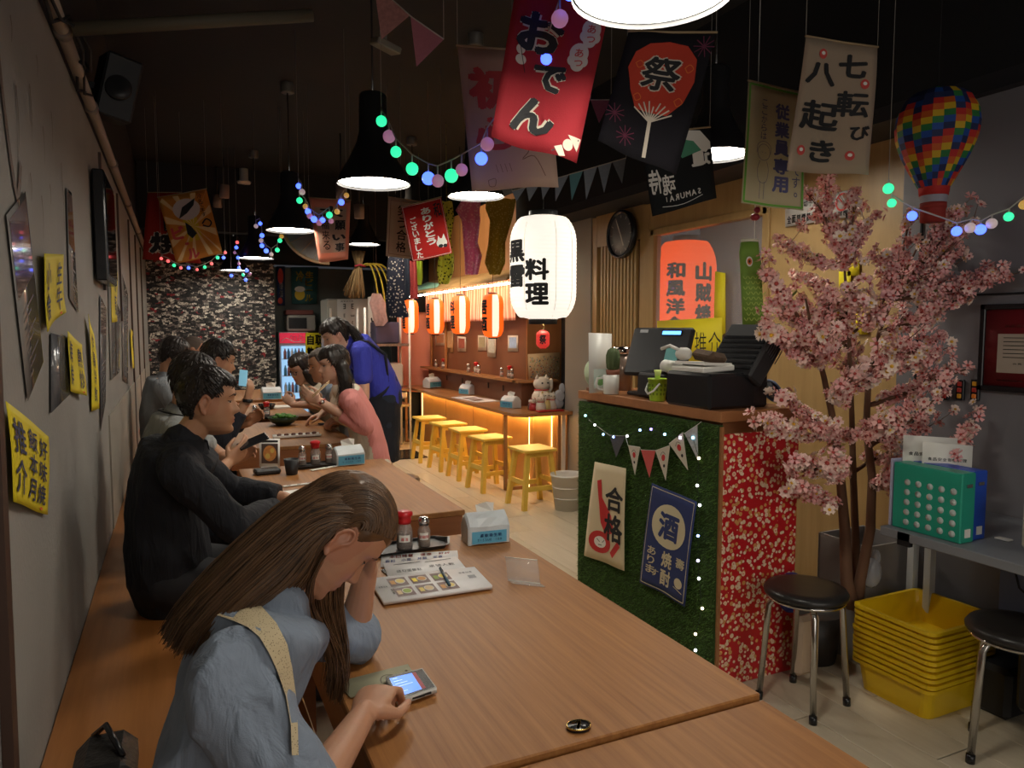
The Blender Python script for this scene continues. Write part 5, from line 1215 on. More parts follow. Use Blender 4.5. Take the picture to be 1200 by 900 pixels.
# carton and bags behind the tree
cb_ = empty('carton', (2.85, 2.35, 0), 'open grey carton with wrapped things behind the blossom tree trunks', 'carton')
m_ctn = mat('grey carton', (.30, .28, .27), .6)
for c_, d_ in (((2.95, 2.21, .27), (.42, .01, .54)), ((2.95, 2.47, .27), (.42, .01, .54)), ((2.74, 2.34, .27), (.01, .26, .54)), ((3.03-.0, 2.34, .27), (.01, .26, .54)), ((2.9, 2.34, .005), (.3, .26, .01))): 
    if d_[0] == .42: c_ = (2.885, c_[1], c_[2]); d_ = (.30, .01, .54)
    put(cb_, MB().box(c_, d_).build('side', m_ctn))
mb = MB(); mb.ball((2.70, 2.16, .45), (.05, .045, .07)).ball((2.72, 2.15, .51), (.02, .02, .04)); mb.build('clear_bag', mat('thin clear plastic', (.55, .57, .62), .15, alpha=.5, bump=.8, bscale=30), label='crumpled clear plastic bag behind the yellow crates', cat='bag')
MB().box((2.40, 2.22, .16), (.13, .05, .26), bev=.02).build('paper_bag', mat('beige bag', (.55, .42, .30), .7), label='beige paper bag under the black stool', cat='bag')
MB().ball((2.39, 2.30, .36), (.07, .05, .09)).build('blue_bag', mat('blue plastic', (.02, .05, .30), .3, bump=.8, bscale=30), label='blue plastic bag behind the near black stool', cat='bag')

# ---------------------------------------------------------------- cherry blossom tree
TB = V((2.60, 2.37, 0)); tr = empty('blossom_tree', TB, 'artificial cherry blossom tree with two bare trunks and pink flowers', 'tree')
m_bark = mat('dark bark', (.15, .075, .042), .8, bump=.6, bscale=25, var=.35, vscale=18, stretch=(1, 1, .4))
rt = random.Random(11)
def tp(px, py, dd): return at(px, py, d=3.12+dd)
put(tr, MB().lathe([(0, .0), (.10, 0), (.13, .22), (.12, .22), (.10, .19), (0, .19)], (2.60, 2.37, 0), 28).build('pot', mat('dark pot', (.03, .025, .022), .5)))
trunks = [[(1000, 712, 0), (992, 680, .0), (990, 620, .02), (985, 560, .0), (978, 500, -.03), (965, 440, -.05), (952, 390, -.05), (944, 350, -.06)],
          [(1004, 715, .02), (1008, 680, .0), (1020, 620, -.03), (1022, 560, -.05), (1015, 500, -.02), (1018, 440, .02), (1030, 390, .05), (1050, 340, .05), (1075, 290, .04)],
          [(1002, 714, .05), (1003, 640, .08), (1000, 560, .1), (998, 480, .08), (995, 400, .06), (990, 320, .03), (992, 250, .02)]]
ends = []
def nearest_pt(tk, f):
    n = (len(tk)-1)*f; i = min(int(n), len(tk)-2); return tk[i].lerp(tk[i+1], n-i)
for k, tk in enumerate(trunks):
    q = [tp(*p) for p in tk]; n = len(q); put(tr, MB().tube(q, [(.030-.005*k)*(1-.86*i/(n-1)) for i in range(n)], 12).build('trunk', m_bark)); trunks[k] = q
# boughs drawn to where the photo shows branch tips
tips = [(903, 322, -.15), (915, 352, .1), (897, 383, -.2), (922, 290, .05), (953, 232, 0), (968, 214, .1), (1000, 228, -.1), (1015, 262, .1), (1042, 300, .0), (1062, 262, .15), (1098, 262, -.05), (1122, 250, 0), (1140, 258, .1), (1175, 322, -.1), (1165, 318, .05),
        (1110, 312, .15), (1095, 360, -.15), (1085, 335, .0), (1130, 345, .05), (1100, 395, .1), (1092, 415, -.1), (1130, 432, .0), (1100, 465, -.2), (1085, 500, .05), (925, 470, -.1), (930, 410, -.15), (905, 500, -.25), (930, 540, -.25), (940, 570, -.2), (1140, 508, -.25), (1120, 520, -.3), (1105, 545, -.28), (1060, 480, -.25), (1040, 430, -.28), (990, 450, -.3), (960, 400, -.3), (975, 350, -.28), (1010, 350, -.3), (1040, 350, -.25), (1000, 400, .25), (950, 330, .22), (1040, 300, .25), (985, 290, -.2), (1025, 500, -.3), (985, 545, -.25), (1052, 545, -.2), (965, 500, -.3), (1060, 400, -.1), (940, 350, .3), (1080, 450, .2)]
anch = []; mbt = []
for i, (x, y, dd) in enumerate(tips):
    e = tp(x, y, dd); e = at(x, y, X=2.97) if e.x > 2.97 else e; best = None
    for tk in trunks:
        for f in (.35, .45, .55, .65, .75, .85):
            s0 = nearest_pt(tk, f)
            if s0.z < e.z-.05 or f < .4:
                dist = (s0-e).length + abs((e.z-s0.z)-(s0-e).length*.75)*.7
                if best is None or dist < best[0]: best = (dist, s0)
    s0 = best[1]; mid = s0.lerp(e, .5)+V((rt.uniform(-.03, .03), rt.uniform(-.03, .03), -.03 if e.z > s0.z else .05)); q = []
    for k in range(9):
        f = k/8; q.append(s0*(1-f)**2+mid*2*f*(1-f)+e*f*f+V((rt.uniform(-1, 1), rt.uniform(-1, 1), rt.uniform(-1, 1)))*.006)
    put(tr, MB().tube(q, [.0085*(1-.75*k/8)+.001 for k in range(9)], 7).build('branch', m_bark))
    L_ = (e-s0).length
    for k in range(2, 9):
        for _ in range(2): anch.append((q[k], (q[k]-q[k-1]).normalized(), k/8))
    for _ in range(7):
        k = rt.randrange(2, 9); d_ = ((q[k]-q[k-1]).normalized()+V((rt.uniform(-1, 1), rt.uniform(-1, 1), rt.uniform(-.5, 1)))*.8).normalized(); l_ = rt.uniform(.04, .13); q2 = q[k]+d_*l_
        mbt.append([q[k], q[k].lerp(q2, .5)+V((0, 0, -.004)), q2]); anch.append((q2, d_, 1)); anch.append((q[k].lerp(q2, .6), d_, .9))
mb = MB()
for s_ in mbt: mb.tube(s_, [.0022, .0017, .001], 5)
o = mb.build('twigs', m_bark, kind='stuff'); put(tr, o)
def flower_me(name, r, m1, m2, double=False):
    mb = MB(); mb.use(m1)
    for layer in range(2 if double else 1):
        for k in range(5):
            a = 2*math.pi*k/5+layer*.6; rr = r*(1-.3*layer); up = .25+.35*layer
            def pp(rad, ang, h): return (rad*math.cos(ang), rad*math.sin(ang), h)
            vs = [(0, 0, 0), pp(rr*.55, a-.42, rr*up*.35), pp(rr*.95, a-.34, rr*up*.9), pp(rr*.86, a, rr*up*.75), pp(rr*.95, a+.34, rr*up*.9), pp(rr*.55, a+.42, rr*up*.35), pp(rr*.6, a, rr*up*.2)]
            mb.add(vs, [(0, 1, 6), (1, 2, 3, 6), (3, 4, 5, 6), (0, 6, 5)], True)
    mb.use(m2); mb.lathe([(0, .0), (r*.27, r*.10), (r*.12, r*.22), (0, r*.24)], n=7)
    for k in range(5): a = 2*math.pi*(k+.5)/5; mb.tube([(0, 0, 0), (r*.3*math.cos(a), r*.3*math.sin(a), r*.3)], r*.03, 3)
    return mb.mesh(name)
petals = [mat('petal %d' % i, c, .7, sss=0) for i, c in enumerate(((.86, .50, .45), (.90, .62, .56), (.84, .45, .42), (.94, .78, .68), (.80, .40, .40)))]
cent = [mat('flower centre red', (.45, .07, .06), .7), mat('flower centre yellow', (.75, .42, .03), .7)]
fl = [flower_me('blossom', .028, petals[i], cent[1 if i == 3 else 0], i in (1, 3)) for i in range(5)]
rt.shuffle(anch); used = []; cnt = 0
from mathutils import Quaternion
stuff = MB()
def place(p, nrm, me, s_):
    o = D.objects.new('blossom', me); COL.objects.link(o); o.location = p; q_ = nrm.to_track_quat('Z', 'Y') @ Quaternion((0, 0, 1), rt.uniform(0, 6)); o.rotation_mode = 'QUATERNION'; o.rotation_quaternion = q_; o.scale = (s_,)*3; o.parent = tr
    o.location = p-TB; return o
allf = []
for p, d_, f in anch:
    for _ in range(3):
        off = V((rt.uniform(-1, 1), rt.uniform(-1, 1), rt.uniform(-.8, 1))).normalized()
        if p.x+off.x*.034 > 3.01: continue
        allf.append((p+off*rt.uniform(.008, .034), (off+(CAM-p).normalized()*rt.uniform(-.2, .9)).normalized()))
allf.sort(key=lambda a_: (a_[0]-CAM).length)
vis = allf[:520]; rt.shuffle(vis); front = vis[:296]; rest = vis[296:]+allf[520:]
for p, nr in front: place(p, nr, fl[rt.choice((0, 0, 1, 1, 2, 3, 4))], rt.uniform(.8, 1.25))
sm = MB(); sm.mats = petals+cent
tem = []
for me in fl: tem.append(([v.co.copy() for v in me.vertices], [(tuple(p_.vertices), p_.material_index) for p_ in me.polygons]))
for p, nr in rest:
    k = rt.choice((0, 1, 2, 2, 4, 3)); vs, fs = tem[k]; s_ = rt.uniform(.55, .95); q_ = nr.to_track_quat('Z', 'Y') @ Quaternion((0, 0, 1), rt.uniform(0, 6)); o0 = len(sm.v)
    sm.v += [tuple(p+(q_ @ v)*s_) for v in vs]
    for f_, mi in fs: sm.f.append([a_+o0 for a_ in f_]); sm.m.append(k if mi == 0 else (6 if k == 3 else 5)); sm.sm.append(True)
o = sm.build('blossoms', kind='stuff'); put(tr, o)
mb = MB(); m_leaf = mat('young leaf', (.14, .20, .03), .6)
for i in range(46):
    p, d_, f = anch[i*7 % len(anch)]; d_ = V((rt.uniform(-1, 1), rt.uniform(-1, 1), rt.uniform(-.3, .8))).normalized(); s_ = d_.cross(V((0, 0, 1))).normalized()*.009; L_ = .045
    put(tr, MB().add([p, p+d_*L_*.5+s_, p+d_*L_, p+d_*L_*.5-s_, p+d_*L_*.5+V((0, 0, -.003))], [(0, 1, 4), (1, 2, 4), (2, 3, 4), (3, 0, 4)], True).build('leaf', m_leaf))
# ---------------------------------------------------------------- people
def lerp_tab(tab, z):
    if z >= tab[0][0]: return tab[0][1]
    for (z0, a), (z1, b) in zip(tab, tab[1:]):
        if z1 <= z <= z0:
            t = (z0-z)/(z0-z1); t = t*t*(3-2*t)*.4+t*.6; return a+(b-a)*t
    return tab[-1][1]
HF = [(.126, -.012), (.121, .018), (.110, .045), (.09, .066), (.065, .080), (.045, .0855), (.030, .086), (.015, .079), (.0, .079), (-.02, .082), (-.035, .082), (-.052, .083), (-.07, .081), (-.085, .083), (-.095, .082), (-.104, .074), (-.110, .055), (-.112, .03)]
HB = [(.126, -.014), (.121, -.045), (.110, -.066), (.09, -.084), (.06, -.096), (.03, -.099), (.0, -.093), (-.03, -.078), (-.06, -.058), (-.085, -.035), (-.104, -.01), (-.112, .01)]
HW = [(.126, .004), (.121, .026), (.110, .046), (.09, .063), (.06, .073), (.03, .0755), (.0, .073), (-.03, .068), (-.055, .060), (-.075, .050), (-.09, .038), (-.102, .024), (-.112, .008)]
def gs(x, w_): return math.exp(-(x/w_)**2)
def face_d(y, z, fem=0):
    """forward displacement of the face: nose, lips, sockets, chin"""
    d = 0
    nz = [(.03, 0), (.02, .004), (.008, .010), (-.008, .0175), (-.018, .023), (-.024, .024), (-.030, .018), (-.036, .004), (-.042, 0)]
    nw = [(.03, .008), (.01, .0085), (-.01, .0105), (-.022, .0145), (-.036, .0145)]
    d += lerp_tab(nz, z)*gs(y, lerp_tab(nw, z)) if -.042 < z < .03 else 0
    for s_ in (-1, 1): d += .006*gs(y-s_*.0125, .0055)*gs(z+.027, .007)
    d += .0065*gs(z+.0505, .0055)*gs(y, .021) + .0075*gs(z+.0625, .006)*gs(y, .018) - .0045*gs(z+.0565, .0022)*gs(y, .022) - .004*gs(z+.074, .006)*gs(y, .02) + .003*gs(z+.093, .012)*gs(y, .018)
    for s_ in (-1, 1):
        d -= .0085*gs(y-s_*.031, .016)*gs(z-.016, .012); d += .0060*gs(y-s_*.032, .0125)*gs(z-.013, .0085)
        d += .003*gs(y-s_*.030, .02)*gs(z-.034, .008); d += .003*gs(y-s_*.045, .018)*gs(z+.018, .018)
    return d
def head_x(y, z, fem=0, fd=True):
    w_ = lerp_tab(HW, z); f = lerp_tab(HF, z); b = lerp_tab(HB, z); cx = f-(f-b)*.46; q = min(1, abs(y)/w_)
    return cx+(f-cx)*(1-q**2.25)**(1/2.25) + (face_d(y, z, fem) if fd else 0)
def head_mesh(mb, M, s=1, thick=None, n=96, rows=80, fd=True, fem=0, zlo=-.112):
    rings = []
    for i in range(rows+1):
        t = i/rows; z = zlo+(.1255-zlo)*(t if .06 < t < .94 else t); z = min(z, .1255)
        w_ = lerp_tab(HW, z); f = lerp_tab(HF, z); b = lerp_tab(HB, z); cx = f-(f-b)*.46; ring = []
        for j in range(n):
            p = 2*math.pi*j/n; th = p-.35*math.sin(p)*1.0
            c, s_ = math.cos(th), math.sin(th); e = 2/2.25
            ax = (f-cx) if c > 0 else (cx-b)
            x = cx+ax*math.copysign(abs(c)**e, c); y = w_*math.copysign(abs(s_)**e, s_)
            if fd and c > 0: x += face_d(y, z, fem)*min(1, c*4)
            if thick:
                d_ = V((x-cx, y*1.2, (z-.02)*.9)); d_ = d_.normalized() if d_.length else V((0, 0, 1)); k = thick(math.atan2(y, x+.01), z, x, y); q = V((x, y, z))+d_*k
            else: q = V((x, y, z))
            ring.append(M @ (q*s))
        rings.append(ring)
    mb.loft(rings)
def ear(mb, M, s, side):
    y0 = .069*side; c = V((-.006, y0, .0)); pts = []
    for k in range(15):
        a = math.radians(-75+300*k/14); r_ = .030*(1 if math.sin(a) > 0 else .92)
        pts.append(M @ (V((c.x-.002-.016*math.cos(a+.5)*(1.15 if math.sin(a) > 0 else .7)-.004*math.sin(a), y0+side*(.013+.006*(-math.cos(a+.5)*-.3)-.008*(1 if k < 2 or k > 12 else 0)), c.z+.031*math.sin(a)-.0))*s))
    mb.tube(pts, [.0036*s]*15, 8, round_=True)
    mb.ball(M @ (V((-.008, y0+side*.004, -.001))*s), (.014*s, .008*s, .026*s), 12, 8, M=M.to_3x3())
    mb.ball(M @ (V((-.005, y0+side*.009, -.030))*s), (.0075*s, .0035*s, .008*s), 10, 6, M=M.to_3x3())
def remesh(name, mb, vox, mats, smooth=4, decimate=1):
    me = D.meshes.new(name); me.from_pydata(mb.v, [], mb.f); me.update()
    bm = bmesh.new(); bm.from_mesh(me); bmesh.ops.recalc_face_normals(bm, faces=bm.faces); bm.to_mesh(me); bm.free()
    o = D.objects.new(name, me); COL.objects.link(o)
    m = o.modifiers.new('r', 'REMESH'); m.mode = 'VOXEL'; m.voxel_size = vox
    if smooth: m2 = o.modifiers.new('s', 'SMOOTH'); m2.factor = .5; m2.iterations = smooth
    dg = bpy.context.evaluated_depsgraph_get(); out = D.meshes.new_from_object(o.evaluated_get(dg))
    o.modifiers.clear(); o.data = out; D.meshes.remove(me)
    for mm in mats: out.materials.append(mm)
    out.polygons.foreach_set('use_smooth', [True]*len(out.polygons)); out.name = name
    return o
def hand(mb, wrist, d, n, s=1, curl=(.5, .5, .5, .5), thumb=.5, side=1, spread=.06, tcurl=.5, lens=(1, 1, 1, 1)):
    """wrist point, d = direction of the palm, n = palm normal (facing way), side = +1 thumb on d x n side"""
    d = V(d).normalized(); n = V(n); n = (n-d*n.dot(d)).normalized(); u = d.cross(n)*side      # u points to the thumb side
    P0 = V(wrist)
    rings = []
    for t, hw, hh in ((-.012, .026, .019), (.0, .027, .018), (.02, .033, .0165), (.045, .040, .0155), (.07, .041, .0135), (.086, .037, .0115)):
        c = P0+d*(t*s); rings.append([c+u*(hw*s*math.cos(a))*.98+n*(hh*s*math.sin(a)) for a in [2*math.pi*j/16 for j in range(16)]])
    mb.loft(rings)
    base = [(.030, .084, .0085, .078), (.0105, .088, .0088, .086), (-.0095, .085, .0084, .080), (-.028, .077, .0075, .064)]
    tips_ = []
    for i, (off, st, r_, L_) in enumerate(base):
        L_ = L_*lens[i]; p = P0+u*(off*s)+d*((st-.012)*s); dirn = (d+u*(off*spread*18)).normalized(); ang = 0; pts = [p-dirn*.012*s, p+dirn*.010*s]; q = pts[-1]
        c = curl[i] if isinstance(curl[i], (tuple, list)) else (curl[i]*.9, curl[i]*1.1, curl[i]*.7)
        for k, frac in enumerate((.46, .30, .24)):
            ang += c[k]; dd = dirn*math.cos(ang)+n*math.sin(ang); q2 = q+dd*(L_*frac*s); pts += [q.lerp(q2, .5), q2]; q = q2
        rr = [r_*1.08, r_*1.06, r_, r_*1.02, r_*.93, r_*.96, r_*.86, r_*.72][:len(pts)]
        mb.tube(pts, [x*s for x in rr], 10, round_=True, side=u); tips_.append(q)
    p = P0+u*(.022*s)+d*(.018*s)+n*(.004*s); td = (d*.62+u*(.75)*(1-thumb*.6)+n*(.25+thumb*.7)).normalized(); t2 = (d*.9+u*(.25*(1-thumb))+n*(.3*thumb)).normalized(); t3 = (t2*(1-tcurl*.4)-u*(tcurl*.8)+n*.1).normalized()
    pts = [p, p+td*.025*s, p+td*.044*s, p+td*.044*s+t2*.030*s, p+td*.044*s+t2*.030*s+t3*.027*s]
    mb.tube(pts, [.0155*s, .0135*s, .0105*s, .0098*s, .0072*s], 10, round_=True, side=n); tips_.append(pts[-1])
    return tips_
def skinmat(name, col, red=.5):
    m = D.materials.new(name); m.use_nodes = True; n = m.node_tree.nodes; l = m.node_tree.links; b = n['Principled BSDF']
    a = n.new('ShaderNodeAttribute'); a.attribute_name = 'tint'; mx = n.new('ShaderNodeMix'); mx.data_type = 'RGBA'; l.new(a.outputs['Fac'], mx.inputs[0])
    mx.inputs[6].default_value = (*col, 1); mx.inputs[7].default_value = (col[0]*.78, col[1]*.36, col[2]*.36, 1)
    tc = n.new('ShaderNodeTexCoord'); t = n.new('ShaderNodeTexNoise'); t.inputs['Scale'].default_value = 260; l.new(tc.outputs['Object'], t.inputs['Vector'])
    bp = n.new('ShaderNodeBump'); bp.inputs['Strength'].default_value = .12; bp.inputs['Distance'].default_value = .001; l.new(t.outputs['Fac'], bp.inputs['Height']); l.new(bp.outputs[0], b.inputs['Normal'])
    l.new(mx.outputs[2], b.inputs['Base Color']); b.inputs['Roughness'].default_value = .48; b.inputs['Subsurface Weight'].default_value = .12; b.inputs['Subsurface Radius'].default_value = (.01, .004, .002); b.inputs['Subsurface Scale'].default_value = 1
    return m
def clothmat(name, col, weave=.12, rough=.85, var=.08):
    if name in MATS: return MATS[name]
    m = mat(name, col, rough, var=var, vscale=9); n = m.node_tree.nodes; l = m.node_tree.links; b = n['Principled BSDF']
    tc = n.new('ShaderNodeTexCoord'); mp = n.new('ShaderNodeMapping'); mp.inputs['Scale'].default_value = (22, 22, 5); l.new(tc.outputs['Object'], mp.inputs[0])
    t1 = n.new('ShaderNodeTexNoise'); t1.inputs['Scale'].default_value = 1; t1.inputs['Detail'].default_value = 3; t1.inputs['Distortion'].default_value = .8; l.new(mp.outputs[0], t1.inputs['Vector'])
    t2 = n.new('ShaderNodeTexNoise'); t2.inputs['Scale'].default_value = 500; l.new(tc.outputs['Object'], t2.inputs['Vector'])
    b1 = n.new('ShaderNodeBump'); b1.inputs['Strength'].default_value = .75; b1.inputs['Distance'].default_value = .018; l.new(t1.outputs['Fac'], b1.inputs['Height'])
    b2 = n.new('ShaderNodeBump'); b2.inputs['Strength'].default_value = weave; b2.inputs['Distance'].default_value = .003; l.new(t2.outputs['Fac'], b2.inputs['Height']); l.new(b1.outputs[0], b2.inputs['Normal']); l.new(b2.outputs[0], b.inputs['Normal'])
    return m
def basis(fwd, up):
    f = V(fwd).normalized(); u = V(up); u = (u-f*u.dot(f)).normalized(); l_ = u.cross(f); return Matrix((f, l_, u)).transposed()
def wrinkle(o, amp, sc_=9, seed=0, st=(1, 1, 1)):
    me = o.data; co_ = [v.co.copy() for v in me.vertices]; no = [v.normal.copy() for v in me.vertices]
    out = np.empty(len(co_)*3, dtype=np.float32)
    for i, (c, n_) in enumerate(zip(co_, no)):
        q = V((c.x*st[0], c.y*st[1], c.z*st[2]))*sc_+V((seed, seed*2, 0)); k = noise.noise(q)+.5*noise.noise(q*2.1); k = (1-abs(k)*2.2)*amp
        p = c+n_*k; out[3*i:3*i+3] = p
    me.vertices.foreach_set('co', out); me.update()
def limb(mb, pts, rr, n=16, side=None): mb.tube(pts, rr, n, side=side, round_=True)
def spline(pts, k=4):
    P = [V(p) for p in pts]; out = []
    for i in range(len(P)-1):
        p0, p1, p2, p3 = P[max(i-1, 0)], P[i], P[i+1], P[min(i+2, len(P)-1)]
        for j in range(k): t = j/k; out.append(.5*((2*p1)+(p2-p0)*t+(2*p0-5*p1+4*p2-p3)*t*t+(3*p1-p0-3*p2+p3)*t**3))
    return out+[P[-1]]
def human(label, group, head, fwd, up, pelvis, chest, neck, sh, arms, legs, s=1, fem=0, skin=None, top=None, bottom=None, vox=.006, shoe=None, hairf=None, brow=True, torso=(.155, .185, .11), open_eye=False, sleeve=1.0, collar=None, tin=.010, wr=.004):
    """one continuous body; hair, clothes, eyes are children. sh = (left, right) shoulder points; arms = [(elbow, wrist, dir, normal, side, kwargs)]*2; legs = [(knee, ankle)]*2"""
    t = empty('person', (pelvis[0], pelvis[1], 0 if not isinstance(pelvis, V) else 0), label, 'person', group)
    B = basis(fwd, up); M = Matrix.Translation(V(head)) @ B.to_4x4(); pelvis, chest, neck = V(pelvis), V(chest), V(neck); L_, R_ = V(sh[0]), V(sh[1]); sd = (L_-R_).normalized()
    hs = s
    mb = MB(); head_mesh(mb, M, hs, fem=fem, n=112 if vox < .004 else 72, rows=96 if vox < .004 else 56)
    for e in (-1, 1): ear(mb, M, hs, e)
    jaw = M @ (V((-.018, 0, -.045))*hs); mid_neck = jaw.lerp(neck, .55)
    limb(mb, spline([M @ (V((-.022, 0, -.01))*hs), jaw, mid_neck, neck, neck.lerp(chest, .25)], 3), [.052*s, .053*s, .053*s, .052*s, .051*s, .050*s, .050*s, .052*s, .054*s, .058*s, .064*s, .068*s, .07*s], 18)
    def torso_mb(m_, g):
        hipw, shw, dep = torso; pts = spline([pelvis, pelvis.lerp(chest, .45), chest, neck-(neck-chest)*.22, neck], 4); nn = len(pts); rr = []
        for i in range(nn):
            f = i/(nn-1)
            if f < .25: a, b = hipw, dep*1.08
            elif f < .5: k = (f-.25)/.25; a, b = hipw*(1-.14*k), dep*(1.08-.16*k)
            elif f < .8: k = (f-.5)/.3; a, b = hipw*.86+(shw*.86-hipw*.86)*k, dep*(.92+.12*k)
            else: k = (f-.8)/.2; a, b = shw*.86+(.06-shw*.86)*k, dep*1.04+(.055-dep*1.04)*k
            rr.append(((a*s+g), (b*s+g)))
        limb(m_, pts, rr, 28, side=sd)
        for q in (L_, R_): limb(m_, [chest.lerp(neck, .72).lerp(q, .25), q.lerp(neck, .12)+V((0, 0, -.0)), q], [.060*s+g, .058*s+g, .052*s+g], 16)
    torso_mb(mb, 0)
    for q, (el, wr_, hd, hn, hside, kw) in zip((L_, R_), arms):
        el, wr_ = V(el), V(wr_)
        limb(mb, [q, q.lerp(el, .5), el], [.050*s, .043*s, .036*s]); limb(mb, [el, el.lerp(wr_, .3), el.lerp(wr_, .7), wr_], [.037*s, .037*s, .029*s, (.0265*s, .022*s)])
        hand(mb, wr_, hd, hn, s, side=hside, **kw)
    for q, (kn, an) in zip((1, -1), legs):
        h_ = pelvis+sd*(.085*s*q); kn, an = V(kn), V(an); limb(mb, [h_, h_.lerp(kn, .5), kn], [.088*s, .072*s, .055*s]); limb(mb, [kn, kn.lerp(an, .35), an], [.054*s, .052*s, .036*s])
        ft = V(fwd); ft.z = 0; ft = ft.normalized(); limb(mb, [an+V((0, 0, -.03)), an+ft*.06+V((0, 0, -.045)), an+ft*.16+V((0, 0, -.055))], [.036*s, (.036*s, .03*s), (.034*s, .018*s)])
    o = remesh('body', mb, vox, [skin], smooth=3 if vox < .004 else 2)
    # tint: lips, cheeks, ears, finger joints
    Mi = M.inverted(); at_ = o.data.attributes.new('tint', 'FLOAT', 'POINT'); vals = []
    for v in o.data.vertices:
        q = (Mi @ v.co)/hs; k = 0
        if q.x > .03 and abs(q.y) < .06 and abs(q.z) < .11:
            k = max(k, .95*gs(q.z+.056, .0095)*gs(q.y, .019) if q.x > .06 else 0); k += .16*gs(abs(q.y)-.045, .018)*gs(q.z+.022, .02)
        elif abs(q.y) > .066 and abs(q.x) < .04 and abs(q.z) < .05: k = .28
        vals.append(min(1, k))
    at_.data.foreach_set('value', vals); put(t, o)
    # eyes, brows
    bm_h = hairf or mat('brow black', (.02, .014, .012), .6)
    for e in (-1, 1):
        mb2 = MB(); pts = []
        for k in range(9): y = e*(.014+.036*k/8); z = .030+.007*math.sin(math.pi*(k/8)**.8)-(.001*k/8); pts.append(M @ (V((head_x(y, z, fem)+.0008, y, z))*hs))
        if brow: put(t, MB().tube(pts, [(.0007*hs+(.0006 if fem else .0017)*hs*math.sin(math.pi*min(1, .25+k/9))) for k in range(9)], 6).build('eyebrow', bm_h))
        pts = []
        for k in range(9): y = e*(.019+.026*k/8); z = .0125+(.0045 if open_eye else -.001)*math.sin(math.pi*k/8)+.0015*k/8; pts.append(M @ (V((head_x(y, z, fem)+.0012, y, z))*hs))
        put(t, MB().tube(pts, [.0009*hs+.0007*hs*math.sin(math.pi*k/8) for k in range(9)], 6).build('eyelash', BLACK))
        mb2 = MB(); vs = []; N_ = 12; ym, zm = e*.032, .0115 if open_eye else .0090; hh = .0042 if open_eye else .0022
        def ep(y, z, o_=.0006): return M @ (V((head_x(y, z, fem)+o_, y, z))*hs)
        vs = [ep(ym, zm)]+[ep(ym+.0125*math.cos(2*math.pi*k/N_), zm+hh*math.sin(2*math.pi*k/N_)) for k in range(N_)]; mb2.use(mat('eye white', (.55, .50, .46), .2)); mb2.add(vs, [(0, k+1, (k+1) % N_+1) for k in range(N_)], True)
        mb2.use(mat('iris dark', (.02, .01, .006), .1)); vs = [ep(ym+.001, zm-.0005, .0011)]+[ep(ym+.001+.0052*math.cos(2*math.pi*k/N_), zm-.0003+min(hh, .0048)*math.sin(2*math.pi*k/N_), .0011) for k in range(N_)]; mb2.add(vs, [(0, k+1, (k+1) % N_+1) for k in range(N_)], True)
        put(t, mb2.build('eye'))
    # clothes
    if top:
        m_ = MB(); torso_mb(m_, tin)
        for q, (el, wr_, *_r) in zip((L_, R_), arms):
            el, wr_ = V(el), V(wr_); g = tin
            pts = [q, q.lerp(el, .5), el]; rr = [.055*s+g, .049*s+g, .044*s+g]
            if sleeve <= 1:
                e2 = q.lerp(el, sleeve); limb(m_, [q, q.lerp(e2, .6), e2], [.055*s+g, .052*s+g, .052*s+g])
            else: limb(m_, pts, rr); e3 = el.lerp(wr_, sleeve-1); m_.tube([el, el.lerp(e3, .5), e3], [.044*s+g, .042*s+g, .036*s+g], 16)
        so = remesh('shirt', m_, max(vox, .005), [top], smooth=3)
        if wr: wrinkle(so, wr, 8, seed=len(label), st=(1, 1, .6))
        put(t, so)
    if bottom:
        m_ = MB(); limb(m_, [pelvis+(pelvis-chest).normalized()*.03, pelvis, pelvis.lerp(chest, .3)], [(torso[0]*s+.006, torso[2]*s*1.05+.008), (torso[0]*s+.010, torso[2]*s*1.1+.010), (torso[0]*s*.95, torso[2]*s)], 24, side=sd)
        for q, (kn, an) in zip((1, -1), legs): h_ = pelvis+sd*(.085*s*q); kn, an = V(kn), V(an); limb(m_, [h_, h_.lerp(kn, .5), kn], [.10*s, .084*s, .068*s]); m_.tube([kn, kn.lerp(an, .5), an+V((0, 0, .03))], [.066*s, .058*s, .055*s], 16)
        so = remesh('trousers', m_, .012, [bottom], smooth=3); put(t, so)
    m_ = shoe or mat('dark shoe', (.03, .028, .03), .5)
    for kn, an in legs:
        an = V(an); ft = V(fwd); ft.z = 0; ft = ft.normalized(); put(t, MB().tube([an+ft*-.03+V((0, 0, -.045)), an+ft*.05+V((0, 0, -.045)), an+ft*.13+V((0, 0, -.055)), an+ft*.19+V((0, 0, -.062))], [(.040*s, .035*s), (.044*s, .037*s), (.046*s, .028*s), (.036*s, .02*s)], 14, round_=True, side=V((0, 0, 1)).cross(ft)).build('shoe', m_))
    return t, M
def hairmat(name, c1, c2, rough=.42):
    m = D.materials.new(name); m.use_nodes = True; n = m.node_tree.nodes; l = m.node_tree.links; b = n['Principled BSDF']
    g = n.new('ShaderNodeNewGeometry'); tc = n.new('ShaderNodeTexCoord'); t = n.new('ShaderNodeTexNoise'); t.inputs['Scale'].default_value = 30; l.new(tc.outputs['Object'], t.inputs['Vector'])
    ad = n.new('ShaderNodeMath'); ad.operation = 'MULTIPLY_ADD'; l.new(g.outputs['Random Per Island'], ad.inputs[0]); ad.inputs[1].default_value = .6; l.new(t.outputs['Fac'], ad.inputs[2])
    r = ramp(n, [(.35, c1), (1.0, c2)]); l.new(ad.outputs[0], r.inputs[0]); l.new(r.outputs[0], b.inputs['Base Color']); b.inputs['Roughness'].default_value = rough; b.inputs['Specular IOR Level'].default_value = .35
    return m
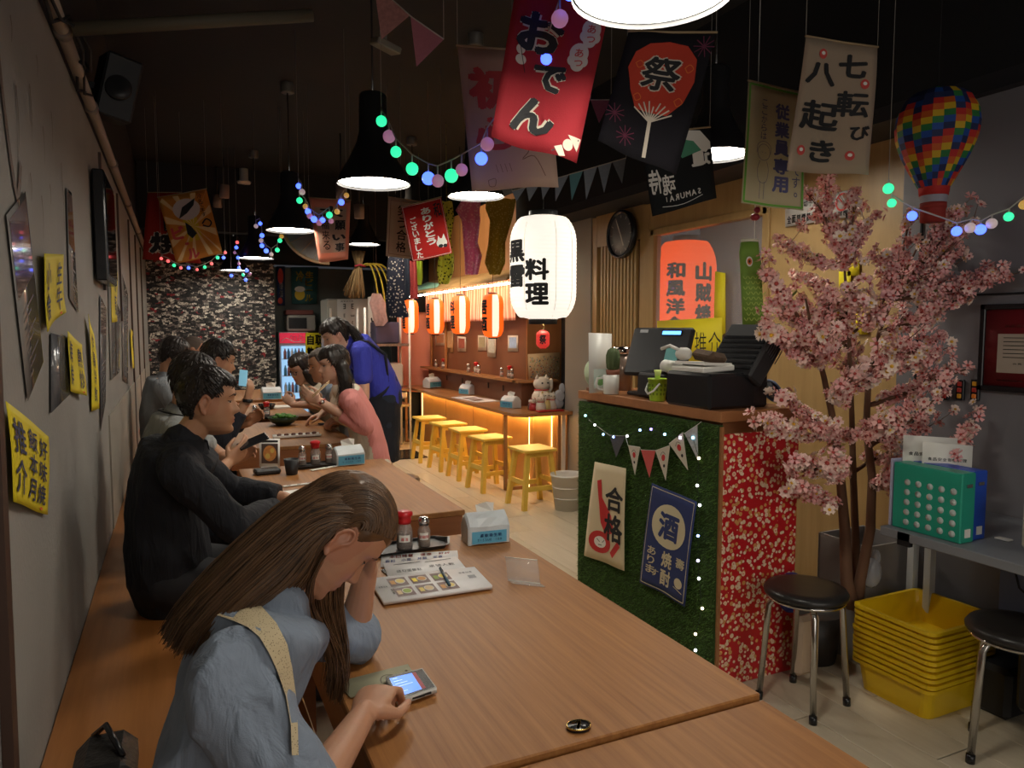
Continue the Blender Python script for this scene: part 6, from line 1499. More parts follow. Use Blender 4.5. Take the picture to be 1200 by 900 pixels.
def cap_hair(t, M, s, hm, front=.062, side_z=.0, back=-.055, th=.013, tuft=260, tl=.03, seed=1, lift=.4, ear_clear=True, fade=0, fringe=0):
    """hair mass following the skull above a hairline, with tufts standing on it"""
    rr_ = random.Random(seed)
    def line(a):      # hairline height by azimuth (0 = face)
        a = abs(a)
        if a < .75: return front-(.012*gs(a-.0, .35))+.0*a
        if a < 1.25: k = (a-.75)/.5; return front+(side_z-front)*k
        if a < 1.75: return side_z+(.018 if ear_clear else -.0)*gs(a-1.5, .2)
        k = min(1, (a-1.75)/.5); return side_z+(back-side_z)*k
    def th_(a, z, x, y):
        k = (z-line(a))/.018; k = max(-1, min(1, k)); base = th*(.65+.35*max(0, min(1, (z-.02)/.07)))
        if fade and z < .045: base = min(base, .003+fade*max(0, z)/.045*.01)
        base += min(.0025, th*.12)*math.sin(a*17+z*60)
        return base*k if k > 0 else k*.012
    mb = MB(); head_mesh(mb, M, s, thick=th_, n=96, rows=60, fd=False); put(t, mb.build('hair', hm))
    mb = MB()
    for _ in range(tuft):
        a = rr_.uniform(-math.pi, math.pi); z = rr_.uniform(line(a)+.012, .122)
        w_ = lerp_tab(HW, z); f = lerp_tab(HF, z); b = lerp_tab(HB, z); cx = f-(f-b)*.46
        x = cx+((f-cx) if math.cos(a) > 0 else (cx-b))*math.cos(a); y = w_*math.sin(a); nrm = V((x-cx, y*1.2, (z-.02)*.9)).normalized(); p0 = V((x, y, z))+nrm*(th*.7)
        flow = V((.75+fringe, math.sin(a)*.35, .1 if z > .1 else -.55)); flow = (flow-nrm*flow.dot(nrm)).normalized() if z > .03 else V((.0, 0, -1))
        if math.cos(a) < -.2: flow = V((0, 0, -1))-nrm*nrm.z*-1; flow = (flow-nrm*flow.dot(nrm)).normalized()
        L_ = tl*rr_.uniform(.6, 1.3)*(.4 if fade and z < .05 else 1)*(.5 if math.cos(a) > .4 and z < .105 else 1); q1 = p0+flow*L_*.5+nrm*L_*lift*.35; q2 = p0+flow*L_+nrm*L_*lift*.2+V((0, 0, -L_*.15))
        mb.tube([M @ (p0*s), M @ (q1*s), M @ (q2*s)], [.0042*s, .0032*s, .0006], 5)
    put(t, mb.build('hair_tufts', hm))
def scalp_strands(t, M, s, hm, n=700, r=.0013, b0=-85, b1=85, t0=32, t1=200, seed=1, out=1.0):
    """combed-back strands lying over the skull, from the hairline over the crown to the nape"""
    rr_ = random.Random(seed); mb = MB()
    for _ in range(n):
        be = math.radians(rr_.uniform(b0, b1)); a0 = t0+rr_.uniform(0, 40); a1 = rr_.uniform(120, t1); k = rr_.uniform(.985, 1.02)*out; q = []
        for i in range(12):
            a = math.radians(a0+(a1-a0)*i/11); q.append(M @ (V((-.008+.101*k*math.cos(be)*math.cos(a), .0835*k*math.sin(be)*(1-.05*(i/11)), .028+.104*k*math.cos(be)**.6*math.sin(a)))*s))
        mb.tube(q, [r*(1.1-.5*i/11) for i in range(12)], 4, cap=False)
    put(t, mb.build('hair_strands', hm))
def strands(mb, guides, n, r=.0012, jitter=.004, seed=0, clump=.6, rows=14):
    """thin strands between neighbouring guide lines (each a list of points)"""
    rr_ = random.Random(seed); G = []
    for g in guides:
        q = spline(g, 6); L_ = [0]
        for a, b in zip(q, q[1:]): L_.append(L_[-1]+(b-a).length)
        out = []
        for k in range(rows):
            d_ = L_[-1]*k/(rows-1); i = 0
            while i < len(L_)-2 and L_[i+1] < d_: i += 1
            out.append(q[i].lerp(q[i+1], (d_-L_[i])/max(1e-9, L_[i+1]-L_[i])))
        G.append(out)
    for _ in range(n):
        f = rr_.uniform(0, len(G)-1); i = min(int(f), len(G)-2); t = f-i
        ph = rr_.uniform(0, 6); o_ = V((rr_.gauss(0, 1), rr_.gauss(0, 1), rr_.gauss(0, 1)))*jitter; cut = rr_.uniform(.82, 1)
        pts = []
        for k in range(rows):
            g = k/(rows-1)
            if g > cut and k > 3: break
            pts.append(G[i][k].lerp(G[i+1][k], t)+o_*(.35+.9*g)+V((math.sin(ph+g*7), math.cos(ph*1.3+g*6), math.sin(ph*2+g*5)))*jitter*.35)
        mb.tube(pts, [r*(1.2-.9*k/(len(pts)-1)) for k in range(len(pts))], 4, cap=False)
SK1 = skinmat('skin warm', (.52, .27, .165)); SK2 = skinmat('skin tan', (.50, .26, .15)); SK3 = skinmat('skin light', (.62, .36, .25))
h_blk = hairmat('black hair', (.006, .005, .005), (.03, .022, .018), .4); h_brn = hairmat('brown hair', (.022, .011, .006), (.15, .078, .036), .38)
c_blk = clothmat('black shirt cloth', (.012, .013, .018)); c_chm = clothmat('chambray', (.22, .265, .335), .2, .85, .12); c_gry = clothmat('grey polo', (.30, .31, .31)); c_nvy = clothmat('navy jacket', (.016, .018, .028))
c_lgt = clothmat('pale hoodie', (.26, .28, .30)); c_pnk = clothmat('pink cardigan', (.72, .27, .25)); c_crm = clothmat('cream dress', (.66, .58, .46)); c_blu = clothmat('royal blue polo', (.045, .055, .45)); c_apr = clothmat('black apron', (.014, .016, .024)); c_jean = clothmat('dark denim', (.02, .03, .05)); c_sky = clothmat('sky blue shirt', (.30, .38, .48))
GL_ = 'diners on the bench side of the tables'; GR_ = 'people on the open side of the tables'

# --- woman in the foreground
ho = V((.268, 1.400, 1.102)); fw = V((.55, -.07, -.835)).normalized()
tw, MW = human('woman with long brown hair and pale blue blouse bending over her phone', GL_, ho, fw, (.83, .0, .55), (.03, 1.30, .57), (.065, 1.335, .80), (.150, 1.375, .985),
    ((.135, 1.535, .945), (.060, 1.195, .935)),
    [((.345, 1.63, .79), (.372, 1.585, .965), (-.05, -.35, .9), (-.9, -.2, -.2), -1, dict(curl=(.35, .4, .45, .5), thumb=.3)),
     ((.150, 1.105, .760), (.290, 1.275, .800), (.50, .75, .06), (.25, .25, -1), -1, dict(curl=((.55, .75, .45), (.75, .95, .6), (.85, 1.05, .6), (.9, 1.1, .6)), thumb=.35, tcurl=.3))],
    [((.40, 1.42, .50), (.44, 1.42, .10)), ((.38, 1.22, .50), (.40, 1.22, .10))], s=.98, fem=1, skin=SK1, top=c_chm, bottom=c_jean, vox=.003, hairf=mat('brow brown', (.09, .05, .032), .7), torso=(.14, .165, .095), sleeve=.99, tin=.014, wr=.012)
cap_hair(tw, MW, .98, h_brn, front=.066, side_z=.022, back=-.075, th=.0065, tuft=0, ear_clear=True); scalp_strands(tw, MW, .98, h_brn, 1300)
def Yp(x, y, Y): return at(x, y, Y=Y)
G = [[(455, 604, 1.405), (430, 570, 1.405), (388, 561, 1.41), (335, 588, 1.41), (270, 646, 1.40), (213, 708, 1.39), (176, 770, 1.38)],
     [(457, 622, 1.365), (425, 588, 1.352), (380, 580, 1.352), (328, 612, 1.35), (263, 672, 1.34), (210, 730, 1.34), (184, 785, 1.33)],
     [(446, 616, 1.350), (415, 598, 1.330), (374, 600, 1.330), (326, 636, 1.325), (266, 694, 1.32), (220, 745, 1.31), (200, 792, 1.31)],
     [(424, 618, 1.335), (400, 610, 1.324), (368, 622, 1.322), (327, 660, 1.312), (276, 706, 1.30), (238, 748, 1.30), (220, 788, 1.29)],
     [(404, 614, 1.328), (388, 618, 1.320), (366, 640, 1.318), (334, 680, 1.310), (290, 716, 1.30), (256, 748, 1.29), (240, 775, 1.29)],
     [(394, 618, 1.322), (376, 636, 1.318), (358, 670, 1.322), (330, 696, 1.33), (296, 716, 1.32), (262, 736, 1.31), (246, 760, 1.30)],
     [(388, 626, 1.330), (366, 655, 1.33), (352, 690, 1.345), (325, 706, 1.35), (290, 716, 1.345), (255, 735, 1.34), (235, 762, 1.34)]]
G = [[Yp(*p) for p in g] for g in G]
Lf = [[Yp(450, 612, 1.43)] + [Yp(x, y, Y) for x, y, Y in ((425, 583, 1.455), (380, 578, 1.465), (330, 608, 1.46), (268, 662, 1.44), (215, 722, 1.42), (185, 776, 1.40))],
      [Yp(x, y, Y) for x, y, Y in ((445, 640, 1.46), (405, 612, 1.478), (368, 615, 1.485), (330, 650, 1.475), (280, 700, 1.45), (235, 742, 1.43), (210, 780, 1.42))]]
mb = MB()
cen = [Yp(x, y, Y) for x, y, Y in ((395, 600, 1.40), (360, 618, 1.395), (320, 652, 1.385), (275, 690, 1.365), (245, 718, 1.35), (222, 742, 1.345))]
mb.tube(spline(cen, 5), [(.055-.047*(i/25)**1.3, .060-.035*(i/25)**1.5) for i in range(26)], 28, side=V((.6, 0, .8)), round_=True); put(tw, mb.build('hair_fall', h_brn))
mb = MB(); strands(mb, G, 1500, r=.0013, jitter=.0035, seed=3); strands(mb, [Lf[1], Lf[0], G[0]], 420, r=.0014, jitter=.004, seed=4); put(tw, mb.build('hair_strands', h_brn))
fr_ = [[Yp(x, y, Y) for x, y, Y in g] for g in (((384, 640, 1.335), (366, 672, 1.335), (362, 705, 1.36), (374, 735, 1.40), (386, 775, 1.42), (378, 822, 1.42)), ((372, 660, 1.35), (358, 695, 1.36), (365, 730, 1.39), (388, 762, 1.43), (398, 800, 1.43), (392, 835, 1.43)), ((410, 640, 1.475), (402, 690, 1.475), (402, 730, 1.465), (404, 765, 1.45), (400, 800, 1.44), (396, 830, 1.44)))]
mb = MB(); strands(mb, fr_, 520, r=.0013, jitter=.006, seed=5); put(tw, mb.build('hair_front', h_brn))
from mathutils.bvhtree import BVHTree
def surf(o, px, py, off=.003):
    b = BVHTree.FromPolygons([v.co for v in o.data.vertices], [tuple(p.vertices) for p in o.data.polygons]); h = b.ray_cast(CAM, (at(px, py, d=1)-CAM).normalized()); return b
def child(t, nm): return [c for c in D.objects if c.parent == t and c.name.split('.')[0] == nm][0]
sh_ = child(tw, 'shirt'); bv = surf(sh_, 0, 0); q = []
for x, y in ((262, 708), (280, 714), (298, 722), (314, 738), (326, 760), (334, 785), (341, 815), (345, 850), (346, 885)):
    for sg in (-1, 1):
        i_ = len(q)//2; nx, ny = ((-.5, .85), (-.4, .9), (-.5, .85), (-.7, .6), (-.9, .4), (-.95, .25), (-1, .1), (-1, .05), (-1, 0))[i_]; wd = (15, 15, 15, 14, 12, 9, 6, 4, 4)[i_]*sg
        h = bv.ray_cast(CAM, (at(x+nx*wd, y+ny*wd, d=1)-CAM).normalized()); q.append(h[0]+(CAM-h[0]).normalized()*.010 if h[0] else (q[-1] if q else at(x, y, Y=1.25)))
n_ = len(q)//2; mb = MB(); mb.add(q+[p+(CAM-p).normalized()*-.003 for p in q], [(2*i, 2*i+1, 2*i+3, 2*i+2) for i in range(n_-1)], True); put(tw, mb.build('lace_collar', printcloth('cream lace', (.55, .45, .28), (.20, .15, .09), 260, .22)))

# --- man in black
ho = V((.105, 2.945, 1.222)); fw = V((1, -.12, -.06))
tm_, MM = human('young man in a black shirt looking down, arms on the table', GL_, ho, fw, (.05, 0, 1), (-.045, 3.00, .57), (-.055, 2.985, .87), (.015, 2.955, 1.075),
    ((.01, 3.165, 1.015), (.00, 2.755, 1.005)),
    [((.20, 3.27, .815), (.40, 3.16, .785), (.85, -.35, -.05), (0, -.2, -1), -1, dict(curl=(.5, .6, .65, .7), thumb=.4)), ((.175, 2.72, .800), (.345, 2.96, .79), (.80, .55, -.02), (0, .1, -1), 1, dict(curl=(.45, .55, .6, .7), thumb=.45))],
    [((.38, 3.12, .50), (.42, 3.12, .10)), ((.38, 2.90, .50), (.42, 2.9, .10))], s=1.07, skin=SK2, top=c_blk, bottom=mat('black trousers', (.02, .02, .024), .8), vox=.004, torso=(.16, .19, .115), sleeve=1.86, tin=.012, wr=.007)
cap_hair(tm_, MM, 1.07, h_blk, front=.068, side_z=.014, back=-.060, th=.009, tuft=800, tl=.022, seed=2, lift=.2, fade=1)
# long fringe combed forward
mb = MB(); rr_ = random.Random(5)
for _ in range(70):
    y = rr_.uniform(-.045, .060); z0 = rr_.uniform(.092, .115); q = []
    for k in range(6):
        f = k/5; z = z0-(.026+.016*rr_.random())*f**1.5*(1.1 if abs(y) > .03 else .9); x = head_x(y*(1+.1*f), max(z, .03), 0, False)+.007+.010*math.sin(math.pi*f); 
        if k == 0: x -= .02
        q.append(MM @ (V((x, y*(1+.15*f), z))*1.07))
    mb.tube(q, [.003, .0035, .0032, .0026, .0018, .0006], 5)
put(tm_, mb.build('fringe', h_blk))
def collar(t, neck, fwd, sd_r, m, r=.066, h=.035, name='collar', tiltv=(0, 0, 1)):
    n_, f_ = V(neck), V(fwd); f_ = f_.normalized(); u = V(tiltv).normalized(); l_ = u.cross(f_); mb = MB(); a, b, c = [], [], []
    for k in range(25):
        th = math.radians(20+320*k/24); d_ = f_*math.cos(th)+l_*math.sin(th); lift = .012*(-math.cos(th)); a.append(n_+d_*r+u*(lift+h*.3)); b.append(n_+d_*(r*1.02)+u*(lift+h)); c.append(n_+d_*(r*1.28)+u*(lift-h*.25+.006*math.cos(3*th)))
    vs = a+b+c+[p-(p-n_).normalized()*.003 for p in c]; fs = []
    for k in range(24): fs += [(k, k+1, 26+k, 25+k), (25+k, 26+k, 51+k, 50+k)]
    mb.add(vs, fs, True); put(t, mb.build(name, m))
collar(tm_, (.025, 2.952, 1.068), (1, -.1, -.2), 1, c_blk, r=.070, tiltv=(.25, 0, 1))

# --- generic seated diner on the bench
def diner(label, hd, Yb, hair, top, skin, fwv=(1, -.05, -.35), lean=.18, s=1.0, vox=.009, hands=None, hairkw={}, sleeve=.55, group=GL_, xs=-.05, arms=None, sgn=1, knees=True, **kw):
    hd = V(hd); nk = hd+V((-.055*sgn, 0, -.165))*s; pv = V((xs, Yb, .57)); ch = pv.lerp(nk, .62)+V((-.05*sgn, 0, 0)); L_ = nk+V((-.02*sgn, .185*sgn, -.055))*s; R__ = nk+V((-.02*sgn, -.185*sgn, -.055))*s
    if arms is None:
        hx = hd.x+.26*sgn; arms = [((nk.x+.12*sgn, Yb+.24*sgn, .83), (hx, Yb+.10*sgn, .82), (.8*sgn, -.5*sgn, .05), (0, 0, -1), -1 if sgn > 0 else -1, dict(curl=(.6, .7, .7, .7), thumb=.4)), ((nk.x+.12*sgn, Yb-.24*sgn, .83), (hx, Yb-.08*sgn, .82), (.8*sgn, .5*sgn, .05), (0, 0, -1), 1, dict(curl=(.6, .7, .7, .7), thumb=.4))]
    kx = pv.x+.42*sgn
    t, M = human(label, group, hd, fwv, (0.05, 0, 1), pv, ch, nk, (L_, R__), arms, [((kx, Yb+.1*sgn, .50), (kx+.04*sgn, Yb+.1*sgn, .10)), ((kx, Yb-.1*sgn, .50), (kx+.04*sgn, Yb-.1*sgn, .10))], s=s, skin=skin, top=top, bottom=kw.pop('bottom', c_jean), vox=vox, sleeve=sleeve, wr=.005, brow=True, **kw)
    if hair: cap_hair(t, M, s, hair, **hairkw)
    return t, M
short = dict(front=.060, side_z=.01, back=-.06, th=.016, tuft=260, tl=.03, lift=.4)
# grey polo: head hidden behind the man in black, hands with phone in view
hb = at(226, 447, Y=3.78)
w1 = at(268, 542, Y=3.62); h1 = at(290, 522, Y=3.66)
tb_, MB_ = diner('man in a grey polo shirt, mostly hidden behind the man in black', hb, 3.78, h_blk, c_gry, SK2, s=1.02, vox=.006, hairkw=dict(short, tuft=400), xs=-.06,
    arms=[((.20, 4.0, .84), at(272, 540, Y=3.85), (.75, -.2, .5), (.4, -.9, .1), -1, dict(curl=(.5, .5, .55, .6), thumb=.5)), ((.14, 3.52, .84), w1, h1-w1, (.1, .9, .5), 1, dict(curl=(.3, .35, .4, .5), thumb=.5, tcurl=.2))], sleeve=.6)
collar(tb_, hb+V((-.05, 0, -.15)), (1, 0, -.2), 1, c_gry, r=.066, tiltv=(.3, 0, 1)); 
qq = [hb+V((-.055, 0, -.155))+V((.098*math.cos(a), .098*math.sin(a), .006-.02*math.cos(a))) for a in [math.radians(30+20*i) for i in range(16)]]
put(tb_, MB().tube(qq, .0035, 5).build('collar_line', BLACK))
p = at(291, 521, Y=3.66); MB().box(p+V((.02, -.01, .015)), (.14, .07, .009), bev=.003, rot=tilt(.3, -.35, .1)).build('mobile_phone', m_blk, label='dark mobile phone held by the man in the grey polo', cat='phone')
# navy jacket, hand raised
hdd = at(256, 424, Y=5.0)
td_, MD = diner('man in a navy jacket raising one hand and a pale phone before his face', hdd, 5.0, h_blk, c_nvy, SK2, s=1.06, vox=.008, hairkw=short, xs=-.12, sleeve=1.7, fwv=(1, -.05, -.25),
    arms=[((.26, 5.2, .84), (.42, 5.06, .88), (.6, -.3, .6), (.2, -.9, 0), -1, dict(curl=(.5, .6, .6, .7), thumb=.5)), ((.24, 4.80, .80), at(290, 468, Y=4.80), (.25, .1, .9), (-.7, .5, .1), -1, dict(curl=(.7, .8, .9, .9), thumb=.5))])
p = at(290, 470, Y=4.79); put(td_, MB().tube([p+V((0, 0, -.008)), p+V((.003, 0, .012))], .031, 14).build('watch', m_blk))
p = at(285, 443, Y=4.8); MB().box(p, (.05, .012, .10), bev=.003, rot=tilt(0, .1, -.5)).build('mobile_phone', mat('sky phone', (.2, .4, .5), .3, emit=(.25, .55, .7), es=.5), label='pale blue mobile phone held up beside the navy jacketed man', cat='phone')
# pale hoodie
hff = at(203, 417, Y=6.1)
tf_, MF = diner('person with black hair in a pale grey hooded top, far along the bench', hff, 6.1, h_blk, c_lgt, SK2, s=1.03, vox=.011, hairkw=dict(front=.06, side_z=-.03, back=-.08, th=.02, tuft=120, ear_clear=False), xs=-.12, sleeve=1.6, fwv=(1, -.05, -.5))
hee = at(226, 412, Y=7.1)
te_, ME = diner('balding man at the far end of the bench, crown just showing', hee, 7.1, mat('grey stubble', (.10, .075, .06), .8), c_gry, SK2, s=1.05, vox=.012, hairkw=dict(front=.095, side_z=.0, back=-.06, th=.004, tuft=0), xs=-.03, sleeve=.6)

# --- open side: woman in pink, man in blue, woman in glasses
def stool_under(x, y, lb): rstool((x, y), lb)
hp = at(391, 429, Y=4.80)
wl, wr2 = at(374, 470, Y=4.72), at(377, 474, Y=4.90)
tp_, MP = diner('woman in a pink cardigan over a cream dress, raising food at the table', hp, 4.86, None, c_pnk, SK3, fwv=(-1, -.12, -.12), s=1.0, vox=.006, torso=(.14, .16, .095), xs=1.20, group=GR_, sgn=-1, fem=1, bottom=c_crm, sleeve=1.5, open_eye=True, tin=.014,
    arms=[((1.09, 4.63, .87), wl, (-.85, .1, .45), (.2, .9, .3), -1, dict(curl=(.5, .6, .7, .8), thumb=.5)), ((1.09, 5.03, .87), wr2, (-.8, -.1, .5), (.2, -.9, .3), 1, dict(curl=(.5, .6, .7, .8), thumb=.5))])
cap_hair(tp_, MP, 1.03, h_blk, front=.062, side_z=-.01, back=-.08, th=.013, tuft=120, tl=.03, lift=.1)
so = child(tp_, 'shirt'); so.data.materials.append(c_crm); axx = [(p_.center.x, p_.center.z) for p_ in so.data.polygons]
for p_ in so.data.polygons:
    c_ = p_.center
    if abs(c_.y-4.86) < .17 and c_.x < 1.185-(c_.z-.57)*.16-.015 and p_.normal.x < .35: p_.material_index = 1
def tailhair(t, pts, rr, hm, n=300, j=.01, name='ponytail'):
    q = spline(pts, 4); mb = MB(); k = len(q); R2 = [rr[0]+(rr[1]-rr[0])*(i/(k-1)) for i in range(k)]; R2 = [r_*(1+.12*math.sin(i*1.9)) for i, r_ in enumerate(R2)]; mb.tube(q, R2, 12, round_=True); put(t, mb.build(name, hm))
    mb = MB(); g = [[p+V((math.cos(a), math.sin(a), 0))*rr[0]*.8*(1-.3*i/len(pts)) for i, p in enumerate(pts)] for a in (0, 1.6, 3.1, 4.7, 6.2)]; strands(mb, g, n, r=.0018, jitter=j, seed=7); put(t, mb.build('hair_strands', hm))
tailhair(tp_, [at(x, y, Y=Y_) for x, y, Y_ in ((400, 428, 4.74), (405, 445, 4.71), (405, 460, 4.70), (401, 476, 4.69))], (.046, .018), h_blk)
put(tp_, MB().tube([wl+V((.02, 0, -.012)), wl+V((.012, 0, .004))], .030, 14).build('watch_strap', mat('red strap', (.30, .04, .03), .5)), MB().ball(wl+V((.016, -.03, -.004)), (.014, .006, .014)).build('watch_face', mat('chrome', (.6, .6, .6))))
for i in range(2): put(MB().tube([at(385, 446+2*i, Y=4.68), at(366, 464+2*i, Y=4.66)], .003, 6).build('chopstick', mat('pale wood', (.6, .42, .22), .6), label=('upper', 'lower')[i]+' wooden chopstick in the pink cardigan woman\'s hand', cat='chopstick', group='chopsticks held'), ) if False else MB().tube([at(386, 446+2*i, Y=4.68), at(366, 464+2*i, Y=4.66)], .003, 6).build('chopstick', mat('pale wood', (.6, .42, .22), .6), label=('upper', 'lower')[i]+' wooden chopstick held by the woman in pink', cat='chopstick', group='chopsticks held')
S = Sheet(at(392, 458, Y=4.66), at(404, 458, Y=4.66), at(420, 520, Y=4.72), at(395, 500, Y=4.70))
# man in sky blue
hm_ = at(377, 429, Y=5.45)
tn_, MN = diner('man with thinning hair in a sky blue shirt, between two women', hm_, 5.5, mat('grey stubble', (.10, .075, .06), .8), c_sky, SK2, fwv=(-1, -.1, -.25), s=1.02, vox=.009, xs=1.30, group=GR_, sgn=-1, hairkw=dict(front=.085, side_z=.0, back=-.06, th=.006, tuft=0), sleeve=.6, arms=[((1.24, 5.30, .84), (1.12, 5.42, .80), (-.8, .3, 0), (0, 0, -1), -1, dict(curl=(.8, .9, .9, .9))), ((1.24, 5.72, .84), (1.12, 5.58, .80), (-.8, -.3, 0), (0, 0, -1), 1, dict(curl=(.8, .9, .9, .9)))])
# woman in glasses
hg = at(353, 433, Y=6.4)
wg1, wg2 = at(343, 474, Y=6.3), at(340, 472, Y=6.5)
tg_, MG = diner('woman with straight black hair and glasses looking down, hands together', hg, 6.45, None, mat('ivory top', (.45, .38, .28), .9), SK3, fwv=(-1, -.55, -.45), s=1.06, vox=.007, xs=1.33, group=GR_, sgn=-1, fem=1, sleeve=.7,
    arms=[((1.14, 6.2, .86), wg1, (-.5, .4, .6), (.2, .9, .3), -1, dict(curl=(.8, .9, .9, .9), thumb=.5)), ((1.14, 6.66, .86), wg2, (-.5, -.4, .6), (.2, -.9, .3), 1, dict(curl=(.8, .9, .9, .9), thumb=.5))])
cap_hair(tg_, MG, 1.06, h_blk, front=.062, side_z=-.06, back=-.09, th=.014, tuft=40, ear_clear=False)
for e in (-1, 1):
    put(tg_, MB().tube([MG @ (V((.02-.01*i, e*(.078), -.01-.03*i))*1.06) for i in range(8)], [.030, .036, .038, .036, .034, .030, .024, .014], 12, round_=True).build('hair_lock', h_blk))
    pts = [MG @ (V((.092, e*(.032+.021*math.cos(a)), .008+.017*math.sin(a)))*1.06) for a in [2*math.pi*k/14 for k in range(15)]]; put(tg_, MB().tube(pts, .0022, 5).build('glasses_rim', m_blk))
put(tg_, MB().tube([MG @ (V((.094, -.011, .012))*1.06), MG @ (V((.094, .011, .012))*1.06)], .0018, 5).build('glasses_bridge', m_blk))
for x, y, lb in ((1.36, 4.86, 'round stool under the woman in pink'), (1.34, 5.5, 'round stool under the man in sky blue'), (1.36, 6.45, 'round stool under the woman in glasses')): rstool((x, y), lb)

# --- waitress
hw_ = at(393, 395, Y=5.72)
nkw = at(412, 405, Y=5.74); pvw = at(452, 452, Y=5.80); pvw = V((pvw.x-.03, 5.80, .98)); chw = at(432, 424, Y=5.77)
ws_l, ws_r = nkw+V((.05, .19, -.03)), nkw+V((.04, -.19, -.05))
tq_, MQ = human('waitress in a royal blue polo and black apron bending over the table, black ponytail', GR_, hw_, (-1, -.15, -.42), (-.35, 0, 1), pvw, chw, nkw, (ws_l, ws_r),
    [((nkw.x-.02, 5.98, .98), (nkw.x-.22, 5.84, .83), (-.9, 0, -.3), (0, -.2, -1), 1, dict(curl=(.4, .5, .5, .5), thumb=.4)), ((nkw.x+.04, 5.50, .98), (nkw.x-.12, 5.54, .84), (-.9, 0, -.3), (0, .2, -1), -1, dict(curl=(.4, .5, .5, .5), thumb=.4))],
    [((pvw.x-.02, 5.90, .50), (pvw.x+.02, 5.9, .09)), ((pvw.x-.02, 5.72, .50), (pvw.x+.02, 5.72, .09))], s=1.08, fem=1, skin=SK3, top=c_blu, bottom=c_jean, vox=.007, sleeve=.55, torso=(.165, .18, .12), tin=.014, wr=.006)
cap_hair(tq_, MQ, 1.08, h_blk, front=.06, side_z=.01, back=-.07, th=.016, tuft=100, tl=.03, lift=.1)
tailhair(tq_, [at(x, y, Y=Y_) for x, y, Y_ in ((404, 380, 5.72), (412, 386, 5.70), (419, 396, 5.66), (426, 408, 5.62))], (.035, .02), h_blk)
mb = MB(); sdw = V((0, 1, 0)); ap = [chw.lerp(pvw, .15), chw.lerp(pvw, .6), pvw, pvw+V((-.02, 0, -.25)), pvw+V((0, 0, -.52))]
mb.tube(spline([chw.lerp(pvw, .62)+V((-.02, 0, -.03)), pvw+V((-.02, 0, .0)), pvw+V((-.03, 0, -.25)), pvw+V((-.02, 0, -.55))], 4), [(.19+.012*math.sin(i*1.3), .165+.01*math.sin(i)) for i in range(13)], 26, side=sdw); so = remesh('apron', mb, .01, [c_apr], 3); wrinkle(so, .006, 7, 3, (1, 1, .5)); put(tq_, so)
put(tq_, MB().tube([nkw+V((0, -.10, .04)), nkw+V((.10, -.13, .03)), chw+V((.10, -.14, .06)), pvw+V((.0, -.185, .1))], .012, 6).build('apron_strap', c_apr))
# ---------------------------------------------------------------- things on the tables (tops at .743 / .741)
TT = .7425
def bottle(c, kind, lb, s=1):
    x, y, z = c; t = empty({'soy': 'sauce_bottle', 'pepper': 'pepper_shaker'}[kind], c, lb, 'bottle' if kind == 'soy' else 'shaker', 'condiment sets'); 
    if kind == 'soy':
        MB().lathe([(0, 0), (.026, 0), (.028, .004), (.028, .062), (.021, .082), (.020, .090)], n=20, cap=False).build('glass', mat('bottle glass', (.5, .42, .38), .08, alpha=.45), t)
        MB().lathe([(0, .003), (.0255, .003), (.0255, .055), (0, .055)], n=20).build('soy_sauce', mat('soy', (.015, .006, .004), .1), t)
        MB().lathe([(0, .088), (.023, .088), (.024, .10), (.024, .112), (.029, .116), (.028, .126), (.014, .132), (0, .133)], n=20).build('cap', mat('red cap', (.55, .01, .015), .3, coat=.3), t)
    else:
        MB().lathe([(0, 0), (.020, 0), (.022, .004), (.022, .055), (.016, .072), (.015, .078)], n=20, cap=False).build('glass', mat('bottle glass', (.5, .42, .38), .08, alpha=.45), t)
        MB().lathe([(0, .003), (.0195, .003), (.0195, .045), (0, .045)], n=20).build('spice', mat('pepper', (.28, .17, .08), .8), t)
        MB().lathe([(0, .076), (.0185, .076), (.0195, .09), (.017, .102), (.008, .106), (0, .106)], n=20).build('cap', mat('shaker cap', (.62, .62, .62), .18, metal=1), t)
    d_ = (CAM-V(c)); d_.z = 0; a = math.atan2(d_.y, d_.x); r_ = .0285 if kind == 'soy' else .0225; mb = MB(); vs = []
    for k in range(9): aa = a-.7+1.4*k/8; vs += [(r_*math.cos(aa), r_*math.sin(aa), .028), (r_*math.cos(aa), r_*math.sin(aa), .052)]
    mb.add(vs, [(2*k, 2*k+2, 2*k+3, 2*k+1) for k in range(8)]); lab = mb.build('label', WHITE, t)
    mb = MB(); mb.use(m_ink2); tx = '醤油' if kind == 'soy' else '胡椒粉'
    for i, ch in enumerate(tx):
        vs, fs = glyph(ch, .02); ww = .012; o_ = []
        for p_ in vs: aa = a-((i-(len(tx)-1)/2)*.014+(.45-p_[0])*-.0)/r_*-1; aa = a+((i-(len(tx)-1)/2)*.013+(p_[0]-.5)*ww)/r_; o_.append(((r_+.0006)*math.cos(aa), (r_+.0006)*math.sin(aa), .034+p_[1]*ww))
        mb.add(o_, fs)
    mb.build('lettering', None, lab)
    if s != 1: t.scale = (s,)*3
    return t
def tray(c, rz, lb):
    t = empty('condiment_tray', c, lb, 'tray', 'black condiment trays', rz=rz); q = []
    for z, k in ((0, .88), (.004, .9), (.014, 1.0), (.014, .95), (.006, .88)): q.append([V((.15*k*x, .065*k*y, z+(.008 if abs(x) == 1.15 else 0)*(z > .01))) for x, y in ((-1.15, 0), (-1, -.85), (-.9, -1), (.9, -1), (1, -.85), (1.15, 0), (1, .85), (.9, 1), (-.9, 1), (-1, .85))])
    MB().loft(q, smooth=False).build('tray', mat('black lacquer', (.016, .016, .016), .3), t); return t
m_tis = mat('tissue wrap', (.62, .66, .68), .35, bump=.3, bscale=20); m_tbl = mat('sky blue print', (.12, .42, .62), .35)
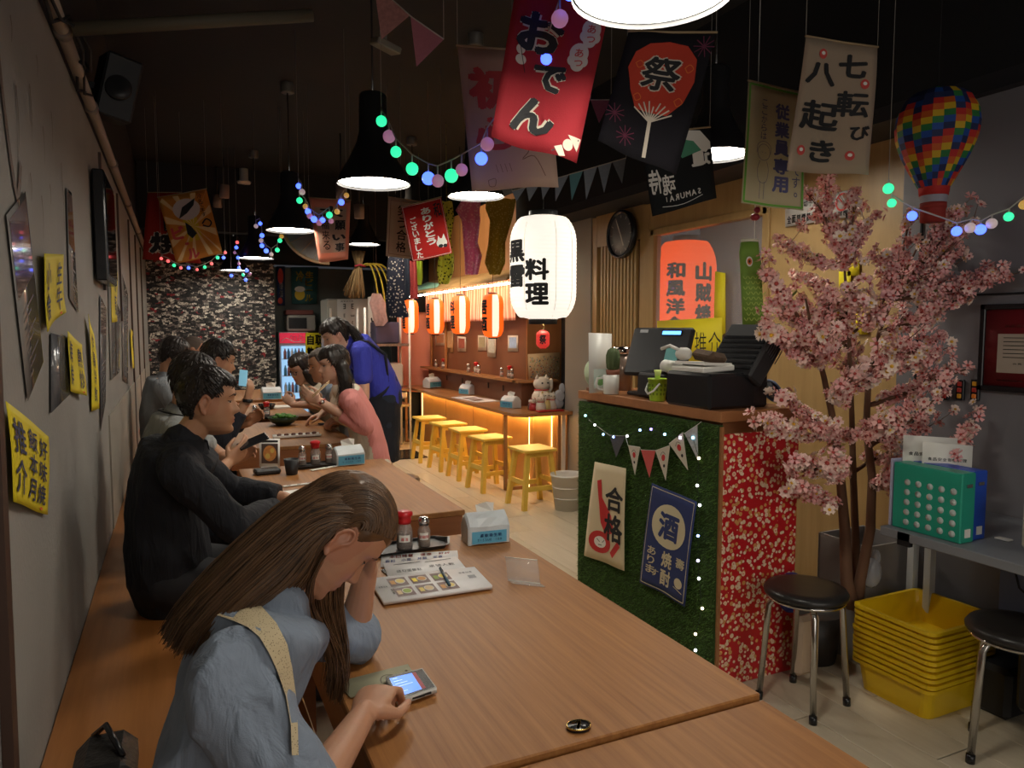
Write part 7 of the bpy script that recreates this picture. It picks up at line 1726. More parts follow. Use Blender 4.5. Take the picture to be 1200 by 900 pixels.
def tissue(c, rz, lb, s=1, L=.135, H=.085, box=False):
    t = empty('tissue_pack', c, lb, 'tissues', 'pocket tissue packs', rz=rz); w_ = .09; rr_ = random.Random(int(c[0]*1000)); q = []
    xs = [-.5, -.46, -.25, 0, .25, .46, .5]
    for i, x in enumerate(xs):
        e = .90 if abs(x) == .5 else 1; ring = [(-w_/2, 0), (-w_/2, H*.62), (-w_*.30, H*.86), (0, H*1.02), (w_*.3, H*.86), (w_/2, H*.62), (w_/2, 0), (w_*.2, 0), (-w_*.2, 0)]
        q.append([V((x*L, y*e+rr_.uniform(-.002, .002), z*e+rr_.uniform(0, .004))) for y, z in ring])
    MB().loft(q, smooth=False).build('wrap', m_tis, t)
    mb = MB(); mb.use(m_tbl)
    mb.add([V((-.062, -w_/2-.003, .006)), V((.062, -w_/2-.003, .006)), V((.062, -w_/2-.003, .048)), V((-.062, -w_/2-.003, .048))], [(0, 1, 2, 3)])
    mb.add([V((-L/2*.93-.004, -.040, .006)), V((-L/2*.93-.004, .035, .006)), V((-L/2*.93-.004, .035, .055)), V((-L/2*.93-.004, -.040, .055))], [(0, 1, 2, 3)]); lb_ = mb.build('print', None, t)
    mb = MB(); mb.use(mat('navy text', (.02, .05, .20), .5)); S = Sheet((-.05, -w_/2-.004, .044), (.05, -w_/2-.004, .044), (.05, -w_/2-.004, .010), (-.05, -w_/2-.004, .010)); S.n = V((0, -1, 0)); S.row(mb, '柔軟衛生紙', .15, .95, .3, .35, .02); S.row(mb, 'TISSUE 100', .05, .95, .75, .25, .01); mb.build('lettering', None, lb_)
    MB().add([V((-.03, -.002, H)), V((.03, .002, H)), V((.036, .012, H+.03)), V((0, -.004, H+.038)), V((-.034, .006, H+.028))], [(0, 1, 2, 3, 4)]).build('tissue', WHITE, t)
    t.scale = (s,)*3; return t
# near set
c = at(478, 650, Z=TT); tray((.69, 2.395, TT), .05, 'black tray under the soy bottle beside the open menu')
bottle((.692, 2.385, TT+.006), 'soy', 'red-capped soy bottle near the open menu, beside the long-haired woman'); bottle((.760, 2.38, TT+.006), 'pepper', 'chrome-capped pepper shaker near the open menu')
tissue((.985, 2.37, TT), -.08, 'blue and white tissue pack on the near table corner', s=1.03, L=.15, H=.10)
# middle set on table 2
p = at(361, 538, Z=.741); tray((p.x+.02, 4.085, .741), .1, 'black tray of condiments in the middle of the second table')
for (px, py), k, lb in (((348, 538), 'pepper', 'left chrome-capped shaker on the tray before the woman in pink'), ((362, 536), 'soy', 'red-capped soy bottle on the tray before the woman in pink'), ((374, 532), 'pepper', 'right chrome-capped shaker on the tray before the woman in pink')):
    p = at(px, py, Z=.749); bottle((p.x, min(p.y, 4.11), .749), k, lb)
p = at(407, 543, Z=.741); tissue((p.x, min(p.y, 4.07), .741), .12, 'blue and white tissue pack beside the white skirt', s=1.2)
p = at(342, 556, Z=.741); t = empty('tea_cup', (p.x, p.y, .741), 'black tapered cup standing in front of the condiment tray', 'cup')
MB().lathe([(0, 0), (.027, 0), (.029, .004), (.040, .082), (.037, .082), (.026, .008), (0, .008)], n=28, cap=False).build('body', mat('black ceramic', (.02, .02, .022), .35), t); MB().lathe([(0, .06), (.033, .06)], n=20, cap=False).build('tea', mat('tea', (.10, .05, .02), .1), t)
a = at(304, 548, Z=.741); b = at(327, 548, Z=.741)
t = empty('menu_card_stand', (a.lerp(b, .5).x, a.y, .741), 'small upright menu card with a round food photo beside the black cup', 'menu card')
S = Sheet(*[at(*p_, Y=a.y-.03) for p_ in ((304, 514), (328, 514), (328, 547), (304, 547))], thick=.003); put(t, S.cloth('card', WHITE)); mb = MB(); mb.use(mat('food photo dark', (.06, .03, .02), .3)); S.rect(mb, .1, .18, .9, .88); mb.use(mat('food orange', (.55, .22, .05), .6, var=.4, vscale=60)); S.ell(mb, .5, .52, .32, .28, .0016); mb.use(mat('food yellow', (.65, .45, .10), .6)); S.ell(mb, .4, .62, .12, .10, .002); S.ell(mb, .62, .42, .10, .09, .002); mb.use(BLACK); S.rect(mb, .1, .06, .9, .13, .0016); put(t, mb.build('print'))
put(t, MB().box((a.lerp(b, .5).x, a.y-.02, .744), (.085, .04, .005)).build('base', m_wp))
p = at(313, 555, Z=.741); MB().box((p.x, p.y, .741+.014), (.13, .075, .028), bev=.008, rz=.1).build('wallet', mat('black leather', (.018, .017, .018), .4, bump=.3, bscale=120), label='black wallet lying before the small menu card', cat='wallet')
def chops(a_, b_, z, lb):
    A, B = at(*a_, Z=z), at(*b_, Z=z); d_ = (B-A); a = math.atan2(d_.y, d_.x); c_ = A.lerp(B, .5); t = empty('chopstick_sleeve', (c_.x, c_.y, z), lb, 'chopsticks', 'paper-wrapped chopsticks', rz=a)
    MB().box((0, 0, .0035), (d_.length, .024, .005), bev=.001).build('paper_sleeve', WHITE, t); MB().box((d_.length*.5+.012, 0, .004), (.03, .010, .004)).build('chopstick_tip', mat('pale wood', (.6, .42, .22), .6), t)
    mb = MB()
    for k in range(4): mb.box((-.06+.05*k, 0, .0063), (.018, .010, .0004))
    mb.build('print', BLACK, t)
chops((364, 552), (421, 542), .741, 'paper-wrapped chopsticks beside the tissue pack on the second table'); chops((332, 571), (373, 566), .741, 'paper-wrapped chopsticks near the black-shirted man\'s hands')
MB().box(at(335, 583, Z=.742)+V((0, 0, .004)), (.3, .2, .008), rz=.2).build('place_sheet', WHITE, label='white sheet under the black-shirted man\'s hands', cat='paper')
# long white plate, green bowl
p = at(348, 512, Z=.741); t = empty('long_plate', (p.x, p.y, .741), 'long narrow white plate holding small dark bites', 'plate'); MB().box((0, 0, .008), (.32, .10, .010), bev=.004).box((0, -.045, .014), (.32, .008, .012)).box((0, .045, .014), (.32, .008, .012)).build('plate', m_wp, t)
for i in range(6): MB().ball((-.12+.048*i, R.uniform(-.01, .01), .022), (.017, .015, .011), 10, 6).build('bite', mat('dark bite', (.10, .03, .015), .5, var=.4, vscale=60), t)
p = at(332, 498, Z=.741); t = empty('green_bowl', (p.x, p.y, .741), 'dark bowl of green vegetables on a black rest, beyond the white plate', 'bowl')
MB().lathe([(0, 0), (.055, 0), (.06, .010), (.085, .02), (.12, .065), (.116, .065), (.08, .026), (0, .02)], n=32, cap=False).build('bowl', mat('dark green glaze', (.02, .035, .015), .3), t)
mb = MB()
for i in range(26): a = R.uniform(0, 6.3); r_ = R.uniform(0, .085); mb.ball((r_*math.cos(a), r_*math.sin(a), .058+R.uniform(0, .02)), (.022, .014, .012), 8, 5)
mb.build('vegetables', mat('green vegetable', (.07, .20, .025), .4, var=.5, vscale=50), t, kind='stuff')
p = at(338, 481, Z=.741); tissue((p.x+.30, 6.08, .741), .0, 'blue tissue pack left of the pink cardigan woman\'s hands', s=1.15)
p = at(313, 490, Z=.741); tray((p.x-.05, p.y, .741), .1, 'black condiment tray on the third table')
bottle((p.x-.10, p.y, .749), 'pepper', 'chrome shaker on the third table tray'); bottle((p.x+.00, p.y+.02, .749), 'soy', 'red-capped soy bottle on the third table tray')
p = at(314, 465, Z=.741); tissue((p.x, p.y-.3, .741), .05, 'farthest blue tissue pack, before the collage wallpaper', s=1.5)
p = at(330, 480, Z=.741); MB().box((p.x+.1, p.y+.2, .748), (.34, .2, .012)).build('place_sheet', WHITE, label='white sheet before the woman in glasses', cat='paper'); MB().lathe([(0, 0), (.06, 0), (.08, .05), (.075, .05), (.055, .006), (0, .006)], (p.x-.12, p.y+.1, .741), 24, cap=False).build('dark_bowl', m_blk, label='small black bowl on the third table near the glasses woman', cat='bowl')
p = at(385, 497, Z=.741); MB().box((p.x, p.y, .747), (.15, .075, .009), bev=.003, rz=.2).build('mobile_phone', mat('grey phone', (.16, .16, .18), .25), label='grey mobile phone lying below the woman in pink\'s hands', cat='phone')

# menus on the near table
def flat(name, pts, z, m, lb, cat='menu', th=.003, group=None):
    P_ = [at(*p_, Z=z) for p_ in pts]; S = Sheet(*[V((q.x, q.y, z)) for q in P_], thick=th); S.n = V((0, 0, 1)); t = empty(name, S.pt(.5, .5), lb, cat, group); put(t, S.cloth('sheet', m)); return t, S
m_sh = mat('menu gloss', (.82, .79, .78), .45)
t, S = flat('price_list', ((447, 650), (536, 645), (537, 653), (446, 664)), TT+.004, m_sh, 'white price list with red and blue printed lines behind the open menu'); mb = MB(); mb.use(m_ink2); S.row(mb, '本日特餐 優惠 好評', .1, .9, .28, .28, .02); mb.use(mat('blue print', (.05, .08, .4), .6)); S.row(mb, '飲料 小菜 丼飯 定食', .05, .8, .68, .28, .02); put(t, mb.build('lettering'))
t, S = flat('clipboard_menu', ((449, 660), (535, 652), (548, 668), (456, 679)), TT+.008, m_sh, 'white sheet on a black clip board under the open menu'); put(t, MB().box(S.pt(.45, .6)+V((0, 0, -.006)), (.22, .13, .005), rz=.05).build('board', m_blk)); mb = MB(); mb.use(BLACK)
for k in range(2): S.stroke(mb, [(.12+.42*k, .2), (.48+.42*k, .14)], .004)
S.row(mb, '請勾選餐點', .12, .45, .62, .16, .0); S.row(mb, '桌號人數', .55, .9, .5, .16, .0); put(t, mb.build('lettering'))
t, S = flat('open_menu', ((432, 678), (556, 664), (577, 686), (450, 705)), TT+.014, m_sh, 'open picture menu with six meal photos and a pen across it', th=.010)
bx = [m_blk, mat('tray photo', (.09, .03, .02), .4)]; fc = [mat('rice yellow', (.72, .55, .15), .6), mat('fried orange', (.55, .26, .06), .6), mat('egg yellow', (.85, .65, .02), .5), mat('salad green', (.25, .35, .06), .6), mat('noodle pale', (.62, .45, .25), .6), mat('dish white', (.6, .55, .48), .5)]
mb = MB()
for r_ in range(2):
    for c_ in range(3):
        u, v = .14+.20*c_+(.0 if r_ == 0 else .0), .12+.44*r_; mb.use(bx[1]); S.rect(mb, u, v, u+.165, v+.36); mb.use(fc[5]); S.ell(mb, u+.105, v+.17, .045, .11, .0016); mb.use(fc[(r_*3+c_) % 5]); S.ell(mb, u+.105, v+.17, .036, .085, .002); mb.use(fc[(r_*3+c_+1) % 5]); S.rect(mb, u+.015, v+.12, u+.055, v+.28, .0018)
mb.use(BLACK)
for c_ in range(3): S.column(mb, '定食', .125+.2*c_, .56, .8, .02, .01) if c_ == 0 else None
S.row(mb, '和風定食', .03, .11, .45, .07, .0); S.row(mb, '套餐加價', .80, .93, .25, .07, .0); mb.use(mat('barcode grey', (.3, .3, .3), .6)); S.rect(mb, .86, .4, .93, .55)
put(t, mb.build('print')); a = at(516, 666, Z=TT+.018); b = at(527, 686, Z=TT+.018)
pn_ = empty('pen', a.lerp(b, .5), 'blue grey pen lying across the open menu', 'pen'); put(pn_, MB().tube([a, b], .0045, 10).build('barrel', mat('blue pen', (.06, .12, .17), .3)), MB().tube([b, b+(b-a).normalized()*.012], [.0035, .001], 8).build('tip', m_chr), MB().tube([a+V((0, 0, .005)), a.lerp(b, .3)+V((0, 0, .006))], .0015, 6).build('clip', m_chr))
# clear acrylic card holder
a, b = at(595, 680, Z=TT), at(633, 684, Z=TT); c_, d_ = V((b.x-.0, b.y+.02, TT+.066)), V((a.x, a.y+.02, TT+.066))
t = empty('card_holder', a.lerp(b, .5), 'clear acrylic card holder standing empty on the near table', 'holder'); S = Sheet(d_, c_, b, a, thick=.003); m_ac = mat('clear acrylic', (.75, .72, .68), .05, alpha=.28); put(t, S.cloth('panel', m_ac)); S2 = Sheet(b+V((0, -.0, .002)), a+V((0, 0, .002)), a+V((0, -.035, .002)), b+V((0, -.035, .002)), thick=.002); S2.n = V((0, 0, 1)); put(t, S2.cloth('foot', m_ac))
put(t, MB().tube([a, b], .0015, 5).build('fold_edge', mat('bright edge', (.8, .78, .72), .2)), MB().tube([d_, c_], .0014, 5).build('top_edge', mat('bright edge', (.8, .78, .72), .2)))
# number plaque
p = at(678, 853, Z=TT); t = empty('number_plaque', (p.x, p.y, TT), 'small oval black plaque with a gold number seven', 'plaque'); 
MB().lathe([(0, 0), (.024, 0), (.024, .004), (.022, .006), (0, .006)], n=36).build('base', m_blk, t); MB().lathe([(.0225, .004), (.0245, .004), (.0245, .007), (.0225, .007)], n=36, cap=False).build('gold_rim', mat('gold', (.65, .48, .15), .25, metal=1), t)
vs, fs = glyph('7', .03); mb = MB(); mb.add([((q_[0]-.28)*.046*.9, (q_[1]-.35)*.046, .0068) for q_ in vs], fs); mb.build('lettering', mat('gold', (.65, .48, .15)), t); t.scale = (1.0, .78, 1); t.rotation_euler.z = -.15
# phone in open case under the near woman's hand
p = at(486, 808, Z=TT); rz = math.atan2(.08, 1)
A = [at(*q_, Z=TT+.016) for q_ in ((452, 793), (495, 783), (512, 806), (466, 822))]
t = empty('mobile_phone', (A[0].lerp(A[2], .5).x, A[0].lerp(A[2], .5).y, TT), 'white mobile phone with lit blue screen under the near woman\'s finger', 'phone')
S = Sheet(*A, thick=.010); S.n = V((0, 0, 1)); put(t, S.cloth('casing', mat('white phone', (.6, .58, .55), .3))); mb = MB(); mb.use(m_blk); S.rect(mb, .03, .05, .97, .95); put(t, mb.build('bezel'))
mb = MB(); mb.use(mat('lit screen', (.1, .25, .8), .2, emit=(.13, .30, .85), es=.9)); S.rect(mb, .06, .12, .66, .88, .0014); mb.use(mat('screen red', (.2, .03, .03), emit=(.25, .04, .05), es=.4)); S.rect(mb, .66, .12, .76, .88, .0014); put(t, mb.build('screen'))
mb = MB(); mb.use(mat('screen text', (.5, .65, 1), emit=(.5, .65, 1), es=.9))
for k in range(6): S.stroke(mb, [(.12, .2+.11*k), (.12+.1*((k*5) % 4)+.12, .2+.11*k)], .002, .0022)
put(t, mb.build('screen_text')); put(t, MB().box(S.pt(.72, 1.0)+V((0, 0, -.005)), (.022, .003, .004), rz=.1).box(S.pt(.5, 1.0)+V((0, 0, -.005)), (.03, .003, .004), rz=.1).build('side_button', m_blk))
A2 = [at(*q_, Z=TT+.004) for q_ in ((395, 799), (478, 778), (489, 795), (411, 817))]; S = Sheet(*A2, thick=.003); S.n = V((0, 0, 1)); put(t, S.cloth('case_flap', mat('khaki case', (.34, .33, .22), .6))); mb = MB(); mb.use(mat('dark hole', (.10, .08, .05), .6)); S.stroke(mb, [(.62+.12*math.cos(a), .75-.4*math.sin(a)) for a in [math.pi*k/8 for k in range(9)]], .003); S.ell(mb, .92, .4, .02, .06); put(t, mb.build('case_cutout'))
# handbag at the lower left
p = at(125, 893, Z=.49); t = empty('handbag', (p.x, p.y, .45), 'black handbag with a gold clasp behind the near woman', 'bag'); put(t, MB().box((p.x+.0, p.y-.03, .49), (.13, .20, .10), bev=.03).build('body', mat('black bag leather', (.012, .011, .011), .4, bump=.4, bscale=60)), MB().tube([(p.x-.03, p.y-.11, .53), (p.x-.02, p.y-.13, .545), (p.x+.01, p.y-.12, .53)], .004, 6).build('clasp', mat('gold', (.65, .48, .15))), MB().tube([(p.x-.03, p.y+.06, .53), (p.x, p.y+.02, .57), (p.x+.04, p.y-.08, .54)], .007, 8).build('strap', m_blk))

# ---------------------------------------------------------------- things on the bar
BT = .7455
for (px, py), lb in (((545, 462), 'blue tissue pack in the middle of the bar top'), ((595, 478), 'blue tissue pack beside the lucky cat heap')):
    p = at(px, py, Z=BT); tissue((p.x+.03, p.y, BT), -1.2, lb, s=1.3)
p = at(496, 453, Z=BT); tissue((p.x+.02, p.y-.3, BT+.01), .4, 'white tissue pack at the far end of the bar before the salmon cloth', s=1.5)
t, S = flat('bar_menu', ((500, 464), (545, 470), (590, 470), (545, 462)), BT+.004, m_sh, 'open menu lying on the bar top', th=.006); 
t.location = (2.88, 7.2, BT)
for c in kids(t): c.matrix_parent_inverse = Matrix.Identity(4); 
for c in list(kids(t)): D.objects.remove(c)
MB().box((0, 0, .004), (.26, .62, .006), rz=.1).build('sheet', m_sh, t); MB().box((-.02, .1, .0075), (.14, .10, .0006), rz=.1).box((-.03, -.12, .0075), (.12, .14, .0006), rz=.1).build('print', mat('tray photo', (.09, .03, .02)), t)
LZ = .997
for i, (px, n_) in enumerate(((514, 2), (552, 3), (591, 3), )):
    for k in range(n_):
        p = at(px+6*k-3, 430+ (0, 6, 10)[i], X=3.06); tt = bottle((3.06+.03*(k % 2), p.y-.0*k, LZ), 'soy' if k == 1 else 'pepper', ['far', 'middle', 'near'][i]+' ledge group, '+['chrome-capped shaker on the left', 'red-capped sauce bottle', 'chrome-capped shaker on the right'][k], s=.95)
# photo cards taped on the brown wall
ph = [((510, 390), (522, 390), (522, 405), (510, 405)), ((524, 388), (531, 388), (531, 413), (523, 413)), ((536, 394), (546, 395), (546, 412), (536, 412)), ((560, 393), (570, 393), (570, 411), (560, 411)), ((571, 394), (581, 395), (581, 419), (571, 418)), ((595, 393), (607, 393), (607, 412), (595, 412))]
cc_ = [(.35, .14, .06), (.45, .25, .12), (.30, .08, .05), (.30, .25, .15), (.55, .55, .5), (.30, .40, .60)]
for i, pts in enumerate(ph):
    S = Sheet(*[at(*q_, X=3.112) for q_ in pts], thick=.002); S.n = V((-1, 0, 0)); t = empty('photo_card', S.pt(.5, .5), ['leftmost white-bordered photo card over the bar ledge', 'tall tan photo card beside the leftmost one', 'third photo card on the brown wall, left of centre', 'photo card with green dish on the brown wall', 'tall pale photo card with a blue cup', 'photo card with a blue figure, nearest the white lantern'][i], 'photo', 'photo cards on the brown bar wall')
    put(t, S.cloth('card', mat('photo border', (.62, .52, .42), .5) if i != 1 else mat('tan border', (.45, .26, .12), .5))); mb = MB(); mb.use(mat('photo print %d' % i, cc_[i], .4, var=.4, vscale=40)); S.rect(mb, .14, .12, .86, .78); put(t, mb.build('print'))
# patterned painting on the return ledge
S = Sheet(*[at(*q_, Y=6.40) for q_ in ((619, 415), (656, 413), (656, 446), (620, 447))], thick=.008); t = empty('crowd_painting', S.pt(.5, .5), 'small painting crowded with tiny coloured figures on the end ledge', 'painting'); S.n = V((0, -1, 0)); put(t, S.cloth('canvas', mat('canvas tan', (.50, .36, .20), .7)))
cs_ = [mat('paint dot %d' % i, c, .7) for i, c in enumerate(((.50, .12, .06), (.15, .25, .30), (.55, .5, .35), (.08, .07, .06), (.25, .30, .10)))]; mb = MB()
for i in range(260): mb.use(cs_[R.randrange(5)]); S.ell(mb, R.uniform(.04, .96), R.uniform(.12, .97), R.uniform(.008, .02), R.uniform(.012, .035), .001+.00001*i, n=6)
put(t, mb.build('figures'))
# lucky cats
cats = [((619, 466), .055, (.45, .03, .03), 'small lucky cat with red body, leftmost of the heap'), ((641, 466), .07, (.70, .62, .52), 'small white lucky cat in front of the heap'), ((652, 464), .085, (.72, .60, .25), 'gold trimmed lucky cat in front of the big one'), ((663, 466), .08, (.70, .64, .56), 'white lucky cat at the right of the heap'), ((652, 440), .15, (.75, .66, .54), 'largest lucky cat with red bib behind the small ones'), ((631, 468), .05, (.1, .08, .07), 'tiny black and white lucky cat')]
for i, ((px, py), s_, c_, lb) in enumerate(cats):
    p = V((((2.985, 3.04, 3.10, 3.16, 3.15, 3.0)[i]), (6.02, 5.97, 6.0, 6.0, 6.17, 6.09)[i], BT)); x, y, z = p; t = empty('lucky_cat', p, lb, 'figurine', 'lucky cat figurines on the bar corner')
    mc = mat('cat coat %d' % i, c_, .35, coat=.3); mw = mat('cat white', (.75, .68, .58), .35)
    MB().lathe([(0, 0), (s_*.62, 0), (s_*.72, s_*.3), (s_*.62, s_*.85), (s_*.4, s_*1.2), (0, s_*1.3)], n=20).build('body', mc, t); MB().ball((0, 0, s_*1.55), (s_*.55, s_*.5, s_*.45), 16, 10).build('head', mw, t)
    for e in (-1, 1): MB().lathe([(s_*.18, 0), (s_*.01, s_*.3)], (e*s_*.32, 0, s_*1.85), 8).build('ear', mc, t); MB().ball((e*s_*.2, -s_*.47, s_*1.62), s_*.06, 8, 5).build('eye', BLACK, t)
    MB().tube([(s_*.45, 0, s_*.9), (s_*.62, -s_*.1, s_*1.3), (s_*.58, -s_*.15, s_*1.75)], s_*.13, 8, round_=True).build('raised_paw', mw, t)
    MB().lathe([(s_*.42, s_*1.12), (s_*.5, s_*1.16), (s_*.42, s_*1.22)], n=18, cap=False).build('collar', mat('cat collar', (.55, .02, .02), .4), t); MB().ball((0, -s_*.5, s_*.6), (s_*.22, s_*.12, s_*.3), 10, 6).build('coin', mat('gold', (.65, .48, .15)), t)
MB().box((3.08, 5.87, BT+.008), (.26, .07, .014), bev=.004).build('red_tray', mat('red tray', (.45, .02, .02), .4), label='shallow red tray in front of the lucky cats', cat='tray')
mb = MB(); mb.ball((3.24, 5.98, BT+.13), (.05, .05, .06)).ball((3.26, 5.97, BT+.2), (.03, .03, .05)).ball((3.23, 6.0, BT+.06), (.06, .06, .06)); mb.build('plastic_wrap', mat('thin clear plastic', (.55, .57, .62)), label='crumpled white plastic bag beside the lucky cats', cat='bag')

# ---------------------------------------------------------------- far kitchen corner
KY = 11.2
f0, f1 = at(327, 400, Y=KY), at(362, 400, Y=KY); ft = at(340, 389, Y=KY).z
t = empty('drinks_fridge', ((f0.x+f1.x)/2, KY+.2, 0), 'lit glass-door drinks fridge with red header by the far wall', 'fridge'); W_ = f1.x-f0.x; xm = (f0.x+f1.x)/2
put(t, MB().box((xm, KY+.22, ft/2), (W_, .40, ft), bev=.01).build('cabinet', mat('fridge white', (.5, .5, .52), .4)), MB().box((xm, KY+.01, ft-.09), (W_-.02, .02, .15)).build('header', mat('fridge red', (.65, .02, .05), .4, emit=(.75, .03, .08), es=.5)))
put(t, MB().box((xm, KY+.012, (ft-.2)/2+.06), (W_-.06, .02, ft-.34)).build('door_glass', mat('lit fridge interior', (.35, .55, .75), .2, emit=(.30, .55, .85), es=.85)))
for k in range(4): put(t, MB().box((xm, KY-.003, .3+.25*k), (W_-.07, .012, .012)).build('shelf', mat('shelf white', (.8, .8, .8), .4)))
for r_ in range(4):
    for k in range(6): put(t, MB().lathe([(0, 0), (.022, 0), (.022, .10), (.010, .13), (.010, .15), (0, .15)], (xm-W_/2+.08+.05*k, KY-.004, .306+.25*r_), 8).build('drink_bottle', mat('drink %d' % ((k+r_) % 4), [(.1, .25, .5), (.7, .75, .8), (.15, .4, .6), (.5, .2, .2)][(k+r_) % 4], .3)))
S = Sheet((f0.x+.03, KY-.001, ft-.03), (f1.x-.03, KY-.001, ft-.03), (f1.x-.03, KY-.001, ft-.15), (f0.x+.03, KY-.001, ft-.15)); mb = MB(); mb.use(WHITE); S.row(mb, 'Coca-Cola', .35, .98, .5, .7, .02); S.stroke(mb, [(.02, .9), (.2, .5), (.5, .95), (.9, .9)], .008); put(t, mb.build('lettering'))
o = MB().box((xm+.12, KY+.2, ft+.13), (.42, .36, .24), bev=.02).build('body', mat('microwave pale', (.35, .33, .30), .4)); t = empty('microwave', (xm+.12, KY+.2, ft), 'pale microwave oven standing on the drinks fridge', 'microwave'); put(t, o, MB().box((xm+.06, KY+.015, ft+.13), (.26, .012, .16)).build('door', m_blk))
MB().box((xm+.1, KY+.2, ft+.29), (.4, .3, .07), bev=.01).build('red_box', mat('box red brown', (.20, .06, .05), .6), label='flat red brown box on top of the microwave', cat='box')
S = Sheet(*[at(*q_, Y=KY-.03) for q_ in ((358, 390), (379, 390), (379, 420), (358, 420))]); t = empty('yellow_sign', S.pt(.5, .5), 'yellow paper sign with big black characters on the fridge side', 'sign'); put(t, S.cloth('paper', mat('bright yellow paper', (.85, .7, .02)))); mb = MB(); mb.use(BLACK); S.row(mb, '自取', .05, .95, .28, .4, .05); S.row(mb, '飲料', .05, .95, .74, .4, .05); put(t, mb.build('lettering'))
# dark cupboard row behind
KB = YB+.45
for (x0, x1, y0, y1), m_, nm, lb in (((326, 372, 368, 392), m_black, 'dark_shelf_box', 'black shelving block beside the microwave'),): pass
def kposter(pts, m_, nm, lb, draw, Y_=KB):
    S = Sheet(*[at(*q_, Y=Y_) for q_ in pts], thick=.003); t = empty(nm, S.pt(.5, .5), lb, 'poster'); put(t, S.cloth('paper', m_)); mb = MB(); draw(S, mb); put(t, mb.build('lettering'))
def d1(S, mb): mb.use(mat('poster yellow', (.70, .52, .04), .6)); S.column(mb, '生ビール', .68, .1, .95, .3, .05); S.char(mb, '冷', .32, .25, .3, .3, .04); S.ell(mb, .32, .75, .2, .15); mb.use(WHITE); S.ell(mb, .32, .6, .2, .08, .002)
kposter(((341, 313), (373, 313), (371, 356), (342, 356)), mat('teal poster', (.05, .16, .17), .6), 'beer_poster', 'teal poster with yellow beer lettering on the far kitchen wall', d1)
def d2(S, mb): mb.use(m_ink2); S.ell(mb, .45, .25, .35, .2); S.ell(mb, .4, .88, .3, .08); mb.use(WHITE); S.column(mb, '特価', .5, .4, .8, .4, .03)
kposter(((324, 312), (334, 312), (334, 358), (325, 358)), mat('dark blue poster', (.03, .05, .14), .6), 'blue_poster', 'narrow dark blue and red poster beside the teal one', d2)
# eye-chart notice on white cabinet
e0, e1 = at(384, 350, Y=9.9), at(432, 350, Y=9.9); hz = at(400, 350, Y=9.9).z
t = empty('tall_fridge', ((e0.x+e1.x)/2, 10.2, 0), 'tall pale cabinet fridge carrying an eye-chart sheet', 'fridge'); put(t, MB().box(((e0.x+e1.x)/2, 10.2, hz/2), (e1.x-e0.x, .5, hz), bev=.02).build('body', mat('cabinet pale', (.33, .34, .31), .4)), MB().box((e0.x+.04, 9.93, hz-.25), (.03, .03, .25), bev=.008).build('handle', m_wp))
S = Sheet(*[at(*q_, Y=9.93) for q_ in ((395, 351), (433, 350), (433, 410), (396, 410))], thick=.003); t2 = empty('eye_chart', S.pt(.5, .5), 'white eye-test chart sheet with rows of turned E shapes', 'chart'); put(t2, S.cloth('sheet', mat('chart white', (.55, .53, .50), .6))); mb = MB(); mb.use(BLACK)
for r_, (v, h_) in enumerate(((.14, .13), (.32, .09), (.46, .07), (.57, .05), (.66, .04))):
    for c in range(2): S.char(mb, 'E', .22+.25*c, v, h_*1.0, h_*.8, .02, rot=(0, math.pi, math.pi/2, math.pi)[(r_+c) % 4], mirror=True)
S.row(mb, '標準視力表', .1, .5, .04, .03, .0); put(t2, mb.build('lettering'))
# vertical white banner with hiragana
S = Sheet(*[at(*q_, Y=9.3) for q_ in ((431, 348), (446, 346), (444, 428), (431, 430))], thick=.003, wave=.01); t = empty('vertical_banner', S.pt(.5, .5), 'narrow white vertical banner with black hiragana behind the waitress', 'banner'); put(t, S.cloth('cloth', mat('chart white', (.55, .53, .5)))); cord_up(t, S.pt(.5, 0)); mb = MB(); mb.use(BLACK); S.char(mb, 'う', .5, .16, .6, .16, .05); S.char(mb, 'ど', .5, .38, .6, .18, .05); S.char(mb, 'と', .5, .58, .7, .18, .06); S.char(mb, 'ん', .5, .78, .7, .18, .06); mb.use(m_ink2); S.rect(mb, .05, .6, .25, .66); put(t, mb.build('lettering'))
yukata('lilac and pale pink fabric bundle hung by the kitchen rack', [(436, 446, 344), (433, 452, 355), (436, 452, 365), (438, 455, 376), (440, 450, 382)], 8.9, mat('pale pink fabric', (.62, .40, .36), .8, var=.3, vscale=30), 'fabric_bundle')
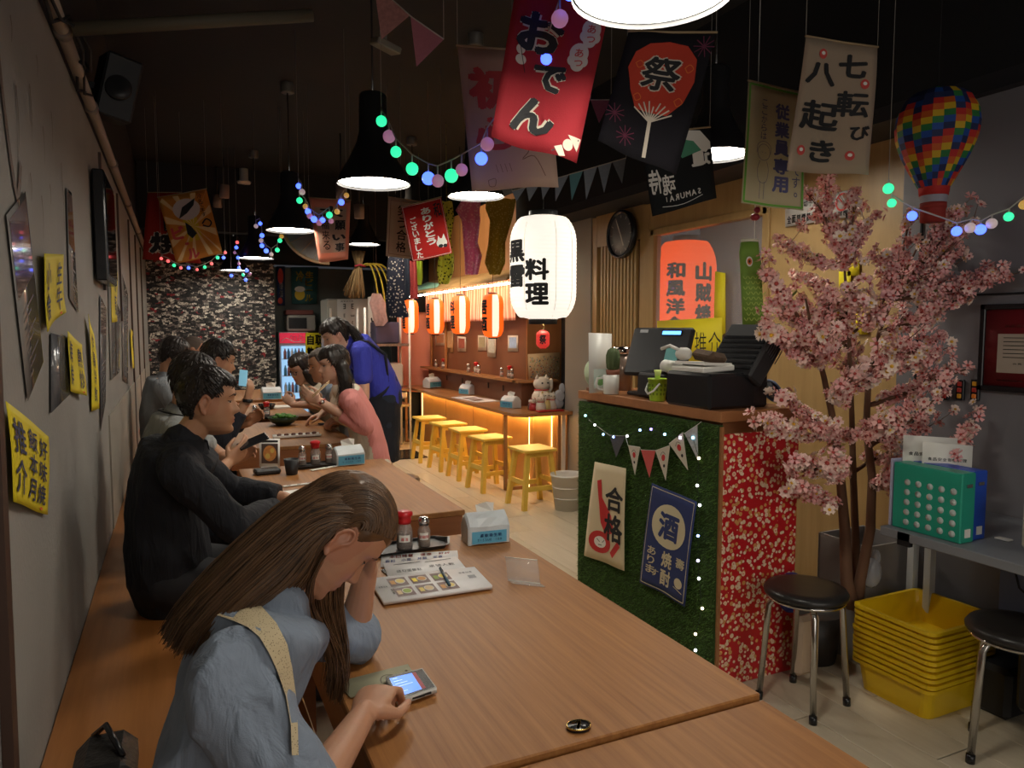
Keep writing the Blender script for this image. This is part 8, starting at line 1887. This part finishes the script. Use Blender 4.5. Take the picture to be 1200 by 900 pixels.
# metal rack with white poles
p = at(430, 530, Z=0); rk = empty('kitchen_rack', (p.x+.25, p.y+.25, 0), 'white-posted metal kitchen rack behind the waitress', 'rack')
for dx, dy in ((0, 0), (.55, 0), (0, .4), (.55, .4)): put(rk, MB().tube([(p.x+dx, p.y+dy, 0), (p.x+dx, p.y+dy, 1.75)], .014, 10).build('post', m_wp))
for z in (.55, .75, 1.3): put(rk, MB().box((p.x+.275, p.y+.2, z), (.57, .42, .03)).build('shelf', mat('satin steel', (.52, .5, .47))))
put(rk, MB().box((p.x+.275, p.y+.2, .68), (.5, .34, .10), bev=.02).build('steel_tub', mat('tub steel', (.45, .45, .48), .3, metal=.6)))
MB().box((p.x+.30, p.y+.22, .92), (.38, .3, .30), bev=.02).build('white_box', m_wp, label='white storage box on the rack behind the waitress', cat='box')
MB().box((p.x+.30, p.y+.22, 1.45), (.30, .26, .26), bev=.01).build('dark_box', mat('violet box', (.06, .05, .10), .5), label='dark violet box on the upper rack shelf', cat='box')
MB().box((p.x+.22, p.y+.66, .3), (.5, .4, .6), bev=.01).build('kitchen_crate', mat('dark teal', (.03, .06, .07), .5), label='dark teal crate under the rack behind the waitress', cat='crate')
mb = MB(); mb.box((2.45, 8.35, .008), (.35, .6, .012), bev=.003); mb.build('floor_mat', m_blk, label='black mat on the pale floor before the farthest stool', cat='mat')
# straw bundle decoration with yellow ribbons
pf = at(420, 300, Y=9.0); t = empty('straw_bundle', pf, 'straw bundle hanging with red cord and yellow ribbons above the kitchen', 'decoration'); ms = mat('straw', (.22, .14, .06), .9, var=.4, vscale=60, island=.5); rs_ = random.Random(4)
mb = MB()
for k in range(120): a = rs_.uniform(0, 6.3); r_ = rs_.uniform(0, .07); mb.tube([pf+V((r_*math.cos(a)*1.2, r_*math.sin(a), .06)), pf+V((r_*.5*math.cos(a), r_*.5*math.sin(a), -.12)), pf+V((r_*1.9*math.cos(a)-.06, r_*1.5*math.sin(a), -.42-rs_.uniform(0, .1)))], .006, 4)
put(t, mb.build('straw', ms, kind='stuff'), MB().tube([pf+V((-.06, -.06, -.13)), pf+V((0, -.08, -.11)), pf+V((.07, -.05, -.13))], .012, 6).build('red_cord', mat('crimson charm', (.3, .02, .04))))
for k in range(4): put(t, MB().tube(spline([pf+V((.03, -.03, -.12)), pf+V((.13+.05*k, -.03, -.10)), pf+V((.20+.07*k, -.03, -.28)), pf+V((.24+.08*k, -.02, -.56))], 4), .011, 6).build('ribbon', mat('yellow ribbon', (.42, .32, .03), .5)))
put(t, MB().tube([pf, V((pf.x, pf.y, ZC))], .003, 5).build('cord', BLACK))
